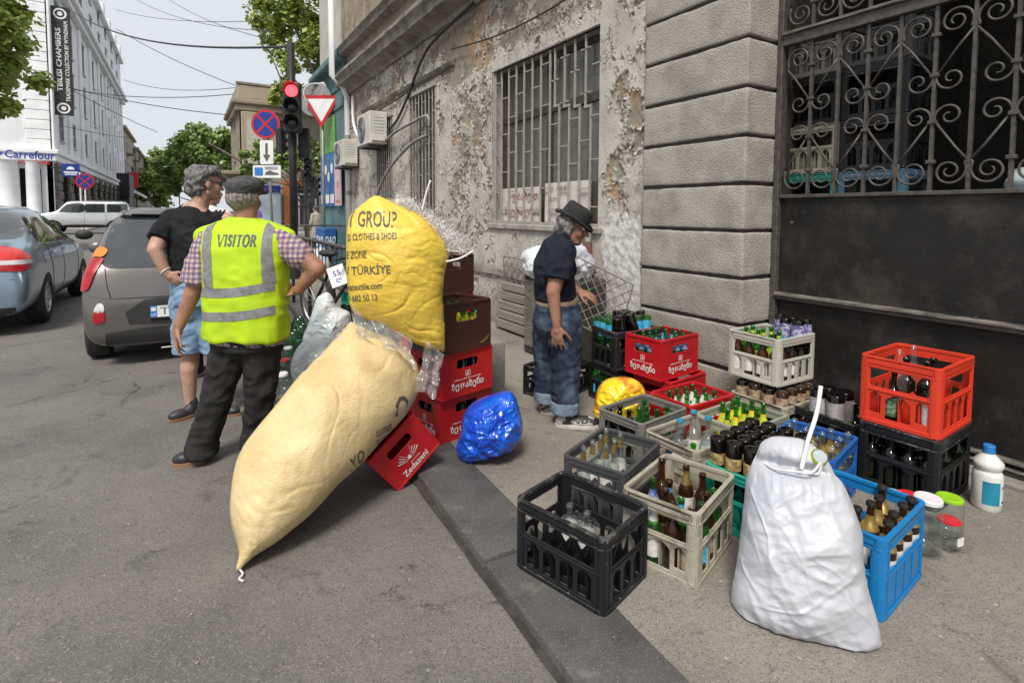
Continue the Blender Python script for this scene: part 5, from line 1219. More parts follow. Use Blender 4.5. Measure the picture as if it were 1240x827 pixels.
g.cap((.03, 0, 1.345), .06, (-.125, 0, 1.3), .06); g.cap((.2, 0, 1.345), .06, (.34, 0, 1.3), .058)
def vfold(co, n):
    lower = max(0, min(1, (1.2 - co.z) / .4))
    return .009 * (1 - 2 * abs(noise.noise((co.x * 7, co.y * 7, co.z * 3 + 1.5 * noise.noise((co.x * 4, 0, co.z * 4)))))) * (.5 + lower) + .004 * noise.noise((co.x * 16, co.y * 8, co.z * 22)) - .012 * max(0, noise.noise((co.x * 5 + 3, co.z * 2.5, 1)))
vest = wear('hi_vis_vest', g, M_hiviz, t, .009, 3, vfold); bv = bvh_me(vest.data)
TB = frame((0, -1, 0), (1, 0, 0), (0, 0, 1), (0, -1, 0))
def band(pts0, pts1): return [list(pts0) + list(reversed(pts1))]
for z0, z1, dz in ((.845, .895, .03), (.975, 1.025, .035)):
    V, F = tri2d([[(-.098, z0 - .003), (.12, z0 + .004), (.318, z0 + dz), (.318, z1 + dz), (.12, z1 + .004), (-.098, z1 - .003)]], .02); drape(bv, V, F, TB, .003).obj('reflective_band', M_refl, vest, smooth=True)
for lp in ([(-.085, 1.355), (-.03, 1.385), (-.005, 1.2), (.01, 1.028), (-.058, 1.024), (-.07, 1.2)], [(.255, 1.385), (.3, 1.355), (.31, 1.2), (.325, 1.055), (.268, 1.05), (.262, 1.2)]):
    V, F = tri2d([lp], .02); drape(bv, V, F, TB, .004).obj('reflective_band', M_refl, vest, smooth=True)
def serif_word(word, cx, cz, h, wd, stroke=.16):
    """roman capitals with serifs as flat strokes"""
    G = {'V': (.9, [((0, 1), (.45, 0)), ((.9, 1), (.45, 0))], [(0, 1), (.9, 1)]), 'I': (.3, [((.15, 0), (.15, 1))], [(.15, 0), (.15, 1)]), 'T': (.8, [((.4, 0), (.4, 1)), ((0, .95), (.8, .95))], [(.4, 0)]),
         'R': (.8, [((.15, 0), (.15, 1)), ((.15, .95), (.5, .95)), ((.5, .95), (.62, .74)), ((.62, .74), (.48, .5)), ((.48, .5), (.15, .5)), ((.42, .5), (.78, 0))], [(.15, 0), (.15, 1), (.75, 0)]),
         'O': (.9, [((.45 + .42 * math.cos(a), .5 + .5 * math.sin(a)), (.45 + .42 * math.cos(a + .45), .5 + .5 * math.sin(a + .45))) for a in [2 * PI * i / 14 for i in range(14)]], []),
         'S': (.62, [((.56, .8), (.4, .97)), ((.4, .97), (.2, .95)), ((.2, .95), (.08, .78)), ((.08, .78), (.2, .58)), ((.2, .58), (.45, .42)), ((.45, .42), (.54, .22)), ((.54, .22), (.4, .04)), ((.4, .04), (.2, .03)), ((.2, .03), (.06, .22))], [])}
    tot = sum(G[c][0] + .2 for c in word) - .2; k = wd / tot; V, F = [], []; x = cx - wd / 2
    def seg(a, b, w):
        a, b = Vector(a), Vector(b); d = (b - a).normalized(); n = Vector((-d.y, d.x)) * w / 2; i = len(V); V.extend([tuple(a - n - d * w * .2), tuple(b - n + d * w * .2), tuple(b + n + d * w * .2), tuple(a + n - d * w * .2)]); F.append((i, i + 1, i + 2, i + 3))
    for ch in word:
        wd1, st, sf = G[ch]; m = lambda p: (x + p[0] * k, cz - h / 2 + p[1] * h)
        for j, (a, b) in enumerate(st): seg(m(a), m(b), h * (stroke if (abs(a[0] - b[0]) < .2 or ch in 'OS' or j == 0 or (ch == 'R' and j == 5)) else stroke * .55))
        for s in sf: seg((m(s)[0] - .16 * k, m(s)[1]), (m(s)[0] + .16 * k, m(s)[1]), h * .07)
        x += (wd1 + .2) * k
    return V, F
V, F = serif_word('VISITOR', .128, 1.285, .06, .21); drape(bv, V, F, TB, .003).obj('lettering', M_ink, vest)
c = thing('cigarette', 'white cigarette held between the fingers of the man in the vest', 'cigarette', tuple((t.matrix_basis @ Vector((0, 0, 0)))) )
Mw = Matrix.Translation((.205, 3.46, ROAD)) @ Matrix.Rotation(-YAW, 4, 'Z'); p = Mw @ Vector((-.262, -.1, .69)); c.location = p
Geo().tube([(.012, 0, 0), (-.05, -.02, .004)], .0045, 8).obj('paper', M_sole, c); Geo().tube([(.0121, .0005, 0), (.03, .004, -.002)], .0046, 8).obj('filter', M_beltt, c)

# ---------------------------------------------------------------- man in the black tee
t = thing('person', 'grey haired man in black t-shirt and denim shorts with hand on hip by the car', 'person', (-.03, 4.38, ROAD), -YAW)
g = Geo(); HT = head_frame((.175, .03, 1.635), (.64, .76, -.03)); head(g, HT); g.cap((.14, .0, 1.45), .06, (.165, .01, 1.57), .056)
loft(g, [((.11, 0, .9), .16, .11), ((.11, 0, 1.1), .17, .12), ((.1, 0, 1.3), .18, .12), ((.11, 0, 1.42), .14, .09), ((.13, 0, 1.5), .06, .06)], yaw=-.3)
g.cap((-.06, -.02, 1.37), .06, (-.06, -.16, 1.19), .05); g.cap((-.06, -.16, 1.19), .048, (.0, -.15, 1.03), .033); hand(g, (.003, -.15, 1.025), (.75, .2, -.65), (.1, .9, .1), 1, .35)
g.cap((.31, .05, 1.38), .06, (.36, .05, 1.1), .05)
for a, b, c in (((.05, 0, .85), (.05, .02, .48), (.045, .0, .08)), ((.2, .02, .85), (.23, .06, .48), (.26, .04, .08))): g.cap(a, .09, b, .06); g.cap(b, .056, (Vector(b) + Vector(c)) / 2 + Vector((0, -.02, .06)), .058); g.cap((Vector(b) + Vector(c)) / 2 + Vector((0, -.02, .06)), .056, c, .034)
put('body', solid(g, .007, 3, None, M_skinl, 'body'), t)
g = Geo(); q = HT.to_3x3()
for c, r in (((0, -.03, .045), (.088, .098, .082)), ((0, -.06, -.02), (.078, .062, .075)), ((0, .02, .085), (.07, .075, .04))): g.ball(HT @ Vector(c), r, rot=q)
def hairdisp(co, n): return .016 * noise.noise((co.x * 22, co.y * 22, co.z * 26)) + .009 * noise.noise((co.x * 60, co.y * 60, co.z * 40)) + .003
wear('hair', g, M_hair, t, .006, 1, hairdisp)
g = Geo()
for k in (-1, 1):
    g.tube([HT @ Vector((k * .034 + .026 * math.cos(a), .1, .006 + .02 * math.sin(a))) for a in [2 * PI * i / 16 for i in range(16)]], .0028, 5, closed=True); g.tube([HT @ Vector((k * .06, .098, .012)), HT @ Vector((k * .08, .0, .008))], .0028, 5)
put('glasses', g.mesh('glasses', M_plast), t)
g = Geo(); loft(g, [((.11, 0, .985), .19, .135), ((.105, 0, 1.1), .188, .135), ((.1, 0, 1.28), .2, .135), ((.105, 0, 1.4), .185, .105), ((.125, 0, 1.475), .08, .07)], yaw=-.3)
g.cap((-.03, -.01, 1.375), .085, (-.055, -.07, 1.31), .08); loft(g, [((-.05, -.06, 1.325), .082, .085), ((-.06, -.12, 1.25), .078, .08)], yaw=.9); g.cap((.26, .05, 1.37), .08, (.34, .05, 1.22), .08)
wear('t_shirt', g, M_tee, t, .009, 3, folds(.007, 7, 14, 8))
g = Geo(); loft(g, [((.11, 0, .80), .19, .14), ((.11, 0, 1.0), .18, .13)], yaw=-.3)
for a, b in (((.05, .0, .82), (.045, .01, .46)), ((.2, .02, .82), (.225, .05, .46))): g.cap(a, .115, Vector(a).lerp(Vector(b), .6), .105); loft(g, [(Vector(a).lerp(Vector(b), .5), .108, .11), (b, .1, .108)])
wear('shorts', g, M_denim, t, .009, 3, folds(.007, 8, 16, 9))
shoe(t, (.075, .02, 0), (-.03, -.13, 0), M_shoe, M_brsole); shoe(t, (.2, .02, 0), (.39, .0, 0), M_shoe, M_brsole)
wf = put('wrist_watch', Geo().tube([(-.003 + .034 * math.cos(a) * .7, -.15 + .034 * math.sin(a), 1.04 + .034 * math.cos(a) * .7) for a in [2 * PI * i / 18 for i in range(18)]], .007, 6, closed=True).mesh('wrist_watch', M_sole), t)

# ---------------------------------------------------------------- man in striped white jacket, mostly hidden
M_wjack = cloth('white_track_jacket', (.68, .68, .7), (.6, .6, .62))
p = Vector((-.62, 5.35, ROAD)); t = thing('person', 'man in white jacket with black shoulder stripes standing behind the black t-shirt', 'person', (.13, 5.3, ROAD), -YAW)
g = Geo(); HT = head_frame((.05, .05, 1.62), (.4, .9, 0)); head(g, HT); g.cap((.02, 0, 1.45), .06, (.045, .03, 1.55), .055)
loft(g, [((0, 0, .85), .17, .11), ((0, 0, 1.3), .19, .12), ((0, 0, 1.46), .07, .06)])
for s in (-1, 1): g.cap((s * .1, 0, .85), .09, (s * .11, 0, .45), .06); g.cap((s * .11, 0, .45), .05, (s * .11, 0, .06), .035); g.cap((s * .2, 0, 1.35), .06, (s * .27, .05, 1.0), .045); g.cap((s * .27, .05, 1.0), .04, (s * .2, .25, .95), .03); hand(g, (s * .2, .25, .95), (-s * .3, 1, 0), (0, 0, -1), -s)
put('body', solid(g, .009, 3, None, M_skinl, 'body'), t)
g = Geo(); loft(g, [((0, 0, .8), .23, .16), ((0, 0, 1.05), .23, .16), ((0, 0, 1.28), .27, .17), ((0, 0, 1.42), .24, .12), ((0, 0, 1.49), .09, .08)])
for s in (-1, 1): g.cap((s * .18, 0, 1.38), .085, (s * .29, .05, 1.02), .07); g.cap((s * .29, .05, 1.02), .07, (s * .21, .24, .95), .05)
jk = wear('jacket', g, M_wjack, t, .011, 3, folds(.008, 6, 11, 12)); bv = bvh_me(jk.data)
for k in range(3):
    for s in (-1, 1):
        V, F = tri2d([[(s * (.1 + .028 * k), 1.6), (s * (.115 + .028 * k), 1.6), (s * (.30 + .03 * k), 1.0), (s * (.285 + .03 * k), 1.0)]], .03); drape(bv, V, F, TB, .004).obj('stripe', M_black, jk)
g = Geo(); g.ball((0, 0, .85), (.2, .14, .12))
for s in (-1, 1): g.cap((s * .1, 0, .82), .11, (s * .11, 0, .45), .09); g.cap((s * .11, 0, .45), .085, (s * .11, 0, .1), .075)
wear('trousers', g, M_char, t, .012, 2, folds(.008, 6, 11, 3)); shoe(t, (-.11, -.05, 0), (-.13, .2, 0), M_shoe, M_sole); shoe(t, (.11, -.05, 0), (.13, .2, 0), M_shoe, M_sole)

# ---------------------------------------------------------------- man in the black hat
t = thing('person', 'man in black hat, navy t-shirt and turned-up jeans bending over crates', 'person', (2.16, 2.86, 0), -YAW)
g = Geo(); HT = head_frame((.06, -.02, 1.315), (1, -.3, -.34)); head(g, HT, .98); g.cap((.015, 0, 1.2), .062, (.045, -.01, 1.28), .055)
loft(g, [((-.045, .0, .74), .13, .1), ((-.055, 0, .9), .14, .1), ((-.06, 0, 1.05), .165, .11), ((-.02, 0, 1.17), .17, .09), ((.02, 0, 1.22), .08, .06)], yaw=PI / 2)
g.cap((-.025, -.17, 1.15), .062, (-.085, -.22, .905), .046); g.cap((-.085, -.22, .905), .045, (-.062, -.225, .69), .029); hand(g, (-.062, -.225, .69), (.08, .0, -1), (.3, 1, 0), 1, .22, .2, 1.02)
g.cap((-.01, .16, 1.15), .06, (.05, .2, .93), .045); g.cap((.05, .2, .93), .043, (.105, .1, .865), .029); hand(g, (.105, .1, .865), (.9, -.2, -.3), (.1, .35, -.9), -1, .25)
for a, b, c in (((-.03, -.07, .7), (.02, -.09, .4), (.015, -.09, .08)), ((-.08, .07, .7), (-.095, .11, .4), (-.085, .12, .08))): g.cap(a, .075, b, .06); g.cap(b, .055, c, .036)
put('body', solid(g, .0065, 3, None, M_skin, 'body'), t); eyes(t, HT, .98)
g = Geo(); q = HT.to_3x3()
for c, r in (((0, -.03, .0), (.084, .085, .085)), ((0, -.07, -.045), (.072, .04, .055)), ((.075, -.012, -.025), (.012, .03, .045))): g.ball(HT @ Vector(c), r, rot=q)
wear('hair', g, M_hair, t, .007, 1, hairdisp)
g = Geo()
for c, r in (((0, .052, -.095), (.04, .036, .024)), ((.045, .015, -.08), (.016, .035, .022)), ((-.045, .015, -.08), (.016, .035, .022))): g.ball(HT @ Vector(c), r, rot=q)
M_stub = hair_mat('grey_stubble', (.2, .14, .11), (.12, .085, .07))
wear('stubble', g, M_stub, t, .006, 2)
q4 = q.to_4x4(); TH = Matrix.Translation(HT @ Vector((0, -.005, .045))) @ q4 @ Matrix.Rotation(-.22, 4, 'X')
g = Geo(); n = 36; prof = [(1.34, .012), (1.36, .004), (1.3, -.006), (1.0, .0), (.99, .02), (.93, .07), (.86, .098), (.7, .104), (.35, .092), (0, .088)]; V, F = [], []
for r, z in prof:
    for j in range(n):
        a = 2 * PI * j / n; zz = z + (.014 * math.cos(2 * a) if r > 1.2 else 0) - (.02 * abs(math.cos(a)) ** 4 * (r < .8) * (math.sin(a) > -2))
        V.append((.086 * r * math.cos(a), .104 * r * math.sin(a), zz))
F = [(i * n + j, i * n + (j + 1) % n, (i + 1) * n + (j + 1) % n, (i + 1) * n + j) for i in range(len(prof) - 1) for j in range(n)]
hat = put('hat', Geo().add(V, F, 0, TH).mesh('hat', M_felt, smooth=True), t); sm = hat.modifiers.new('thick', 'SOLIDIFY'); sm.thickness = .004
g = Geo(); g.lathe([(1.012, .003), (1.0, .028)], 36, T=TH @ Matrix.Diagonal((.087, .105, 1, 1))); put('hat_band', g.mesh('hat_band', M_black, smooth=True), hat)
g = Geo(); loft(g, [((-.05, .0, .83), .175, .138), ((-.06, 0, .92), .172, .134), ((-.07, 0, 1.05), .185, .132), ((-.03, 0, 1.17), .19, .108), ((.02, 0, 1.235), .085, .07)], yaw=PI / 2)
g.cap((-.02, -.15, 1.15), .085, (-.045, -.195, 1.06), .085); loft(g, [((-.04, -.19, 1.08), .085, .088), ((-.06, -.212, .985), .083, .086)], yaw=PI / 2); g.cap((-.01, .15, 1.15), .08, (.03, .19, 1.0), .08)
wear('t_shirt', g, M_navy, t, .008, 3, folds(.008, 8, 13, 14))
g = Geo(); loft(g, [((-.045, 0, .792), .174, .142), ((-.047, 0, .832), .172, .139)], yaw=PI / 2); wear('belt', g, M_beltt, t, .008, 2)
g = Geo(); g.ball((-.05, .0, .69), (.145, .18, .13)); loft(g, [((-.045, 0, .66), .17, .14), ((-.045, 0, .805), .168, .136)], yaw=PI / 2)
legs = (((.0, -.08, .68), (.015, -.09, .4), (.01, -.09, .17)), ((-.08, .09, .68), (-.1, .11, .4), (-.09, .12, .17)))
for a, b, c in legs: g.cap(a, .115, b, .094); g.cap(b, .094, c, .09)
wear('jeans', g, M_jeans, t, .009, 3, folds(.01, 8, 13, 16))
for a, b, c in legs:
    c = Vector(c); g = Geo(); loft(g, [(c + Vector((0, 0, -.005)), .095, .1), (c + Vector((0, 0, -.08)), .094, .099)]); wear('jeans_cuff', g, M_cuff, t, .007, 3, folds(.004, 10, 25, 6))
M_shoew = mat('white_and_black_trainer', (.55, .52, .47), (.03, .03, .032), rough=.6, sc=11, band=(.46, .52))
shoe(t, (-.045, -.1, 0), (.225, -.13, 0), M_shoew, M_sole, .048); shoe(t, (-.13, .12, 0), (.12, .13, 0), M_shoew, M_sole, .048)

# ---------------------------------------------------------------- far pedestrians
def walker(loc, rz, label, top, legsm, hair, h=1.7, long=False):
    t = thing('person', label, 'person', loc, rz); s = h / 1.7; g = Geo(); HT = head_frame((0, .02, 1.58 * s), (0, 1, 0)); head(g, HT); g.cap((0, 0, 1.4 * s), .055, (0, .01, 1.52 * s), .05)
    loft(g, [((0, 0, .8 * s), .15, .1), ((0, 0, 1.25 * s), .17, .11), ((0, 0, 1.42 * s), .06, .06)])
    for k in (-1, 1): g.cap((k * .09, 0, .85 * s), .08, (k * .1, .04, .45 * s), .055); g.cap((k * .1, .04, .45 * s), .05, (k * .1, -.03, .05), .035); g.cap((k * .19, 0, 1.34 * s), .05, (k * .24, 0, 1.05 * s), .04); g.cap((k * .24, 0, 1.05 * s), .038, (k * .22, .1, .82 * s), .028); hand(g, (k * .22, .1, .82 * s), (0, .3, -1), (-k, 0, 0), k)
    put('body', solid(g, .011, 2, None, M_skinl, 'body'), t)
    g = Geo(); loft(g, [((0, 0, (.5 if long else .8) * s), .21, .15), ((0, 0, 1.2 * s), .2, .14), ((0, 0, 1.36 * s), .17, .11), ((0, 0, 1.45 * s), .08, .07)])
    for k in (-1, 1): g.cap((k * .17, 0, 1.34 * s), .07, (k * .25, 0, 1.05 * s), .06); g.cap((k * .25, 0, 1.05 * s), .06, (k * .23, .08, .88 * s), .05)
    wear('coat' if long else 'top', g, top, t, .014, 2)
    g = Geo(); g.ball((0, 0, .82 * s), (.18, .13, .12))
    for k in (-1, 1): g.cap((k * .09, 0, .8 * s), .1, (k * .1, .04, .45 * s), .075); g.cap((k * .1, .04, .45 * s), .07, (k * .1, -.03, .08), .06)
    wear('trousers', g, legsm, t, .014, 2)
    g = Geo(); g.ball(HT @ Vector((0, -.02, .03)), (.09, .105, .095)); 
    if not long: g.ball(HT @ Vector((0, -.07, -.08)), (.08, .05, .1))
    wear('hair', g, hair, t, .012, 1)
    for k in (-1, 1): shoe(t, (k * .1, -.06, 0), (k * .1, .18, 0), M_shoe, M_brsole)
M_purple = cloth('purple_cotton', (.22, .12, .4)); M_coat = cloth('beige_coat', (.42, .37, .3))
walker((4.0, 37.2, .07), 2.6, 'far pedestrian in purple top standing by the pale blue poster', M_purple, M_char, M_hairdk, 1.66)
walker((4.1, 20.3, ROAD), .6, 'far pedestrian in a long beige coat behind the yield sign post', M_coat, M_char, M_hairdk, 1.68, True)
# ================================================================ CRATES AND BOTTLES
def plastic(n, c, rough=.45, dirtc=(.2, .18, .15), amt=.62, **k):
    return mat(n, c, tuple(x * .85 for x in c), rough=rough, sc=4, dirt=dirtc, dsc=5, dband=(amt, amt + .2), bump=.08, bsc=90, bdist=.003, speck=tuple(min(1, x * 1.5 + .05) for x in c), ssc=45, sband=(.7, .78), **k)
M_c = {'black': plastic('black_crate_plastic', (.011, .0115, .0135), dirtc=(.09, .085, .08), amt=.66), 'grey': plastic('dark_grey_crate_plastic', (.06, .063, .067), dirtc=(.12, .11, .1)), 'beige': plastic('dirty_beige_crate_plastic', (.4, .37, .295), dirtc=(.16, .13, .09), amt=.44),
       'greygreen': plastic('grey_green_crate_plastic', (.3, .31, .26), dirtc=(.15, .14, .11), amt=.56), 'midgrey': plastic('mid_grey_crate_plastic', (.19, .185, .165), dirtc=(.1, .09, .08), amt=.54), 'pale': plastic('pale_grey_crate_plastic', (.5, .49, .42), dirtc=(.25, .22, .18), amt=.6),
       'red': plastic('red_crate_plastic', (.5, .012, .018), rough=.35, dirtc=(.3, .02, .02), amt=.62), 'scarlet': plastic('scarlet_crate_plastic', (.68, .05, .022), rough=.4, dirtc=(.45, .06, .03)), 'brown': plastic('dark_brown_crate_plastic', (.06, .024, .018), rough=.35, dirtc=(.1, .05, .04)),
       'blue': plastic('bright_blue_crate_plastic', (.01, .2, .5), rough=.4, dirtc=(.1, .3, .5)), 'paleblue': plastic('pale_blue_crate_plastic', (.1, .22, .32), dirtc=(.15, .2, .24)), 'navy': plastic('royal_blue_crate_plastic', (.016, .11, .38), rough=.4, dirtc=(.08, .2, .42)), 'teal': plastic('teal_crate_plastic', (.02, .33, .25), rough=.4, dirtc=(.1, .35, .28))}
M_worn = mat('scuffed_black_plastic', (.016, .0165, .019), (.03, .03, .032), rough=.45, sc=8, dirt=(.13, .125, .12), dsc=9, dband=(.5, .68), speck=(.2, .19, .18), ssc=70, sband=(.64, .7))
M_print = mat('white_print', (.78, .76, .74), (.6, .56, .55), rough=.6, sc=30, band=(.5, .75)); M_gold = mat('gold_foil', (.55, .4, .14), (.4, .28, .09), rough=.35, metal=.7, sc=30)
def arch(x0, x1, y0, y1, k=.3):
    """five-sided slot with a pointed top"""
    w = x1 - x0; return [(x0, y0), (x1, y0), (x1, y1 - w * k), ((x0 + x1) / 2 + w * .18, y1), ((x0 + x1) / 2 - w * .18, y1), (x0, y1 - w * k)]
_cr = {}
def crate_parts(style, a, b, H, m):
    """shared meshes of one crate kind; x spans b, y spans a. returns [(name, mesh, child-of index or None)]"""
    key = (style, a, b, H, m.name)
    if key in _cr: return _cr[key]
    out = []; th = .007; c = .032; mw = M_worn if m is M_c['black'] else m
    def face(w, long):
        g = Geo(); h = w / 2; holes = []; ribs = []
        if style in ('arch', 'house', 'rib'):
            ty0, ty1 = H * .56, H * .84; holes.append(rrect(-h + c + .012, h - c - .012, ty0, ty1, .008))
            lo, hi = H * .1, H * .47; x0, x1 = -h + c + .014, h - c - .014; W = x1 - x0
            if style == 'arch': n = 4 if long else 3; holes += [arch(x0 + W * i / n + .01, x0 + W * (i + 1) / n - .01, lo, hi) for i in range(n)]
            elif style == 'house' and not long: holes += [arch(x0, x0 + W * .2, lo + .02, hi), arch(x0 + W * .28, x0 + W * .72, lo, hi, .25), arch(x0 + W * .8, x1, lo + .02, hi)]
            elif style == 'house': holes += [arch(x0 + W * i / 4 + .012, x0 + W * (i + 1) / 4 - .012, lo, hi, .5) for i in range(4)]
            else:
                if not long: holes += [rrect(x0 + W * i / 3 + .012, x0 + W * (i + 1) / 3 - .012, lo + .02, hi + .02, .006) for i in range(3)]
            for z0, z1, d in ((H * .9, H - .001, .006), (H * .84, H * .865, .005), (H * .5, H * .53, .005), (.0, H * .06, .006)): ribs.append((-h + .02, h - .02, z0, z1, d))
            for x in (-h + c + .003, h - c - .003): ribs.append((x - .004, x + .004, H * .06, H * .84, .0045))
            if style == 'rib':
                for i in range(1, 4): x = x0 + W * i / 4; ribs.append((x - .003, x + .003, H * .06, H * .5, .004))
        else:                                               # solid walls with one hand hole
            hw = .085 if long else .075; holes.append(rrect(-hw, hw, H * .62, H * .82, .018))
            ribs += [(-h + .004, h - .004, H * .93, H - .001, .003), (-h + .004, h - .004, 0, H * .05, .0035)]
            if style == 'solid':
                for i in range(5): x = -hw + .012 + i * (2 * hw - .024) / 4; pass
        T = frame((0, 0, 0), (1, 0, 0), (0, 0, 1), (0, -1, 0))
        g.sheet([[(-h + .004, 0), (h - .004, 0), (h - .004, H - .002), (-h + .004, H - .002)]] + holes, -th, 0, T=T)
        for x0, x1, z0, z1, d in ribs: g.box(x0, x1, -d, .0005, z0, z1)
        return g.mesh('side_panel', m, bevel=.0012)
    fx, fy = face(b, b > a), face(a, a > b)
    for T, me in ((Matrix.Translation((0, -a / 2, 0)), fx), (Matrix.Translation((0, a / 2, 0)) @ Matrix.Rotation(PI, 4, 'Z'), fx), (Matrix.Translation((b / 2, 0, 0)) @ Matrix.Rotation(PI / 2, 4, 'Z'), fy), (Matrix.Translation((-b / 2, 0, 0)) @ Matrix.Rotation(-PI / 2, 4, 'Z'), fy)): out.append(('side_panel', me, T))
    post = Geo()
    if style in ('arch', 'house', 'rib'):
        pl = [(0, -.003)] ; r = .02
        o = [(-.003, c)] + [(-.003 + r - r * math.cos(t), -.003 + r - r * math.sin(t)) for t in [PI / 2 * k / 4 for k in range(5)]] + [(c, -.003), (c, .008)] + [(.008 + .013 - .013 * math.cos(t), .008 + .013 - .013 * math.sin(t)) for t in [PI / 2 * (4 - k) / 4 for k in range(5)]] + [(.008, c)]
        post.sheet([o], 0.004, H - .004); post.box(c - .006, c, -.006, -.003, .01, H - .01); post.box(-.006, -.003, c - .006, c, .01, H - .01)
    else: post.box(-.0025, .006, -.0025, .006, .002, H - .003)
    pm = post.mesh('corner_post', m, bevel=.001 if style == 'solid' else 0)
    for sx in (0, 1):
        for sy in (0, 1):
            rz = {(0, 0): 0, (1, 0): PI / 2, (1, 1): PI, (0, 1): -PI / 2}[(sx, sy)]
            out.append(('corner_post', pm, Matrix.Translation(((sx - .5) * b, (sy - .5) * a, 0)) @ Matrix.Rotation(rz, 4, 'Z')))
    g = Geo(); e = .006; g.sheet([rrect(-b / 2 - e, b / 2 + e, -a / 2 - e, a / 2 + e, .03, 5), rrect(-b / 2 + .011, b / 2 - .011, -a / 2 + .011, a / 2 - .011, .02, 5)], H - .012, H + .004)
    out.append(('rim', g.mesh('rim', mw, bevel=.003, seg=2), Matrix.Identity(4))); g = Geo()
    if style != 'solid': g.sheet([rrect(-b / 2 - e, b / 2 + e, -a / 2 - e, a / 2 + e, .03, 5), rrect(-b / 2 + .0, b / 2 - .0, -a / 2 + .0, a / 2 - .0, .025, 5)], H * .855, H * .875); out.append(('band', g.mesh('band', mw, bevel=.002), Matrix.Identity(4))); g = Geo(); g.sheet([rrect(-b / 2 - e * .8, b / 2 + e * .8, -a / 2 - e * .8, a / 2 + e * .8, .03, 5), rrect(-b / 2, b / 2, -a / 2, a / 2, .025, 5)], .004, .018)
    if style != 'solid': out.append(('foot_band', g.mesh('foot_band', mw, bevel=.002), Matrix.Identity(4)))
    g = Geo()                                               # slatted floor
    for i in range(9): x = -b / 2 + .012 + (b - .03) * i / 8; g.box(x - .004, x + .014, -a / 2 + .008, a / 2 - .008, .008, .014)
    for i in range(6): y = -a / 2 + .012 + (a - .03) * i / 5; g.box(-b / 2 + .008, b / 2 - .008, y - .004, y + .012, .004, .0078)
    out.append(('base', g.mesh('base', m), Matrix.Identity(4)))
    nx, ny = (5, 4) if b > a else (4, 5); g = Geo(); hh, hl = H * .46, H * .3
    def wavy(w, n):
        p = [(-w / 2, .012), (w / 2, .012)]; k = n * 6
        for i in range(k + 1): t = i / k; x = w / 2 - w * t; s = abs(math.cos(PI * n * t)); p.append((x, hl + (hh - hl) * s ** 1.6))
        return p
    for i in range(1, nx): g.sheet([wavy(a - .02, ny)], -.0012, .0012, T=frame((-b / 2 + b * i / nx, 0, 0), (0, 1, 0), (0, 0, 1), (1, 0, 0)))
    for i in range(1, ny): g.sheet([wavy(b - .02, nx)], -.0012, .0012, T=frame((0, -a / 2 + a * i / ny, 0), (1, 0, 0), (0, 0, 1), (0, -1, 0)))
    out.append(('divider', g.mesh('divider', m), Matrix.Identity(4)))
    _cr[key] = out; return out
def zed_print(latin=False):
    """brand panel in the plane x right, y up, centred on the face, for a side of a red crate"""
    k = ('zed', latin)
    if k in _cr: return _cr[k]
    g = Geo(); I = Matrix.Identity(4)
    if not latin:
        letter(g, 'ზედაზენი', 0, -.072, .055, I, width=.225, bold=.03); letter(g, 'ლიმონათი', 0, -.033, .011, I, width=.13, bold=.02)
        for s in (-1, 1): g.sheet([[(s * .07, -.037), (s * .1, -.033), (s * .07, -.029)]], 0, .0006)
        g.sheet([rrect(-.017, .017, -.02, .014, .004), rrect(-.014, .014, -.017, .011, .003)], 0, .0006); g.sheet([[(-.009, -.012), (.009, -.012), (0, .008)]], 0, .0006)
    else:
        letter(g, 'Zedazeni', 0, -.088, .036, I, width=.175, bold=.02); letter(g, 'GEORGIA', .02, -.062, .008, I, width=.07)
        for s in (-1, 1):
            for i in range(4): g.sheet([[(s * .012, -.045 + .008 * i), (s * (.075 - .012 * i), -.012 + .012 * i), (s * (.07 - .012 * i), -.022 + .011 * i)]], 0, .0006)
        g.sheet([circ(0, -.03, .012)], 0, .0006)
    _cr[k] = g.mesh('print', M_print); return _cr[k]
def crate(label, m, style, F, th, a, b, H, z=0., group=None, prints=None, tilt=None, pad=.0):
    """crate whose near corner stands at F; th = heading of its b side measured from the street direction, in degrees"""
    mm = M_c[m]; t = R(th); v = Vector((math.sin(t), math.cos(t), 0)); u = Vector((-math.cos(t), math.sin(t), 0))
    cen = Vector((F[0], F[1], z)) + v * b / 2 + u * a / 2
    o = thing('bottle_crate', label, 'crate', cen, PI / 2 - t, group)
    if tilt is not None: o.matrix_basis = tilt
    kids = []
    for n, me, T in crate_parts(style, a, b, H, mm): kids.append(put(n, me, o, T=T))
    if prints:
        for k, (T, w) in enumerate(((Matrix.Translation((0, -a / 2 - .0015, H * .5)), b), (Matrix.Translation((-b / 2 - .0015, 0, H * .5)) @ Matrix.Rotation(-PI / 2, 4, 'Z'), a), (Matrix.Translation((0, a / 2 + .0015, H * .5)) @ Matrix.Rotation(PI, 4, 'Z'), b))):
            put('print', zed_print(prints == 'latin'), kids[(0, 3, 1)[k]], T=Matrix.Translation((0, -.0035, H * .5)) @ Matrix.Rotation(PI / 2, 4, 'X') @ Matrix.Diagonal((1.15 if w > .35 else .95, 1.05, 1, 1)))
    o['_dims'] = (a, b, H); return o
S1, B1 = .31, .41
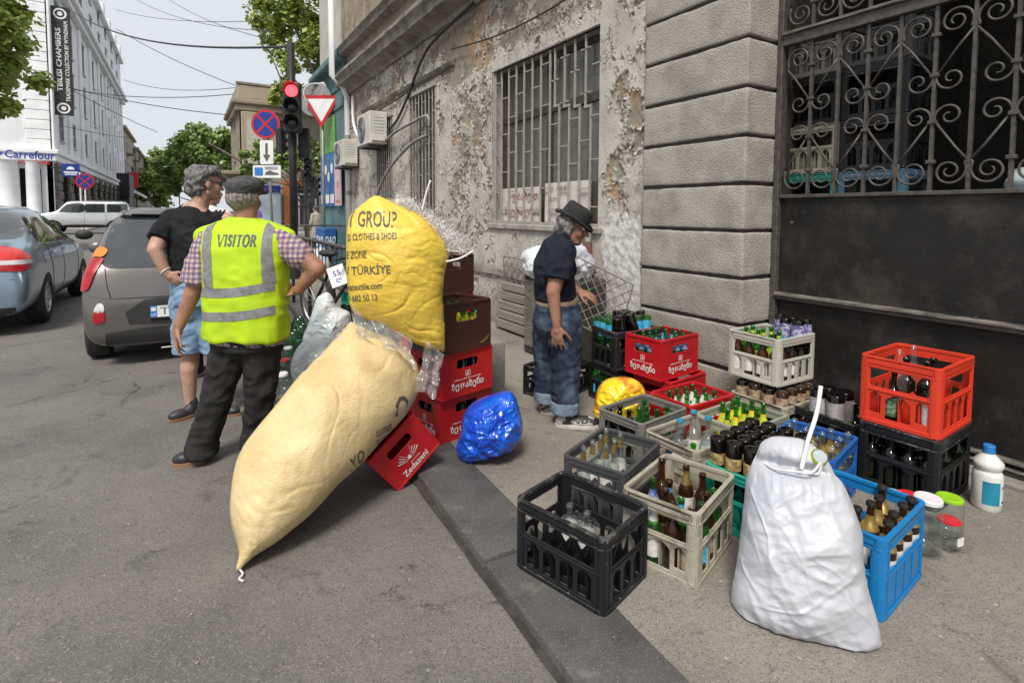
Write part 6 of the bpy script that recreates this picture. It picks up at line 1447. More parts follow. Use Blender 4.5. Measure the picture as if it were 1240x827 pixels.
# ---- bottles
G_green = glass('green_glass', (.2, .62, .16), body=.07); G_brown = glass('brown_glass', (.36, .15, .045), body=.07); G_clear = glass('clear_glass', (.93, .96, .95), body=.04, refl=1.2); G_dark = glass('dark_wine_glass', (.1, .13, .06), body=.05); G_blk = glass('dark_brown_bottle_glass', (.045, .022, .012), body=.08); G_pet = glass('clear_pet', (.85, .9, .92), rough=.08, body=.08)
L_ = {n: mat('label_' + n, c, c2, rough=.55, sc=35, band=(.42, .6)) for n, c, c2 in (('white', (.72, .7, .66), (.58, .56, .54)), ('blue', (.02, .1, .36), (.25, .3, .45)), ('cyan', (.02, .36, .6), (.1, .45, .65)), ('yellow', (.75, .55, .02), (.35, .5, .03)), ('lime', (.4, .58, .04), (.55, .6, .1)), ('gold', (.5, .38, .15), (.2, .13, .06)), ('tan', (.42, .31, .2), (.2, .14, .09)), ('purple', (.1, .08, .3), (.5, .5, .62)), ('grey', (.42, .4, .4), (.3, .28, .28)), ('green', (.05, .12, .06), (.3, .36, .25)))}
M_capw = mat('white_cap', (.68, .68, .7), rough=.4); M_capb = mat('blue_cap', (.03, .22, .6), rough=.35); M_capbl = mat('black_foil', (.02, .018, .016), rough=.35); M_capr = mat('red_cap', (.55, .02, .03), rough=.35); M_capg = mat('green_foil', (.05, .22, .06), rough=.35); M_capt = mat('teal_cap', (.02, .25, .38), rough=.35)
SH = {'beer': (.0315, .245, .13, .195, .0135), 'longneck': (.0305, .24, .115, .17, .0135), 'half': (.034, .262, .15, .21, .0135), 'wine': (.038, .3, .17, .22, .0145), 'squat': (.035, .205, .14, .165, .0135), 'lemon': (.031, .255, .125, .19, .0135), 'big': (.046, .3, .19, .235, .015)}
_bt = {}
def bottle_meshes(shape, gl, label, neck, cap):
    k = (shape, gl.name, label, neck, cap)
    if k in _bt: return _bt[k]
    r, h, zs, zn, rn = SH[shape]
    prof = [(0, .006), (r * .6, .004), (r * .9, 0), (r, .006), (r, zs)] + [(rn + (r - rn) * (.5 + .5 * math.cos(PI * i / 6)), zs + (zn - zs) * i / 6) for i in range(1, 7)] + [(rn * .92, h - .03), (rn * .92, h - .018), (rn * 1.12, h - .017), (rn * 1.12, h - .003), (rn * .95, h), (rn * .72, h - .001), (rn * .7, h - .02)]
    parts = [Geo().lathe(prof, 18).mesh('bottle', gl, smooth=True)]
    if label: parts.append(('label', Geo().lathe([(r + .0006, zs * (.42 if label == 'gold' else .22)), (r + .0006, zs * (.78 if label == 'gold' else .88))], 18).mesh('label', L_[label], smooth=True)))
    if neck:
        pf = [(rn + .0008, zn + .002), (rn * .92 + .001, h - .03)] if neck[1] == 'band' else [(r * .72, zs + (zn - zs) * .42), (rn + .0012, zn + .002), (rn * .92 + .001, h - .03), (rn * .92 + .001, h - .019), (rn * 1.15, h - .017)]
        if neck[1] == 'shoulder': pf = [(rn + (r - rn) * (.5 + .5 * math.cos(PI * i / 6)) + .0012, zs + (zn - zs) * i / 6) for i in range(1, 6)] + [(rn + .001, zn + .004)]
        parts.append(('neck_label', Geo().lathe(pf, 16).mesh('neck_label', neck[0], smooth=True)))
    if cap: parts.append(('cap', Geo().lathe([(rn * 1.1, h - .014), (rn * 1.32, h - .014), (rn * 1.3, h - .004), (rn * 1.1, h + .002), (0, h + .002)], 16).mesh('cap', cap, auto=40)))
    _bt[k] = parts; return parts
def bottle(kind, T, label, group):
    parts = bottle_meshes(*kind); o = put('bottle', parts[0], T=T); tag(o, label, 'bottle', group)
    for n, me in parts[1:]: put(n, me, o)
    return o
NB = lambda m, s='full': (m, s)
K_gw = ('beer', G_green, 'white', (L_['white'], 'shoulder'), None); K_gb = ('beer', G_green, 'blue', (L_['blue'], 'shoulder'), None); K_gp = ('beer', G_green, None, None, None); K_bt = ('half', G_brown, 'tan', None, None); K_bp = ('half', G_brown, None, None, None)
K_bgold = ('half', G_blk, 'gold', NB(M_gold, 'band'), None); K_bgn = ('half', G_brown, 'white', NB(M_gold, 'shoulder'), M_capbl); K_cl = ('longneck', G_clear, 'white', NB(M_gold, 'band'), None); K_cg = ('longneck', G_clear, None, NB(M_gold, 'shoulder'), None); K_wine = ('wine', G_dark, None, None, None); K_winel = ('wine', G_dark, 'grey', NB(M_capbl), None)
K_lem = ('lemon', G_green, 'yellow', NB(L_['yellow'], 'shoulder'), None); K_pet = ('wine', G_pet, 'white', None, M_capt); K_cola = ('beer', G_dark, None, None, M_capw); K_cyan = ('half', G_green, 'cyan', NB(L_['cyan'], 'band'), None); K_brcap = ('half', G_brown, 'white', None, M_capt); K_pur = ('half', G_blk, 'purple', None, None); K_lime = ('beer', G_green, 'lime', NB(L_['lime'], 'band'), None); K_big = ('big', G_blk, 'grey', None, None)
rb = random.Random(21)
ORD = ('first', 'second', 'third', 'fourth', 'fifth')
def place_words(lab, rows, j, cols, i):
    """say which bottle of a crate: its row counted from the near side and its place from the left"""
    r = rows.index(j); n = cols.index(i)
    rp = 'only row' if len(rows) == 1 else 'front row' if r == 0 else 'back row' if r == len(rows) - 1 else ORD[r] + ' row'
    return f'{lab}, {rp}' + ('' if len(cols) == 1 else ' leftmost' if n == 0 else ' rightmost' if n == len(cols) - 1 else f' {ORD[n]} from left')
def fill(cr, cells, kinds, group, nx=None, ny=None, z=.016, inv=False, lift=0., tiltmax=.05, sc=1.):
    """stand bottles in the cells (i, j) of a crate; kinds = list of (kind, label)"""
    a, b, H = cr['_dims']; nx, ny = (nx, ny) if nx else ((5, 4) if b > a else (4, 5)); Tc = cr.matrix_basis.copy()
    rows = sorted({j for i, j in cells})
    for n, (i, j) in enumerate(cells):
        kd, lab = kinds[n % len(kinds)]
        if len(cells) > 1: lab = place_words(lab, rows, j, sorted(q for q, r in cells if r == j), i)
        x = -b / 2 + b * (i + .5) / nx + rb.uniform(-.004, .004); y = -a / 2 + a * (j + .5) / ny + rb.uniform(-.004, .004)
        Tb = Matrix.Translation((x, y, z + lift)) @ Matrix.Rotation(rb.uniform(0, 6.28), 4, 'Z') @ Matrix.Rotation(rb.uniform(-tiltmax, tiltmax), 4, 'X')
        if inv: Tb = Matrix.Translation((0, 0, SH[kd[0]][1] * sc)) @ Tb @ Matrix.Rotation(PI, 4, 'X')
        bottle(kd, Tc @ Tb @ Matrix.Scale(sc, 4), lab, group)
ALL = lambda nx, ny: [(i, j) for i in range(nx) for j in range(ny)]

# ---- foreground group on the pavement
c1 = crate('nearest black plastic crate on the kerb, empty but for two bottles', 'black', 'arch', (1.208, 1.345), 73.8, B1, S1, .275)
fill(c1, [(2, 2), (2, 3)], [(('squat', G_clear, 'white', None, None), 'clear short bottle lying low in the nearest black crate')], 'clear bottles in the nearest black crate', z=-.04 + .056)
c2 = crate('dark grey crate of clear gold-necked bottles behind the nearest black crate', 'grey', 'arch', (1.597, 1.658), 67.9, S1, B1, .275)
fill(c2, [(1, 3), (2, 3), (3, 3), (4, 3), (2, 2), (3, 2), (4, 2)], [(K_cl, 'clear bottle with gold neck foil in the dark grey crate')], 'clear gold-necked bottles in the dark grey crate', lift=.03)
c3 = crate('dirty beige crate of mixed beer bottles next to the nearest black crate', 'beige', 'house', (1.595, 1.272), 71.6, S1, B1, .285)
for cl, kd, lab in (((0, 1), K_bp, 'plain brown bottle in the left of the dirty beige crate'), ((1, 2), K_bt, 'brown bottle with tan label in the dirty beige crate'), ((2, 2), ('half', G_brown, 'blue', NB(L_['blue'], 'band'), None), 'brown bottle with blue neck band in the dirty beige crate'), ((3, 3), ('wine', G_brown, None, None, None), 'tall dark brown bottle in the back of the dirty beige crate'), ((1, 1), ('beer', G_green, 'cyan', NB(L_['cyan'], 'full'), None), 'green bottle with cyan foil in the dirty beige crate'), ((0, 2), ('beer', G_green, 'white', NB(L_['white'], 'full'), None), 'green bottle with pale neck foil in the back corner of the beige crate'), ((4, 1), K_bp, 'plain brown bottle at the right side of the dirty beige crate'), ((3, 0), K_gp, 'plain green bottle by the right front of the dirty beige crate'), ((2, 0), K_bt, 'tan-labelled brown bottle at the front of the dirty beige crate'), ((4, 2), ('half', G_brown, 'white', NB(M_gold), None), 'brown bottle with gold foil at the right of the dirty beige crate'), ((0, 3), K_gw, 'white-labelled green bottle in the far left of the beige crate'), ((2, 3), K_gb, 'blue-labelled green bottle at the back of the dirty beige crate'), ((1, 0), ('half', G_green, 'cyan', None, None), 'large green bottle against the front slots of the beige crate'), ((0, 0), K_bt, 'brown bottle behind the front corner post of the beige crate')): fill(c3, [cl], [(kd, lab)], None)
c4 = crate('mid grey crate of mixed bottles beside the yellow plastic bag', 'midgrey', 'arch', (2.056, 2.014), 83.3, S1, B1, .275)
fill(c4, [(0, 3), (1, 3), (0, 2), (1, 2), (0, 1)], [(('half', G_blk, None, None, None), 'dark brown bottle in the mid grey crate')], 'dark brown bottles in the mid grey crate'); fill(c4, [(2, 2), (2, 1), (3, 2), (3, 1), (4, 1), (4, 3)], [(K_gp, 'plain green bottle in the mid grey crate')], 'green bottles in the mid grey crate')
c5 = crate('beige crate with clear plastic bottles behind the dirty beige crate', 'beige', 'arch', (2.019, 1.627), 86.3, S1, B1, .285)
fill(c5, [(2, 3), (4, 3)], [(K_pet, 'tall clear plastic bottle with teal cap in the second beige crate')], 'clear plastic bottles in the second beige crate', tiltmax=.12); fill(c5, [(4, 2)], [(K_pet, 'clear plastic bottle with teal cap nearest the teal crate')], None)
fill(c5, [(0, 2)], [(('squat', G_clear, 'white', None, M_capb), 'small clear bottle with light blue cap in the second beige crate')], None); fill(c5, [(1, 1)], [(K_gp, 'single green bottle low in the second beige crate')], None); fill(c5, [(0, 3)], [(('squat', G_clear, None, None, M_capw), 'small clear bottle with white cap in the corner of the second beige crate')], None)
c6 = crate('teal crate of upside-down dark bottles behind the white sack', 'teal', 'arch', (2.043, 1.253), 81.3, S1, B1, .27)
fill(c6, ALL(5, 4), [(K_bgold, 'upside-down dark bottle with gold label in the teal crate')], 'upside-down dark bottles in the teal crate', inv=True, lift=.115, tiltmax=.08)
c7 = crate('open red crate of green bottles with white labels on the pavement', 'red', 'solid', (2.497, 2.061), 88.2, S1, B1, .275, prints='geo')
fill(c7, [(i, j) for i in range(1, 5) for j in range(4) if (i, j) not in ((1, 0), (4, 0))], [(K_gw, 'green bottle with white label in the open red crate')], 'white-labelled green bottles in the open red crate', lift=.012)
c8 = crate('grey green crate of lemonade bottles with yellow labels', 'greygreen', 'arch', (2.45, 1.673), 87.2, S1, B1, .275)
fill(c8, [(2, 3), (3, 3), (2, 2), (3, 2), (1, 2), (4, 3), (4, 2), (3, 1), (4, 1)], [(K_lem, 'yellow-labelled lemonade bottle in the grey green crate')], 'lemonade bottles in the grey green crate', lift=.045)
c10 = crate('lower pale crate of upside-down bottles at the pier foot', 'beige', 'arch', (2.956, 1.767), 88.7, .36, .36, .27)
fill(c10, [(i, j) for i in range(4) for j in range(4)], [(K_bt, 'upside-down brown bottle with tan label in the lower pale crate'), (('half', G_blk, 'tan', None, None), 'upside-down dark bottle with tan label in the lower pale crate')], 'upside-down bottles in the lower pale crate', 4, 4, inv=True, lift=.075, tiltmax=.03)
c9 = crate('upper pale crate of brown and lime bottles resting on upturned bottles', 'pale', 'house', (3.02, 1.86), 91, .35, .38, .285, z=.36)
fill(c9, [(0, 2), (0, 1), (0, 3), (1, 0), (0, 0), (2, 0)], [(K_brcap, 'brown bottle with teal cap in the upper pale crate')], 'teal-capped brown bottles in the upper pale crate'); fill(c9, [(1, 2), (2, 2), (2, 3), (1, 3), (3, 2), (2, 1)], [(K_lime, 'bottle with lime green neck label in the upper pale crate')], 'lime-labelled bottles in the upper pale crate', lift=.04)
fill(c9, [(3, 0), (4, 1), (3, 1), (4, 2), (4, 0)], [(K_pur, 'upturned bottle with purple and white label in the upper pale crate')], 'purple-labelled upside-down bottles in the upper pale crate', inv=True, lift=.10, tiltmax=.12)
c11 = crate('black crate of big upturned dark bottles against the gate', 'black', 'arch', (3.04, 1.425), 91.9, .38, S1, .27)
fill(c11, [(0, 2), (0, 1), (1, 2), (1, 1)], [(K_big, 'big upturned grey-labelled bottle in the black crate by the gate')], 'big upside-down bottles in the black crate by the gate', 3, 4, inv=True, lift=.08, tiltmax=.1); fill(c11, [(1, 0), (2, 0), (2, 1)], [(K_wine, 'dark wine bottle in the black crate by the gate')], 'dark wine bottles in the black crate by the gate', 3, 4, lift=-.01)
c12 = crate('royal blue crate of clear gold-necked bottles behind the white sack', 'navy', 'rib', (2.482, 1.251), 77.6, .32, B1, .275)
fill(c12, [(i, j) for i in range(5) for j in range(4) if (i, j) not in ((0, 0), (0, 1))], [(K_cg, 'clear bottle with gold shoulder in the royal blue crate')], 'clear bottles in the royal blue crate', lift=.045)
c13 = crate('bright blue crate of gold-necked brown bottles beside the white sack', 'blue', 'rib', (2.01, .833), 83.9, .325, .42, .29)
fill(c13, [(0, 2), (0, 1), (1, 0), (1, 1), (2, 1), (2, 0), (3, 1), (1, 2), (3, 0), (4, 0), (2, 2), (4, 1)], [(K_bgn, 'gold-necked brown bottle with dark cap in the bright blue crate')], 'gold-necked brown bottles in the bright blue crate', tiltmax=.1, lift=.03)
c15 = crate('black crate of dark wine bottles under the scarlet crate', 'black', 'house', (2.985, 1.035), 87, .34, .45, .335)
fill(c15, [(0, 0), (0, 2), (1, 1), (1, 3), (2, 0), (2, 2), (3, 1), (4, 0), (0, 1), (0, 3)], [(K_wine, 'dark wine bottle in the black crate under the scarlet crate')], 'wine bottles in the black crate under the scarlet crate', 5, 4)
c14 = crate('scarlet crate of dark bottles on top of the black crate by the gate', 'scarlet', 'house', (2.995, 1.045), 87.4, .34, .45, .335, z=.342)
fill(c14, [(2, 1), (3, 1), (2, 2)], [(K_wine, 'dark wine bottle standing in the scarlet crate')], 'dark wine bottles in the scarlet crate', 5, 4); fill(c14, [(0, 2)], [(('wine', G_dark, 'green', None, None), 'dark bottle with green label behind the front slot of the scarlet crate')], None, 5, 4, sc=.85); fill(c14, [(0, 0)], [(('wine', G_dark, 'white', None, None), 'dark bottle with white label in the corner of the scarlet crate')], None, 5, 4)
fill(c14, [(1, 2), (3, 2)], [(('longneck', G_clear, None, None, None), 'clear bottle standing tall in the scarlet crate')], 'clear bottles in the scarlet crate', 5, 4, lift=.1, sc=1.05)
c17 = crate('lower red crate under the red lemonade crate by the pier', 'red', 'solid', (2.74, 2.43), 83, S1, B1, .275, prints='geo')
c16 = crate('upper red crate of blue-labelled bottles stacked by the pier', 'red', 'solid', (2.686, 2.47), 84.6, S1, B1, .275, z=.279, prints='geo')
fill(c16, ALL(5, 4), [(K_gb, 'blue-labelled bottle in the upper red crate by the pier')], 'blue-labelled bottles in the upper red crate by the pier', lift=.025)
c19 = crate('lower black crate in the stack against the pier', 'black', 'arch', (2.6, 2.83), 94, S1, B1, .275)
fill(c19, [(0, 3), (0, 2), (0, 1), (1, 3)], [(K_cyan, 'cyan-labelled green bottle in the lower black crate by the pier')], 'cyan-labelled bottles in the lower black crate')
c18 = crate('upper black crate heaped with green and brown bottles by the pier', 'black', 'arch', (2.583, 2.805), 96.9, S1, B1, .275, z=.279)
fill(c18, [(0, 3), (0, 2), (1, 3), (0, 1), (1, 2)], [(K_cyan, 'cyan-labelled green bottle in the upper black crate by the pier')], 'cyan-labelled bottles in the upper black crate', inv=True, lift=.07, tiltmax=.25); fill(c18, [(2, 3), (2, 2), (3, 2), (1, 1), (2, 1), (3, 3), (4, 2), (0, 0)], [(('half', G_blk, None, None, None), 'upturned dark brown bottle in the upper black crate')], 'dark upside-down bottles in the upper black crate', inv=True, lift=.1, tiltmax=.34)
fill(c18, [(3, 1), (4, 1)], [(('half', G_green, 'cyan', None, None), 'upside-down green bottle at the right of the upper black crate')], 'green bottles at the right of the upper black crate', inv=True, lift=.08)

# ---- red and brown stack by the kerb
c20 = crate('bottom red lemonade crate of the stack by the yellow sacks', 'red', 'solid', (1.285, 2.91), 77, S1, B1, .275, prints='geo')
fill(c20, ALL(5, 4), [(('beer', G_dark, None, None, M_capb), 'dark bottle with blue cap inside the bottom red crate')], 'blue-capped bottles in the bottom red crate')
c21 = crate('second red lemonade crate from the ground in the stack by the sacks', 'red', 'solid', (1.275, 2.871), 76.2, S1, B1, .275, z=.279, prints='geo')
fill(c21, ALL(5, 4), [(K_cola, 'dark bottle with white cap inside the second red crate')], 'white-capped bottles in the second red crate')
c22 = crate('dark brown crate on top of the two red lemonade crates', 'brown', 'solid', (1.262, 2.84), 73.5, S1, B1, .30, z=.558)
fill(c22, ALL(5, 4), [(K_lem, 'yellow-labelled bottle inside the dark brown crate')], 'yellow-labelled bottles in the dark brown crate', sc=.95)
g = Geo(); Tq = Matrix.Rotation(PI / 2, 4, 'X')
g.sheet([[(.10, .03), (.15, .05), (.19, .075), (.18, .05), (.14, .027)]], 0, .001, T=Tq); put('print', g.mesh('print', M_gold), c22, T=Matrix.Translation((0, -S1 / 2 - .0035, 0)))
c23b = crate('red crate at the back of the stack behind the brown crate', 'red', 'solid', (1.36, 3.3), 76, S1, B1, .275, z=.558); 
for k in (0, 1): crate(('lowest', 'middle')[k] + ' crate of the hidden rear stack behind the sacks', 'red', 'solid', (1.37, 3.3), 76, S1, B1, .275, z=.279 * k)
c23 = crate('dark brown crate topping the rear stack behind the yellow sack', 'brown', 'solid', (1.36, 3.29), 76, S1, B1, .27, z=.837)
# tilted red crate with latin lettering, lying on an edge and leaning on the stack
_fx, _fu, _fn = Vector((.77, .04, .63)).normalized(), Vector((-.62, -.15, .77)), Vector((.13, -.99, -.09)).normalized()
_fu = (_fu - _fx * _fu.dot(_fx)).normalized(); _fy = _fu.cross(_fx)
_o = Vector((.955, 2.60, .152)) - _fu * .1375 + _fy * (B1 / 2)
c24 = crate('tilted red crate with white winged emblem leaning under the big tan sack', 'red', 'solid', (0, 0), 0, B1, S1, .275, prints='latin', tilt=frame(_o, _fx, _fy, _fu))
# ================================================================ SACKS AND BAGS
# each: a point on the middle plane, its axes (right, up, facing) and the seam outline in metres on that plane
TAN = ((0.530, 2.561, 0.299), (0.686, 0.424, 0.592), (-0.728, 0.392, 0.562), (0.006, -0.816, 0.577), [(-0.551, -0.004), (-0.552, 0.011), (-0.501, 0.038), (-0.42, 0.144), (-0.344, 0.208), (-0.241, 0.27), (-0.123, 0.291), (0.024, 0.283), (0.196, 0.285), (0.38, 0.264), (0.546, 0.257), (0.608, 0.247), (0.608, 0.173), (0.634, 0.039), (0.644, -0.075), (0.606, -0.163), (0.531, -0.228), (0.415, -0.264), (0.287, -0.254), (0.154, -0.223), (0.018, -0.197), (-0.09, -0.161), (-0.244, -0.13), (-0.335, -0.097), (-0.406, -0.069), (-0.489, -0.023)])
YEL = ((0.956, 2.705, 1.062), (0.942, -0.334, -0.012), (0.038, 0.072, 0.997), (-0.332, -0.940, 0.080), [(-0.127, 0.411), (-0.087, 0.404), (-0.004, 0.368), (0.1, 0.322), (0.174, 0.27), (0.238, 0.175), (0.262, 0.109), (0.25, 0.056), (0.234, -0.02), (0.229, -0.134), (0.239, -0.276), (0.238, -0.407), (0.222, -0.407), (0.143, -0.386), (0.031, -0.33), (-0.083, -0.254), (-0.175, -0.221), (-0.237, -0.177), (-0.254, -0.088), (-0.264, 0.006), (-0.268, 0.109), (-0.261, 0.246), (-0.247, 0.306), (-0.197, 0.358)])
WHT = ((1.780, 0.975, 0.000), (0.541, -0.841, 0.000), (0.225, 0.144, 0.964), (-0.811, -0.521, 0.267), [(-0.163, 0.524), (-0.148, 0.566), (-0.112, 0.593), (-0.066, 0.601), (-0.012, 0.602), (0.041, 0.574), (0.077, 0.528), (0.088, 0.502), (0.115, 0.475), (0.147, 0.401), (0.172, 0.317), (0.172, 0.249), (0.188, 0.157), (0.217, 0.054), (0.217, -0.026), (0.153, -0.037), (0.092, -0.04), (0.03, -0.045), (-0.094, -0.042), (-0.198, -0.047), (-0.221, -0.008), (-0.23, 0.03), (-0.216, 0.136), (-0.206, 0.254), (-0.199, 0.353), (-0.194, 0.43), (-0.177, 0.489)])
BLU = ((1.429, 2.565, 0.165), (0.874, -0.486, 0.001), (0.052, 0.095, 0.994), (-0.484, -0.869, 0.108), [(-0.144, 0.088), (-0.079, 0.152), (0.037, 0.196), (0.125, 0.204), (0.172, 0.112), (0.19, -0.016), (0.134, -0.106), (-0.004, -0.159), (-0.115, -0.184), (-0.188, -0.12), (-0.161, -0.012)])
YOR = ((2.367, 2.485, 0.192), (0.726, -0.687, 0.028), (0.052, 0.096, 0.994), (-0.686, -0.720, 0.105), [(-0.167, -0.029), (-0.145, 0.066), (-0.092, 0.126), (-0.014, 0.145), (0.069, 0.144), (0.13, 0.11), (0.159, 0.049), (0.158, -0.054), (0.076, -0.12), (-0.105, -0.131), (-0.173, -0.098)])
BUP = ((0.881, 3.984, 0.540), (0.975, -0.219, -0.029), (0.051, 0.093, 0.994), (-0.215, -0.971, 0.102), [(-0.089, 0.229), (-0.055, 0.259), (-0.01, 0.276), (0.031, 0.227), (0.043, 0.179), (0.095, 0.153), (0.148, 0.116), (0.15, -0.005), (0.135, -0.156), (0.072, -0.243), (-0.042, -0.236), (-0.144, -0.142), (-0.178, -0.064), (-0.147, 0.035), (-0.115, 0.135)])
BLO = ((0.731, 3.656, 0.398), (0.979, -0.199, -0.032), (0.052, 0.095, 0.994), (-0.195, -0.975, 0.103), [(-0.162, -0.033), (-0.148, 0.062), (-0.099, 0.14), (-0.034, 0.175), (0.054, 0.177), (0.123, 0.147), (0.161, 0.046), (0.148, -0.091), (0.06, -0.21), (-0.058, -0.212), (-0.129, -0.142)])
def resample(P, n):
    P = [Vector(p) for p in P]; L_ = [0]
    for a, b in zip(P, P[1:] + P[:1]): L_.append(L_[-1] + (b - a).length)
    out, j = [], 0; Q = P + P[:1]
    for i in range(n):
        s = L_[-1] * i / n
        while L_[j + 1] < s: j += 1
        out.append(Q[j].lerp(Q[j + 1], (s - L_[j]) / max(1e-9, L_[j + 1] - L_[j])))
    return out
def swell(P, N=110):
    """stuffed height field over a seam outline: the membrane of even pressure, as a sampler in 0..1"""
    xs = [p.x for p in P]; ys = [p.y for p in P]; x0, y0 = min(xs), min(ys); d = max(max(xs) - x0, max(ys) - y0) / N
    nx, ny = int((max(xs) - x0) / d) + 3, int((max(ys) - y0) / d) + 3; x0 -= d; y0 -= d
    gx, gy = np.meshgrid(x0 + d * np.arange(nx), y0 + d * np.arange(ny), indexing='ij'); ins = np.zeros((nx, ny), bool)
    for a, b in zip(P, P[1:] + P[:1]):
        if a.y == b.y: continue
        ins ^= ((a.y > gy) != (b.y > gy)) & (gx < (b.x - a.x) * (gy - a.y) / (b.y - a.y) + a.x)
    u = np.zeros((nx, ny)); m = ins.astype(float)
    for _ in range(2600): u[1:-1, 1:-1] = .25 * (u[2:, 1:-1] + u[:-2, 1:-1] + u[1:-1, 2:] + u[1:-1, :-2] + 1.) * m[1:-1, 1:-1]
    u /= u.max()
    def f(x, y):
        i, j = (x - x0) / d, (y - y0) / d; a, b = int(min(max(i, 0), nx - 2)), int(min(max(j, 0), ny - 2)); s, t = i - a, j - b
        return max(0., u[a, b] * (1 - s) * (1 - t) + u[a + 1, b] * s * (1 - t) + u[a, b + 1] * (1 - s) * t + u[a + 1, b + 1] * s * t)
    return f
def bag(spec, name, m, parent, Tf, Tb, disp, zmin=.004, cen=(0, 0), n=190, rings=56, q=.5, scale=1., prof=None, shift=(0, 0, 0)):
    """stuffed bag: two skins swelling from the seam outline, creased by disp(u, v, side), resting on whatever is at zmin"""
    O, X, Y, Nn, pts = spec; O = Vector(O) + Vector(shift); X, Y, Nn = Vector(X), Vector(Y), Vector(Nn)
    P = resample(smooth_loop([(a * scale, b * scale) for a, b in pts], 4), n); c = Vector(cen); V, F = [], []; H = swell(P)
    for side, Tk in ((1, Tf), (-1, Tb)):
        for r in range(rings + 1):
            if side < 0 and r == rings: continue
            t = math.sin(PI / 2 * r / rings) ** .9
            for p in P:
                w = c + (p - c) * t; h = Tk * (H(w.x, w.y) ** q if r < rings else 0)
                if prof: h *= prof(w.x, w.y)
                co = O + X * w.x + Y * w.y + Nn * side * (h + disp(w.x, w.y, side) * min(1, (1 - t) * 9 + .25))
                co.z = max(co.z, zmin + (.006 if side > 0 else 0)); V.append(co)
    m0 = (rings + 1) * n
    for r in range(rings):
        for j in range(n): a, b = r * n + j, r * n + (j + 1) % n; F.append((a, b, b + n, a + n))
    for r in range(rings):
        for j in range(n):
            a, b = m0 + r * n + j, m0 + r * n + (j + 1) % n
            a2, b2 = (a + n, b + n) if r < rings - 1 else (rings * n + j, rings * n + (j + 1) % n); F.append((a, a2, b2, b))
    me = bpy.data.meshes.new(name); me.from_pydata(V, [], F); me.materials.append(m)
    me.polygons.foreach_set('use_smooth', [True] * len(F)); me.update()
    o = put(name, me, parent); o.location = -(parent.location if parent else Vector((0, 0, 0))); return o
def fold(u, v, f, ang, seed, st=.35, w=.11):
    """thin sharp fold lines running along the direction ang, broken up along their length"""
    ca, sa = math.cos(ang), math.sin(ang); a, b = u * ca + v * sa, -u * sa + v * ca
    n = noise.noise((a * f * st + seed, b * f + .8 * noise.noise((a * f * .6, b * f * .6, seed + 5)), seed)); k = max(0, .5 + 1.2 * noise.noise((a * f * .5, b * f * .5, seed + 11)))
    return k * math.exp(-(n / w) ** 2)
def crease(u, v, s=0, k=3): return sum((1 - 2.4 * abs(noise.noise((u * f + s, v * f * .8, s + f)))) / (i + 1) for i, f in enumerate((5.5, 11., 23.)[:k]))
def sack_mat(name, a, b, dirtc, rough=.42, weave=420):
    m, t, N, L = _nodes(name); out = N('ShaderNodeOutputMaterial'); p = N('ShaderNodeBsdfPrincipled'); L(p.outputs[0], out.inputs[0]); v = _coords(t)
    c = _mix(t, _ramp(t, _noise(t, v, 4, 6), .38, .68), a, b); c = _mix(t, _ramp(t, _noise(t, v, 7, 8, .75), .58, .8), c, dirtc); L(c, p.inputs['Base Color'])
    p.inputs['Roughness'].default_value = rough; p.inputs['Subsurface Weight'].default_value = .06; p.inputs['Subsurface Scale'].default_value = .02
    bp = N('ShaderNodeBump'); bp.inputs['Strength'].default_value = .55; bp.inputs['Distance'].default_value = .006
    n1 = _noise(t, _coords(t, (1, 1, 3)), 60, 4); L(n1, bp.inputs['Height'])
    b2 = N('ShaderNodeBump'); b2.inputs['Strength'].default_value = .12; b2.inputs['Distance'].default_value = .002; L(_noise(t, v, weave, 1), b2.inputs['Height']); L(bp.outputs[0], b2.inputs['Normal']); L(b2.outputs[0], p.inputs['Normal'])
    return m
M_tan = sack_mat('tan_woven_sack', (.68, .53, .28), (.56, .42, .2), (.42, .32, .17), .46); M_yellow = sack_mat('yellow_woven_sack', (.8, .58, .085), (.72, .5, .06), (.64, .48, .13), .36)
M_wbag = mat('white_film', (.52, .53, .57), (.43, .45, .505), rough=.42, sc=3, coat=.1, rvar=.1, dirt=(.55, .43, .48), dsc=3.2, dband=(.58, .8), sss=.12, bump=.15, bsc=30, bdist=.004); M_bbag = mat('blue_film', (.005, .06, .5), (.01, .12, .65), rough=.26, sc=7, coat=.35, rvar=.08); M_ybag = mat('yellow_orange_film', (.85, .62, .02), (.8, .25, .03), rough=.22, sc=6, band=(.5, .62), coat=.5, rvar=.08)
M_pale_bag = mat('pale_plastic_film', (.62, .7, .72), (.72, .74, .73), rough=.25, sc=6, coat=.4, rvar=.08); M_film = glass('clear_wrap', (.93, .94, .95), rough=.14, body=.2, refl=1.8); M_fibre = mat('white_fibres', (.78, .76, .76), (.66, .62, .66), rough=.6)

def crump(u, v, f, ang, seed, st=.45):
    """crumpled-film relief: flat tilted facets meeting in sharp straight creases"""
    ca, sa = math.cos(ang), math.sin(ang); a, b = (u * ca + v * sa) * st, -u * sa + v * ca
    wq = .12 * noise.noise((a * f, b * f, seed)); d = noise.voronoi(Vector((a * f + wq, b * f + wq, seed * 1.7)))[0]; return min(1., d[1] - d[0]) - .3
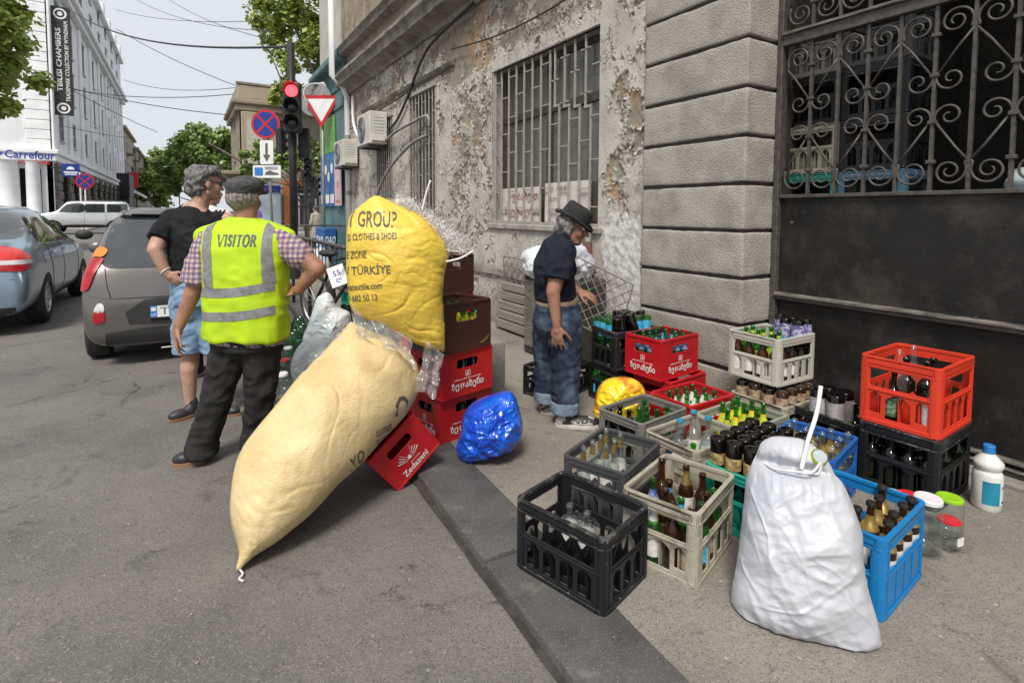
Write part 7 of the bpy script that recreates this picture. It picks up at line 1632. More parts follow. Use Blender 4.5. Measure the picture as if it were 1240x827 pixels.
# big tan sack lying against the crates
t = thing('sack', 'huge stuffed tan woven sack slumped on the road against red crates', 'sack', (.45, 2.65, ROAD))
def tan_disp(u, v, s):
    d = .022 * noise.noise((u * 3.2, v * 3.2, s)) + .012 * noise.noise((u * 6.5 + 4, v * 6, s * 2))
    k = max(0, min(1, (.0 - u) / .25)); d += .0045 * k * (1 - 2 * abs(noise.noise((u * 34 + 2 * noise.noise((u * 7, v * 7, 1)), v * 4 - u * 9, 3)))) + .003 * k * noise.noise((u * 60, v * 9 - u * 20, 6))
    d -= .005 * (fold(u, v, 6, .5, 8, .3, .07) + fold(u, v, 8, -.6, 4, .3, .06)); e = max(0, min(1, (u - .42) / .2)); d -= .013 * e * (fold(u, v, 9, .1, 6, .2, .1) + fold(u, v, 14, .35, 16, .2, .1))
    d += .0022 * (1 - 2 * abs(noise.noise((u * 9 + v * 4, v * 30 - u * 22, 14)))) * (.4 + .6 * k)
    d -= .008 * crump(u, v, 4.5, .5, 3, .4) + .006 * crump(u, v, 8, -.5, 6, .4) + .008 * e * crump(u, v, 12, .2, 9, .2)
    return d + .0012 * noise.noise((u * 60, v * 60, 5))
sk = bag(TAN, 'sack_cloth', M_tan, t, .25, .38, tan_disp, ROAD + .004, cen=(.12, .02), n=230, rings=70, prof=lambda u, v: 1 - .25 * max(0, min(1, (u - .3) / .4)))
bv = bvh_me(sk.data); Oloc = t.location
def on_bag(spec, bvh, items, m, t, skin, scale=1., shift=(0, 0, 0), name='print', off=.002):
    O, X, Y, Nn, _ = spec; O = Vector(O) + Vector(shift); T = frame(O + Vector(Nn) * .8, X, Y, Nn)
    for s, u, v, h, wd, rot in items:
        V, F = text2d(s, h, width=wd, bold=.015); ca, sa = math.cos(rot), math.sin(rot)
        drape(bvh, [(u + x * ca - y * sa, v + x * sa + y * ca) for x, y in V], F, T, off).obj(name, m, skin)
M_sackink = mat('sack_ink', (.1, .085, .06), (.2, .16, .1), rough=.6, sc=60, band=(.5, .8))
on_bag(TAN, bv, [('C', .30, -.215, .12, .08, -1.1), ('CLOTHES', .17, -.20, .022, .1, -.5), ('& SHOES', .15, -.22, .02, .08, -.5), ('MO', .0, -.165, .045, .08, -.35)], M_sackink, t, sk)
tipw = Vector(TAN[0]) + Vector(TAN[1]) * -0.551 + Vector(TAN[2]) * -0.004; tipw.z = ROAD
g = Geo(); g.tube(smooth_loop([tuple(tipw - Oloc + Vector(q)) for q in ((.01, .02, .02), (0, 0, .02), (.01, -.03, .012), (-.005, -.05, .01), (.008, -.075, .01))], 4, False), .004, 6); g.obj('tie_string', M_fibre, t, smooth=True)

# printed yellow sack on top
YS = (.035, .085, .0)
t = thing('sack', 'bright yellow woven sack printed in black propped on the tan sack', 'sack', (1.0, 2.8, .6))
def yel_disp(u, v, s):
    d = .012 * noise.noise((u * 4.5, v * 4.5, s + 3)) + .003 * noise.noise((u * 11, v * 11, s)); r = max(0, min(1, (u + .05) / .28)) ** 1.5; gx = math.exp(-((v - .07 + .3 * (u - .2)) / .13) ** 2)
    d -= .020 * r * gx * (fold(u, v, 11, -.28, 2, .13, .13) + fold(u, v, 17, -.2, 7, .13, .13)) + .005 * (fold(u, v, 6, -.6, 12, .25, .06) + fold(u, v, 8, .35, 15, .25, .06))
    d -= .018 * max(0, min(1, (v - .21) / .09)) * (fold(u, v, 9, -.55, 21, .15, .12) + fold(u, v, 14, -.45, 25, .15, .12)) + .008 * max(0, min(1, (-.15 - v) / .15)) * (fold(u, v, 10, -1.1, 31, .2, .12) + fold(u, v, 16, -.7, 35, .2, .12))
    d += .0035 * (1 - 2 * abs(noise.noise((u * 7 + 2 * noise.noise((u * 5, v * 5, 9)), v * 36 + u * 6, 12)))) * (.35 + .65 * max(0, min(1, .5 + 1.5 * noise.noise((u * 4, v * 5, 19))))) - .010 * crump(u, v, 6, -.25, 3, .35) - .006 * crump(u, v, 11, .3, 5, .35)
    return d + .0012 * noise.noise((u * 55, v * 55, 2))
sk = bag(YEL, 'sack_cloth', M_yellow, t, .19, .15, yel_disp, .3, cen=(0, .0), n=240, rings=76, scale=1.03, shift=YS); bv = bvh_me(sk.data)
on_bag(YEL, bv, [('Y GROUP', -.14, .292, .088, .255, -.02), ('D CLOTHES & SHOES', -.137, .2, .036, .25, .03), ('E ZONE', -.215, .107, .04, .105, .05), ('/ TÜRKİYE', -.155, .035, .058, .225, .04), ('matextile.com', -.178, -.055, .035, .19, .09), ('0 682 50 13', -.185, -.115, .034, .155, .1)], M_sackink, t, sk, shift=YS)
g = Geo(); rf = random.Random(5)
O, X, Y, Nn = [Vector(q) for q in YEL[:4]]; O += Vector(YS) - t.location
def fibre(p, d, ln, r):
    pts = [p]; v = Vector(d).normalized()
    for i in range(5): v = (v + Vector((rf.gauss(0, .45), rf.gauss(0, .45), rf.gauss(0, .45)))).normalized(); pts.append(pts[-1] + v * ln / 5)
    g.tube(pts, r, 3, cap=False)
for k in range(900):
    s = rf.random(); u = -.02 + .29 * s + rf.gauss(0, .012); v = .385 - .27 * s ** 1.5 + rf.gauss(0, .015)
    fibre(O + X * u + Y * v + Nn * rf.uniform(-.1, .07), X * rf.uniform(.1, 1) + Y * rf.uniform(.1, 1) + Nn * rf.uniform(-.6, .5), rf.uniform(.03, .1) * (.6 + s), rf.choice((.0008, .0011, .0016)))
o = g.obj('frayed_fibres', M_fibre, t); o['kind'] = 'stuff'
for a, b, c in (((.12, .34), (.14, .43), (.165, .51)), ((.25, .07), (.33, .09), (.4, .13))): Geo().tube([O + X * p[0] + Y * p[1] + Nn * .06 for p in smooth_loop([a, b, c], 4, False)], .006, 5).obj('tie_string', M_fibre, t, smooth=True)
def film(name, label, P0, ax, ay, w, h, seed, lift=.05, sag=.0, group=None):
    """crumpled clear plastic film"""
    g = Geo(); n = 34; ax, ay = Vector(ax).normalized(), Vector(ay).normalized(); nn = ax.cross(ay).normalized()
    for j in range(n + 1):
        for i in range(n + 1):
            u, v = i / n - .5, j / n - .5; e = 1 + .25 * noise.noise((u * 3 + seed, v * 3, 1))
            d = lift * (crease(u * .5, v * .5, seed) * .45 + 1.2 * noise.noise((u * 3, v * 3, seed)))
            g.v.append(tuple(ax * u * w * e + ay * v * h * e + nn * (d + sag * (u * u + v * v))))
    for j in range(n):
        for i in range(n): a = j * (n + 1) + i; g.f.append((a, a + 1, a + n + 2, a + n + 1)); g.m.append(0)
    return tag(g.obj(name, M_film, smooth=True, loc=P0), label, 'plastic film', group)
film('plastic_wrap', 'crumpled clear plastic bulging between the tan sack and the yellow sack', (.87, 2.72, .75), (.75, -.35, -.45), (.1, .5, .75), .34, .17, 3, .05)
film('plastic_wrap', 'torn clear plastic hanging from the tan sack over the red crate edge', (1.1, 2.62, .56), (.7, -.3, -.45), (.3, .2, .9), .12, .24, 8, .05)

# white sack in the foreground
t = thing('rubbish_sack', 'large full white plastic sack tied at the neck before the teal crate', 'sack', (1.78, .97, 0))
def white_disp(u, v, s):
    top = max(0, min(1, (v - .38) / .14)); d = .014 * noise.noise((u * 4, v * 4, s)) + .006 * noise.noise((u * 9, v * 8, s + 3))
    d += .006 * (fold(u, v, 6, -.5, 61, .25, .07) + fold(u, v, 8, .4, 65, .25, .07) + fold(u, v, 11, -.9, 69, .25, .07)); d -= (.034 * crump(u, v, 4.5, -.75, 2 + s, .25) + .022 * crump(u, v, 8, .55, 7 + s, .22) + .015 * crump(u, v, 14, -1.2, 13 + s, .25) + .008 * crump(u, v, 26, .1, 23 + s, .5)) * (1 - .6 * top)
    return d - .03 * top * (crump(u, v, 20, 1.5, 51, .12) + .5 * crump(u, v, 34, 1.6, 55, .15))
def white_prof(u, v):
    neck = math.exp(-((v - .505) / .022) ** 2); return (1 - .72 * neck) * (1 - .4 * max(0, min(1, (v - .3) / .25)))
sk = bag(WHT, 'sack_film', M_wbag, t, .16, .12, white_disp, .004, cen=(-.01, .22), n=260, rings=86, prof=white_prof)
O, X, Y, Nn = [Vector(q) for q in WHT[:4]]; O -= t.location
g = Geo(); g.tube(smooth_loop([tuple(O + X * u + Y * v + Nn * d) for u, v, d in ((-.14, .5, .02), (-.1, .492, .075), (-.04, .5, .1), (.01, .505, .095), (.04, .54, .07), (.03, .5, .06), (-.03, .507, .06))], 5, False), .0045, 6)
g.obj('drawstring', M_fibre, t, smooth=True); g = Geo(); g.tube(smooth_loop([tuple(O + X * u + Y * v + Nn * d) for u, v, d in ((-.02, .51, .09), (.0, .6, .05), (.03, .7, .0), (.045, .8, -.03))], 5, False), .006, 6, squash=(1.3, .4)); g.obj('drawstring', M_fibre, t, smooth=True)
can = thing('drink_can', 'crushed yellow green drink can sticking out of the white sack neck', 'can', tuple(t.location + O + X * .03 + Y * .545 + Nn * .02), .4); M_can = mat('can_print', (.55, .62, .05), (.3, .42, .04), rough=.3, metal=.6, sc=20)
Tc = Matrix.Scale(.85, 4) @ Matrix.Rotation(-.9, 4, 'Y') @ Matrix.Rotation(.35, 4, 'X'); Geo().lathe([(0, -.06), (.026, -.058), (.032, -.05), (.032, .045), (.027, .053)], 24, T=Tc).obj('can_body', M_can, can, smooth=True); Geo().lathe([(.027, .053), (.026, .05), (0, .05)], 24, T=Tc).obj('can_lid', M_chrome, can, auto=40)
film_ = None
# blue bag, yellow bag, pale bags
def plast(a, b, seed):
    def f(u, v, s):
        d = a * noise.noise((u * 6 + seed, v * 6, s)) + a * .4 * noise.noise((u * 13 + seed, v * 13, s))
        return d - b * (1.5 * crump(u, v, 9, 1.1, seed + s, .5) + .9 * crump(u, v, 15, -.6, seed + 5 + s, .5) + .5 * crump(u, v, 28, .3, seed + 9 + s, .6) + .25 * crump(u, v, 50, 1.2, seed + 15, .7))
    return f
t = thing('plastic_bag', 'shiny blue plastic carrier bag stuffed full beside the red crate stack', 'bag', (1.43, 2.57, 0)); bag(BLU, 'bag_film', M_bbag, t, .16, .14, plast(.022, .034, 4), .004, n=170, rings=50, shift=(.03, .05, .005))
t = thing('plastic_bag', 'yellow and orange plastic bag slumped behind the mid grey crate', 'bag', (2.37, 2.49, 0)); bag(YOR, 'bag_film', M_ybag, t, .1, .1, plast(.035, .03, 9), .004, n=150, rings=44, shift=(.02, .05, 0))
t = thing('plastic_bag', 'pale knotted plastic bag on top of the heap behind the tan sack', 'bag', (.88, 3.98, 0)); bag(BUP, 'bag_film', M_pale_bag, t, .15, .14, plast(.02, .022, 14), .004, n=160, rings=46, cen=(0, -.03))
t = thing('plastic_bag', 'round bluish plastic bag lower in the heap behind the tan sack', 'bag', (.73, 3.66, 0)); bag(BLO, 'bag_film', M_pale_bag, t, .16, .15, plast(.015, .012, 22), .004, n=150, rings=44)
# ================================================================ JARS, BOTTLES ON THE GROUND, RAILING
G_jar = glass('jar_glass', (.96, .98, .975), body=.012, refl=1.); G_jarg = glass('green_jar_glass', (.3, .62, .4), body=.06, refl=1.2)
M_lidr = mat('red_lid', (.6, .02, .035), rough=.3); M_lidg = mat('lime_lid', (.3, .62, .02), rough=.35); M_lidw = mat('white_lid', (.72, .72, .72), rough=.35)
def jar(x, y, z, r, h, lid, label, group=None, gl=None, neck=.84, sticker=False, tilt=0.):
    gl = gl or G_jar; k = ('jar', r, h, gl.name, neck)
    if k not in _bt: _bt[k] = Geo().lathe([(0, .008), (r * .7, .006), (r * .92, 0), (r, .012), (r, h * .74), (r * .97, h * .8), (r * neck, h * .88), (r * neck, h * .985), (r * neck * .94, h * .985), (r * neck * .94, h * .88), (r * .93, h * .78), (r * .95, h * .7), (r * .95, .02), (0, .014)], 24).mesh('jar', gl, smooth=True)
    o = put('jar', _bt[k], T=Matrix.Translation((x, y, z)) @ Matrix.Rotation(tilt, 4, 'X')); tag(o, label, 'jar', group)
    if lid: put('lid', Geo().lathe([(r * neck * 1.02, h * .93), (r * neck * 1.09, h * .93), (r * neck * 1.09, h * .99), (r * neck, h * 1.01), (r * neck * .8, h * 1.006), (0, h * 1.004)], 28).mesh('lid', lid, auto=40), o)
    if sticker: put('label', Geo().sheet([rrect(-.02, .022, -.018, .018, .006)], 0, .001, T=Matrix.Translation((-.25 * r, -r * .99, h * .42)) @ Matrix.Rotation(-.2, 4, 'Z') @ Matrix.Rotation(PI / 2, 4, 'X')).mesh('label', M_print), o)
    return o
jar(2.60, .93, 0, .055, .235, M_lidw, 'tall clear jar with white lid, in front of the black crate'); jar(2.585, 1.055, 0, .052, .2, M_lidw, 'clear jar with white lid half hidden by the bright blue crate')
jar(2.635, 1.015, .0, .045, .2, M_lidr, 'clear jar with red lid between the two white-lidded jars')
jar(2.715, .895, 0, .046, .125, M_lidr, 'short clear jar with red lid and torn label on the pavement', sticker=True); jar(2.83, .935, 0, .054, .17, M_lidg, 'clear jar with lime green lid nearest the bleach bottle')
# bleach bottle
t = thing('bleach_bottle', 'white plastic bleach bottle with blue cap by the gate threshold', 'bottle', (3.26, .935, 0))
M_hdpe = mat('white_bottle_plastic', (.7, .69, .66), (.62, .61, .58), rough=.4, dirt=(.4, .37, .33), dsc=9)
r = .058; o = Geo().lathe([(0, .004), (r * .9, 0), (r, .01), (r, .165), (r * .93, .178), (r * .8, .186), (r * .93, .2), (r * 1.02, .215), (r * .98, .228), (r * .55, .255), (.02, .27), (.02, .285), (0, .285)], 32).obj('bottle_body', M_hdpe, t, auto=50)
g = Geo(); g.lathe([(.0235, .268), (.024, .303), (.021, .306), (0, .306)], 28); g.lathe([(.0245, .27), (.0245, .278)], 28); g.obj('cap', M_capb, t, auto=40)
def wrap(a0, a1, z0, z1, m, nm, rr=r + .0008):
    g = Geo(); k = 16
    for i in range(k + 1): a = a0 + (a1 - a0) * i / k; g.v += [(rr * math.cos(a), rr * math.sin(a), z0), (rr * math.cos(a), rr * math.sin(a), z1)]
    for i in range(k): g.f.append((2 * i, 2 * i + 2, 2 * i + 3, 2 * i + 1)); g.m.append(0)
    return g.obj(nm, m, o, smooth=True)
M_lb = mat('bleach_label', (.7, .76, .82), (.6, .68, .76), rough=.4, sc=20)
wrap(-PI, -PI * .62, .035, .145, M_capt, 'label'); wrap(-PI * .618, -PI * .12, .035, .145, M_lb, 'label'); wrap(-PI * .55, -PI * .2, .112, .126, M_lidr, 'print', r + .0014); wrap(-PI * .56, -PI * .16, .045, .055, M_blue, 'print', r + .0014)
for k in range(3): wrap(-PI * .55, -PI * .2, .068 + .013 * k, .073 + .013 * k, M_paleb, 'print', r + .0014)

# heap of empty jars and bottles by the men
rj = random.Random(31)
spots = [(.5 + .115 * c + .19 * (.21 * r), 4.3 + .21 * r) for r in range(8) for c in range(3)]
for i, (x, y) in enumerate(spots):
    pl = ('nearest', 'second', 'third', 'fourth', 'fifth', 'sixth', 'seventh', 'farthest')[i // 3] + ' row, ' + ('left', 'middle', 'right')[i % 3]
    lid = (M_lidr, M_lidw, M_lidw)[(i + i // 3) % 3] if i not in (8, 11) else None
    jar(x + rj.uniform(-.02, .02), y + rj.uniform(-.02, .02), ROAD, .042, .17 + .05 * (i % 2), lid, ('red-lidded jar', 'white-lidded jar', 'white-lidded jar')[(i + i // 3) % 3] + ' in the heap by the men, ' + pl if lid else 'open jar without lid in the heap by the men, ' + pl, ('red-lidded jars in the heap', 'white-lidded jars in the heap', 'white-lidded jars in the heap')[(i + i // 3) % 3] if lid else 'open jars in the heap', G_jarg if i % 5 == 0 else G_jar, .8)
for i, (x, y) in enumerate(((.86, 5.35), (.98, 5.6), (.82, 6.1), (1.02, 6.0))): jar(x, y, ROAD, .08, .33, None, 'large open green tinted jar at the back of the heap, ' + ('nearest', 'second nearest', 'third nearest', 'farthest')[i], 'large green jars in the heap', G_jarg, .7)
# railing along the pavement edge
M_rail = mat('dark_railing_paint', (.05, .05, .05), (.09, .085, .08), rough=.5, sc=14)
t = thing('railing', 'dark metal pavement railing behind the sacks and bottle heap', 'railing', (1.5, 5.0, 0))
for y in (.0, 1.25, 2.5, 3.75, 5.0): Geo().tube([(-.08 + .0 * y, y, 0), (-.08, y, 1.03)], .024, 10).obj('post', M_rail, t, smooth=True)
for z in (1.03, .58): Geo().tube([(-.08, -.0, z), (-.08, 5.0, z)], .022, 10).obj('rail', M_rail, t, smooth=True)
for k in range(26):
    if k % 7: Geo().tube([(-.08, .19 * k, .58), (-.08, .19 * k, 1.03)], .007, 6).obj('baluster', M_rail, t)
t = thing('railing', 'far metal corner railing in front of the blue street cabinet', 'railing', (1.45, 13.2, 0))
for x in (0, 1.0, 1.9): Geo().tube([(x, -.2 * x, 0), (x, -.2 * x, 1.08)], .025, 8).obj('post', M_rail, t)
for z in (1.08, .55): Geo().tube([(0, 0, z), (1.9, -.38, z)], .022, 8).obj('rail', M_rail, t)
# crates and green bottles piled behind the railing
ck = crate('dark green bottle crate standing behind the pavement railing', 'teal', 'arch', (1.62, 6.3), 88, S1, B1, .275, z=.3); ck2 = crate('black crate under the dark green crate behind the railing', 'black', 'arch', (1.62, 6.3), 88, S1, B1, .275)
for c, nm in ((ck, 'in the upper'), (ck2, 'in the lower')): fill(c, [(i, j) for i in range(4) for j in range(3)], [(K_gp, f'green bottle {nm} crate behind the railing')], f'green bottles {nm} crate behind the railing', lift=.04)
for k, (x, y) in enumerate(((1.66, 5.75), (1.8, 5.65), (1.75, 5.9), (1.92, 5.8), (1.62, 6.05), (1.9, 6.05))): jar(x, y, 0 if k > 3 else .42, .085, .34, None, 'big green demijohn jar behind the pavement railing, ' + ('nearest of all', 'front right', 'middle left', 'middle right', 'back left', 'back right')[k], 'green demijohn jars behind the railing', G_jarg, .5)
tag(Geo().box(1.58, 2.0, 5.5, 5.97, 0, .42).obj('wooden_box', M_block, bevel=.015), 'low grey box carrying green jars behind the railing', 'box')
# pushchair-like wheeled frame with a paper notice
t = thing('bicycle', 'small dark bicycle with spoked wheel leaning behind the pale bags', 'bicycle', (1.2, 4.9, 0), R(20))
def bwheel(x, y, z, r):
    w = thing('wheel', None, None); w.parent = t; w.location = (x, y, z)
    g = Geo(); g.tube([(0, r * math.cos(a), r * math.sin(a)) for a in [2 * PI * i / 32 for i in range(32)]], .017, 8, closed=True); put('tyre', g.mesh('tyre', M_rubber, smooth=True), w)
    g = Geo()
    for i in range(14): a = 2 * PI * i / 14; g.tube([(0, 0, 0), (0, r * math.cos(a), r * math.sin(a))], .0022, 4)
    g.tube([(-.03, 0, 0), (.03, 0, 0)], .018, 8); g.tube([(0, (r - .025) * math.cos(a), (r - .025) * math.sin(a)) for a in [2 * PI * i / 32 for i in range(32)]], .007, 6, closed=True); put('rim', g.mesh('rim', M_alloy), w)
for y in (-.38, .42): bwheel(0, y, .25 + .3, .25)
g = Geo(); g.tube([(0, -.38, .55), (0, -.25, 1.02)], .016); g.tube([(0, -.27, .95), (0, .1, .58), (0, .42, .55)], .017); g.tube([(0, -.26, .98), (0, .15, .9), (0, .42, .55)], .015); g.tube([(0, .1, .58), (0, .18, 1.0)], .015); g.obj('frame', M_plast, t, smooth=True)
g = Geo(); g.tube([(-.26, -.3, 1.0), (0, -.25, 1.03), (.26, -.3, 1.0)], .013); g.obj('handlebar', M_plast, t); g = Geo(); g.ball((0, .2, 1.02), (.07, .12, .035)); g.obj('saddle', M_plast, t, smooth=True)
tag(Geo().box(.95, 1.35, 4.72, 5.3, 0, .295).obj('wooden_box', M_block, bevel=.015), 'low box under the small dark bicycle behind the bags', 'box')
t = thing('paper_notice', 'white sheet with blue handwritten sign stuck above the bicycle wheel', 'paper', (1.1, 4.62, .86), -.35)
Tn = Matrix.Rotation(-.35, 4, 'Y') @ Matrix.Rotation(1.2, 4, 'X'); g = Geo(); g.sheet([[(-.07, -.09), (.07, -.09), (.07, .09), (-.07, .09)]], 0, .0012, T=Tn); o = g.obj('sheet', M_signw, t)
g = Geo(); letter(g, '55', 0, .025, .05, Tn, z=.002, bold=.02); letter(g, 'ლ', 0, -.045, .04, Tn, z=.002, bold=.02); put('lettering', g.mesh('lettering', M_blue), o)
for k, (x, y, z, s) in enumerate(((2.35, 13.0, .0, .5), (2.7, 12.8, 0, .45))):
    tt = thing('plastic_bag', ('white rubbish bag heaped by the far corner railing', 'second white rubbish bag by the far corner railing')[k], 'bag', (x, y, z)); g = Geo(); g.ball((0, 0, s * .55), (s * .55, s * .45, s * .58), 40, 30)
    g.v = [tuple(Vector(v) * (1 + .12 * crease(v[0] * .35, v[2] * .35 + v[1] * .3, k + 3))) for v in g.v]; g.obj('bag_film', M_pale_bag, tt, smooth=True)

# ================================================================ THINGS FIXED TO THE OLD WALL
M_ac = mat('aged_white_metal', (.62, .6, .54), (.52, .5, .44), rough=.5, sc=5, dirt=(.35, .31, .25), dsc=6, dband=(.6, .8))
def aircon(y, z, label, s=1.):
    t = thing('air_conditioner', label, 'air conditioner', (WX - .06, y, z)); d, w, h = .34 * s, .84 * s, .6 * s
    Geo().box(-d, 0, -w / 2, w / 2, 0, h).obj('casing', M_ac, t, bevel=.015, seg=2)
    Tf = frame((-d - .004, .1 * s, h * .5), (0, -1, 0), (0, 0, 1), (-1, 0, 0)); g = Geo()
    for rr in (.08, .12, .16, .2, .24): g.tube([Tf @ Vector((rr * s * math.cos(a), rr * s * math.sin(a), .006)) for a in [2 * PI * i / 28 for i in range(28)]], .004, 5, closed=True)
    for i in range(8): a = 2 * PI * i / 8; g.tube([Tf @ Vector((.05 * s * math.cos(a), .05 * s * math.sin(a), .006)), Tf @ Vector((.25 * s * math.cos(a), .25 * s * math.sin(a), .006))], .003, 4)
    g.obj('fan_grille', M_grey, t); Geo().sheet([circ(0, 0, .25 * s, 28)], 0, .002, T=Tf).obj('fan_opening', M_plast, t)
    g = Geo()
    for i in range(6): g.box(-d * .75, -d * .2, -w / 2 - .004, -w / 2 - .0005, h * (.3 + .1 * i), h * (.33 + .1 * i))
    g.obj('side_louvre', M_grey, t); Geo().box(-d * .9, -d * .05, -w / 2 - .03, -w / 2 - .001, h * .08, h * .28).obj('valve_cover', M_ac, t, bevel=.008)
    g = Geo()
    for yy in (-w * .3, w * .3): g.box(-d * 1.05, .06, yy - .02, yy + .02, -.05, -.006)
    g.box(-d * 1.0, -d * .95, -w * .4, w * .4, -.045, -.01); g.obj('bracket', M_rail, t)
    return t
aircon(10.35, 2.68, 'larger boxy air conditioner nearest the barred windows'); aircon(12.35, 2.42, 'smaller air conditioner lower on the wall beside the drainpipe', .95)
g = Geo(); g.tube([(WX - .07, 12.75, 0), (WX - .07, 12.75, 4.05), (WX - .16, 12.7, 4.25), (WX - .42, 12.7, 4.5), (WX - .42, 12.7, 9)], .065, 14); t = thing('drainpipe', 'pale grey drainpipe running down the far end of the old wall', 'pipe', (0, 0, 0)); g.obj('pipe', M_wtrim, t, smooth=True); g = Geo()
for z in (.5, 1.8, 3.1): g.tube([(WX - .07, 12.75, z), (WX - .07, 12.75, z + .08)], .078, 14)
g.obj('pipe_collar', M_pole, t)
M_cable = mat('black_cable', (.03, .028, .026), rough=.6); M_hose = mat('grey_hose', (.3, .29, .27), (.2, .19, .175), rough=.7)
def cable(label, pts, r, m=M_cable): return tag(Geo().tube(smooth_loop(pts, 6, False), r, 7).obj('wall_cable', m, smooth=True), label, 'cable')
cable('black cable hanging from the cornice down to the air conditioner', [(WX - .12, 6.3, 4.1), (WX - .1, 7.6, 3.98), (WX - .08, 8.2, 3.8), (WX - .06, 8.8, 3.4), (WX - .06, 9.4, 3.05), (WX - .05, 9.9, 2.95)], .022)
cable('thin cable following the ledge above the small windows', [(WX - .05, 7.2, 3.48), (WX - .05, 8.6, 3.46), (WX - .05, 10.2, 3.4), (WX - .05, 12.6, 3.3)], .012)
cable('grey hose looping from the upper window bars to the ground', [(WX - .06, 8.05, 2.62), (WX - .12, 8.7, 2.5), (WX - .2, 9.6, 2.1), (WX - .16, 10.4, 1.6), (WX - .12, 11.0, .9), (WX - .12, 11.2, .05)], .028, M_hose)
cable('bent grey hose between the air conditioner and the window bars', [(WX - .1, 9.9, 2.75), (WX - .14, 9.2, 2.82), (WX - .12, 8.5, 2.88), (WX - .06, 8.0, 2.92), (WX - .05, 7.95, 2.75)], .026, M_hose)
cable('pale pipe bundle beside the drainpipe under the cornice', [(WX - .06, 12.3, 4.0), (WX - .08, 12.2, 3.4), (WX - .1, 11.6, 2.95), (WX - .08, 11.0, 2.85)], .03, M_wtrim)
cable('thin black cable along the foot of the cornice', [(WX - .06, 3.6, 3.62), (WX - .07, 4.6, 3.52), (WX - .06, 5.8, 3.56), (WX - .07, 7.1, 3.72)], .01)
# gas pipe and valve right of the near window
t = thing('gas_pipe', 'grey gas pipe with red valve right of the near barred window', 'pipe', (WX - .09, 3.98, 0))
Geo().tube([(0, 0, 0), (0, 0, 1.22), (0, .02, 1.28), (0, .35, 1.3)], .032, 12).obj('pipe', M_hose, t, smooth=True); Geo().tube([(0, 0, 1.0), (0, 0, 1.13)], .045, 12).obj('valve', mat('rusty_red', (.25, .06, .05), (.14, .08, .06), rough=.8, sc=14), t)
Geo().tube([(.0, -.02, .86), (-.02, -.2, .86)], .02, 8).obj('branch', M_hose, t); g = Geo(); g.box(-.05, .05, -.06, .06, .8, .92); g.obj('junction', M_hose, t, bevel=.01)
# old wire mesh frames and rubbish leaning at the wall
M_mesh = mat('rusty_wire', (.2, .18, .16), (.12, .09, .07), rough=.7, sc=14)
def mesh_frame(label, P, X, Y, w, h, step, r):
    t = thing('wire_mesh', label, 'mesh panel', P); X, Y = Vector(X).normalized(), Vector(Y).normalized(); g = Geo(); p = lambda u, v: tuple(X * u + Y * v)
    g.tube([p(0, 0), p(w, 0), p(w, h), p(0, h)], r * 1.9, 6, closed=True); put('frame', g.mesh('frame', M_mesh), t); g = Geo(); k = -h
    while k < w:
        a = max(0, k), max(0, -k); m_ = min(w - a[0], h - a[1]); g.tube([p(*a), p(a[0] + m_, a[1] + m_)], r, 4); g.tube([p(w - a[0], a[1]), p(w - a[0] - m_, a[1] + m_)], r, 4); k += step
    put('wires', g.mesh('wires', M_mesh), t); return t
mesh_frame('dark wire mesh panel fixed flat on the wall left of the man in the hat', (WX - .06, 5.6, .35), (0, -1, 0), (0, 0, 1), 1.05, .52, .13, .004)
mesh_frame('rusty wire grille leaning diagonally from the wall right of the man in the hat', (2.75, 3.78, .55), (.35, -.55, -.28), (.25, -.05, .85), .62, .52, .095, .0045)
t = thing('plank_shutter', 'weathered grey plank boarding low on the wall behind the man in the hat', 'boards', (WX - .05, 5.0, 0))
M_plank = mat('weathered_planks', (.26, .235, .205), (.17, .152, .133), rough=.9, sc=3, stretch=(1, .25, 6), bump=.5, bsc=30)
for k in range(5): Geo().box(-.13 + .02 * k, -.02 + .004 * k, -.85, .6, .03 + .11 * k, .125 + .11 * k).obj('plank', M_plank, t, bevel=.006)
for k, (p, s, lab) in enumerate((((3.06, 3.98, .93), .15, 'crumpled white plastic bag wedged above the leaning wire grille'), ((3.0, 4.35, .9), .13, 'smaller clear crumpled bag beside the white bag over the grille'))):
    tt = thing('plastic_bag', lab, 'bag', p); g = Geo(); g.ball((0, 0, 0), (s * 1.1, s * 1.3, s), 60, 44)
    g.v = [tuple(Vector(v) * (1 + .28 * crease(v[0] * 1.3 + v[1], v[2] * 1.4 + v[1] * .6, k + 5))) for v in g.v]; g.obj('bag_film', M_pale_bag if k else M_wbag, tt, smooth=True)
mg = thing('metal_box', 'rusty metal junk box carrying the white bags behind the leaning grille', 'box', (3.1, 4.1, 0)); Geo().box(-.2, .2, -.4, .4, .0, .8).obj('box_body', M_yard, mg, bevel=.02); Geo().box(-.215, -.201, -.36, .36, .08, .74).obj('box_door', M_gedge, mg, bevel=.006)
crate('black crate on the ground behind the jeans of the man in the hat', 'black', 'arch', (2.33, 3.12), 70, .34, .45, .22)
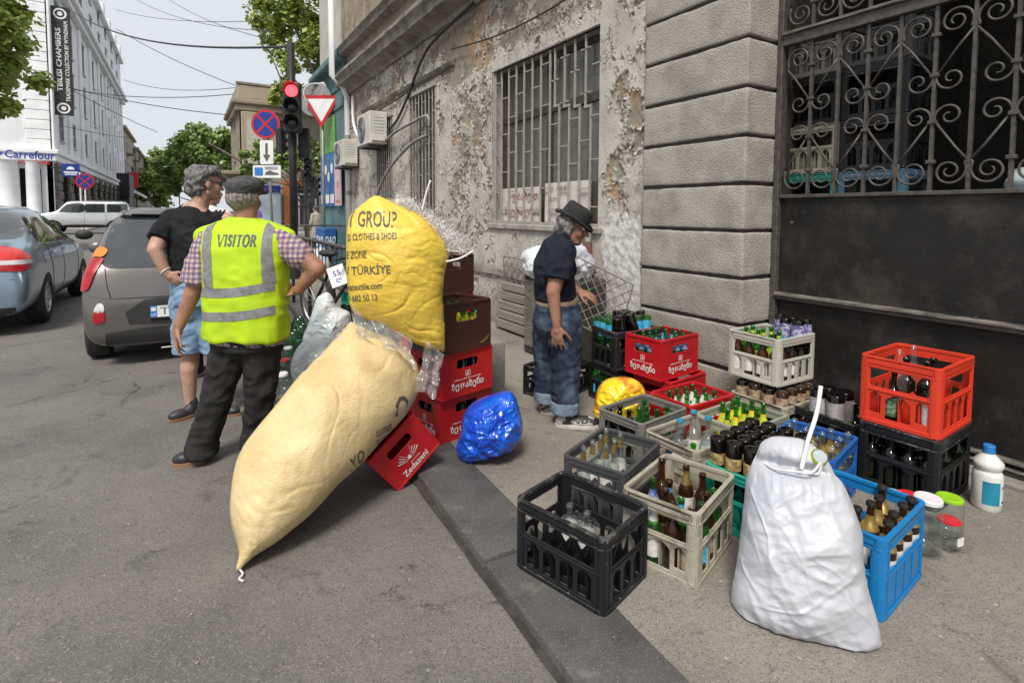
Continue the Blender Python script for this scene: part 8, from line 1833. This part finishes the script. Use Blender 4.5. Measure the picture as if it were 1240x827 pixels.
# bits on the ground
rl = random.Random(12); M_litter = mat('paper_litter', (.4, .36, .3), (.2, .17, .14), rough=.9, sc=3); g = Geo()
for k in range(220):
    x, y = rl.uniform(-1.5, 3.3), rl.uniform(.6, 5); z = ROAD + .008 if x < kx(y) else .006
    if kx(y) - .02 < x < kx(y) + .33: z = .012
    s = rl.uniform(.0015, .005); a = rl.uniform(0, 6.3); ca, sa = math.cos(a) * s, math.sin(a) * s
    g.add([(x - ca, y - sa, z), (x + sa, y - ca, z), (x + ca, y + sa, z + s * .15), (x - sa, y + ca, z + s * .05)], [(0, 1, 2), (0, 2, 3)])
tag(g.obj('debris', M_litter), 'scattered crumbs and scraps of litter on road and pavement', 'litter', kind='stuff')
# crates stored in the dark yard behind the gate
for y, z, m, lab in ((1.6, 1.70, 'black', 'black crate behind the gate grille, middle of the right stack'), (1.6, 2.05, 'black', 'black crate behind the gate grille, upper in the right stack'), (1.6, 2.40, 'grey', 'grey crate behind the gate grille, topmost of the right stack'), (1.6, 1.35, 'paleblue', 'light blue crate behind the gate grille at the stack bottom'), (2.02, 1.70, 'beige', 'beige crate behind the gate grille beside the black crates'), (2.02, 2.05, 'black', 'black crate above the beige crate behind the gate grille'), (2.02, 2.40, 'midgrey', 'grey crate topmost of the left stack behind the gate grille'), (2.02, 1.35, 'teal', 'teal crate under the beige crate behind the gate grille')):
    crate(lab, m, 'house', (GX + .22, y), 89, .41, .38, .34, z=z)
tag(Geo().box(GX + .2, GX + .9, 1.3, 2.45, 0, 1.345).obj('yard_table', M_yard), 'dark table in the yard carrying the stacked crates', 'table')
g = Geo(); g.ball((GX + .35, .95, 1.58), (.12, .16, .1), 40, 28); g.v = [tuple(Vector((GX + .35, .95, 1.58)) + (Vector(v) - Vector((GX + .35, .95, 1.58))) * (1 + .2 * crease(v[1] * 2, v[2] * 2, 4))) for v in g.v]; tag(g.obj('plastic_bag', M_pale_bag, smooth=True), 'pale crumpled bag behind the lower scrolls of the gate', 'bag')
tag(Geo().box(GX + .2, GX + .6, .6, 1.29, 0, 1.48).obj('yard_table', M_yard), 'dark stand in the yard under the pale crumpled bag', 'stand')
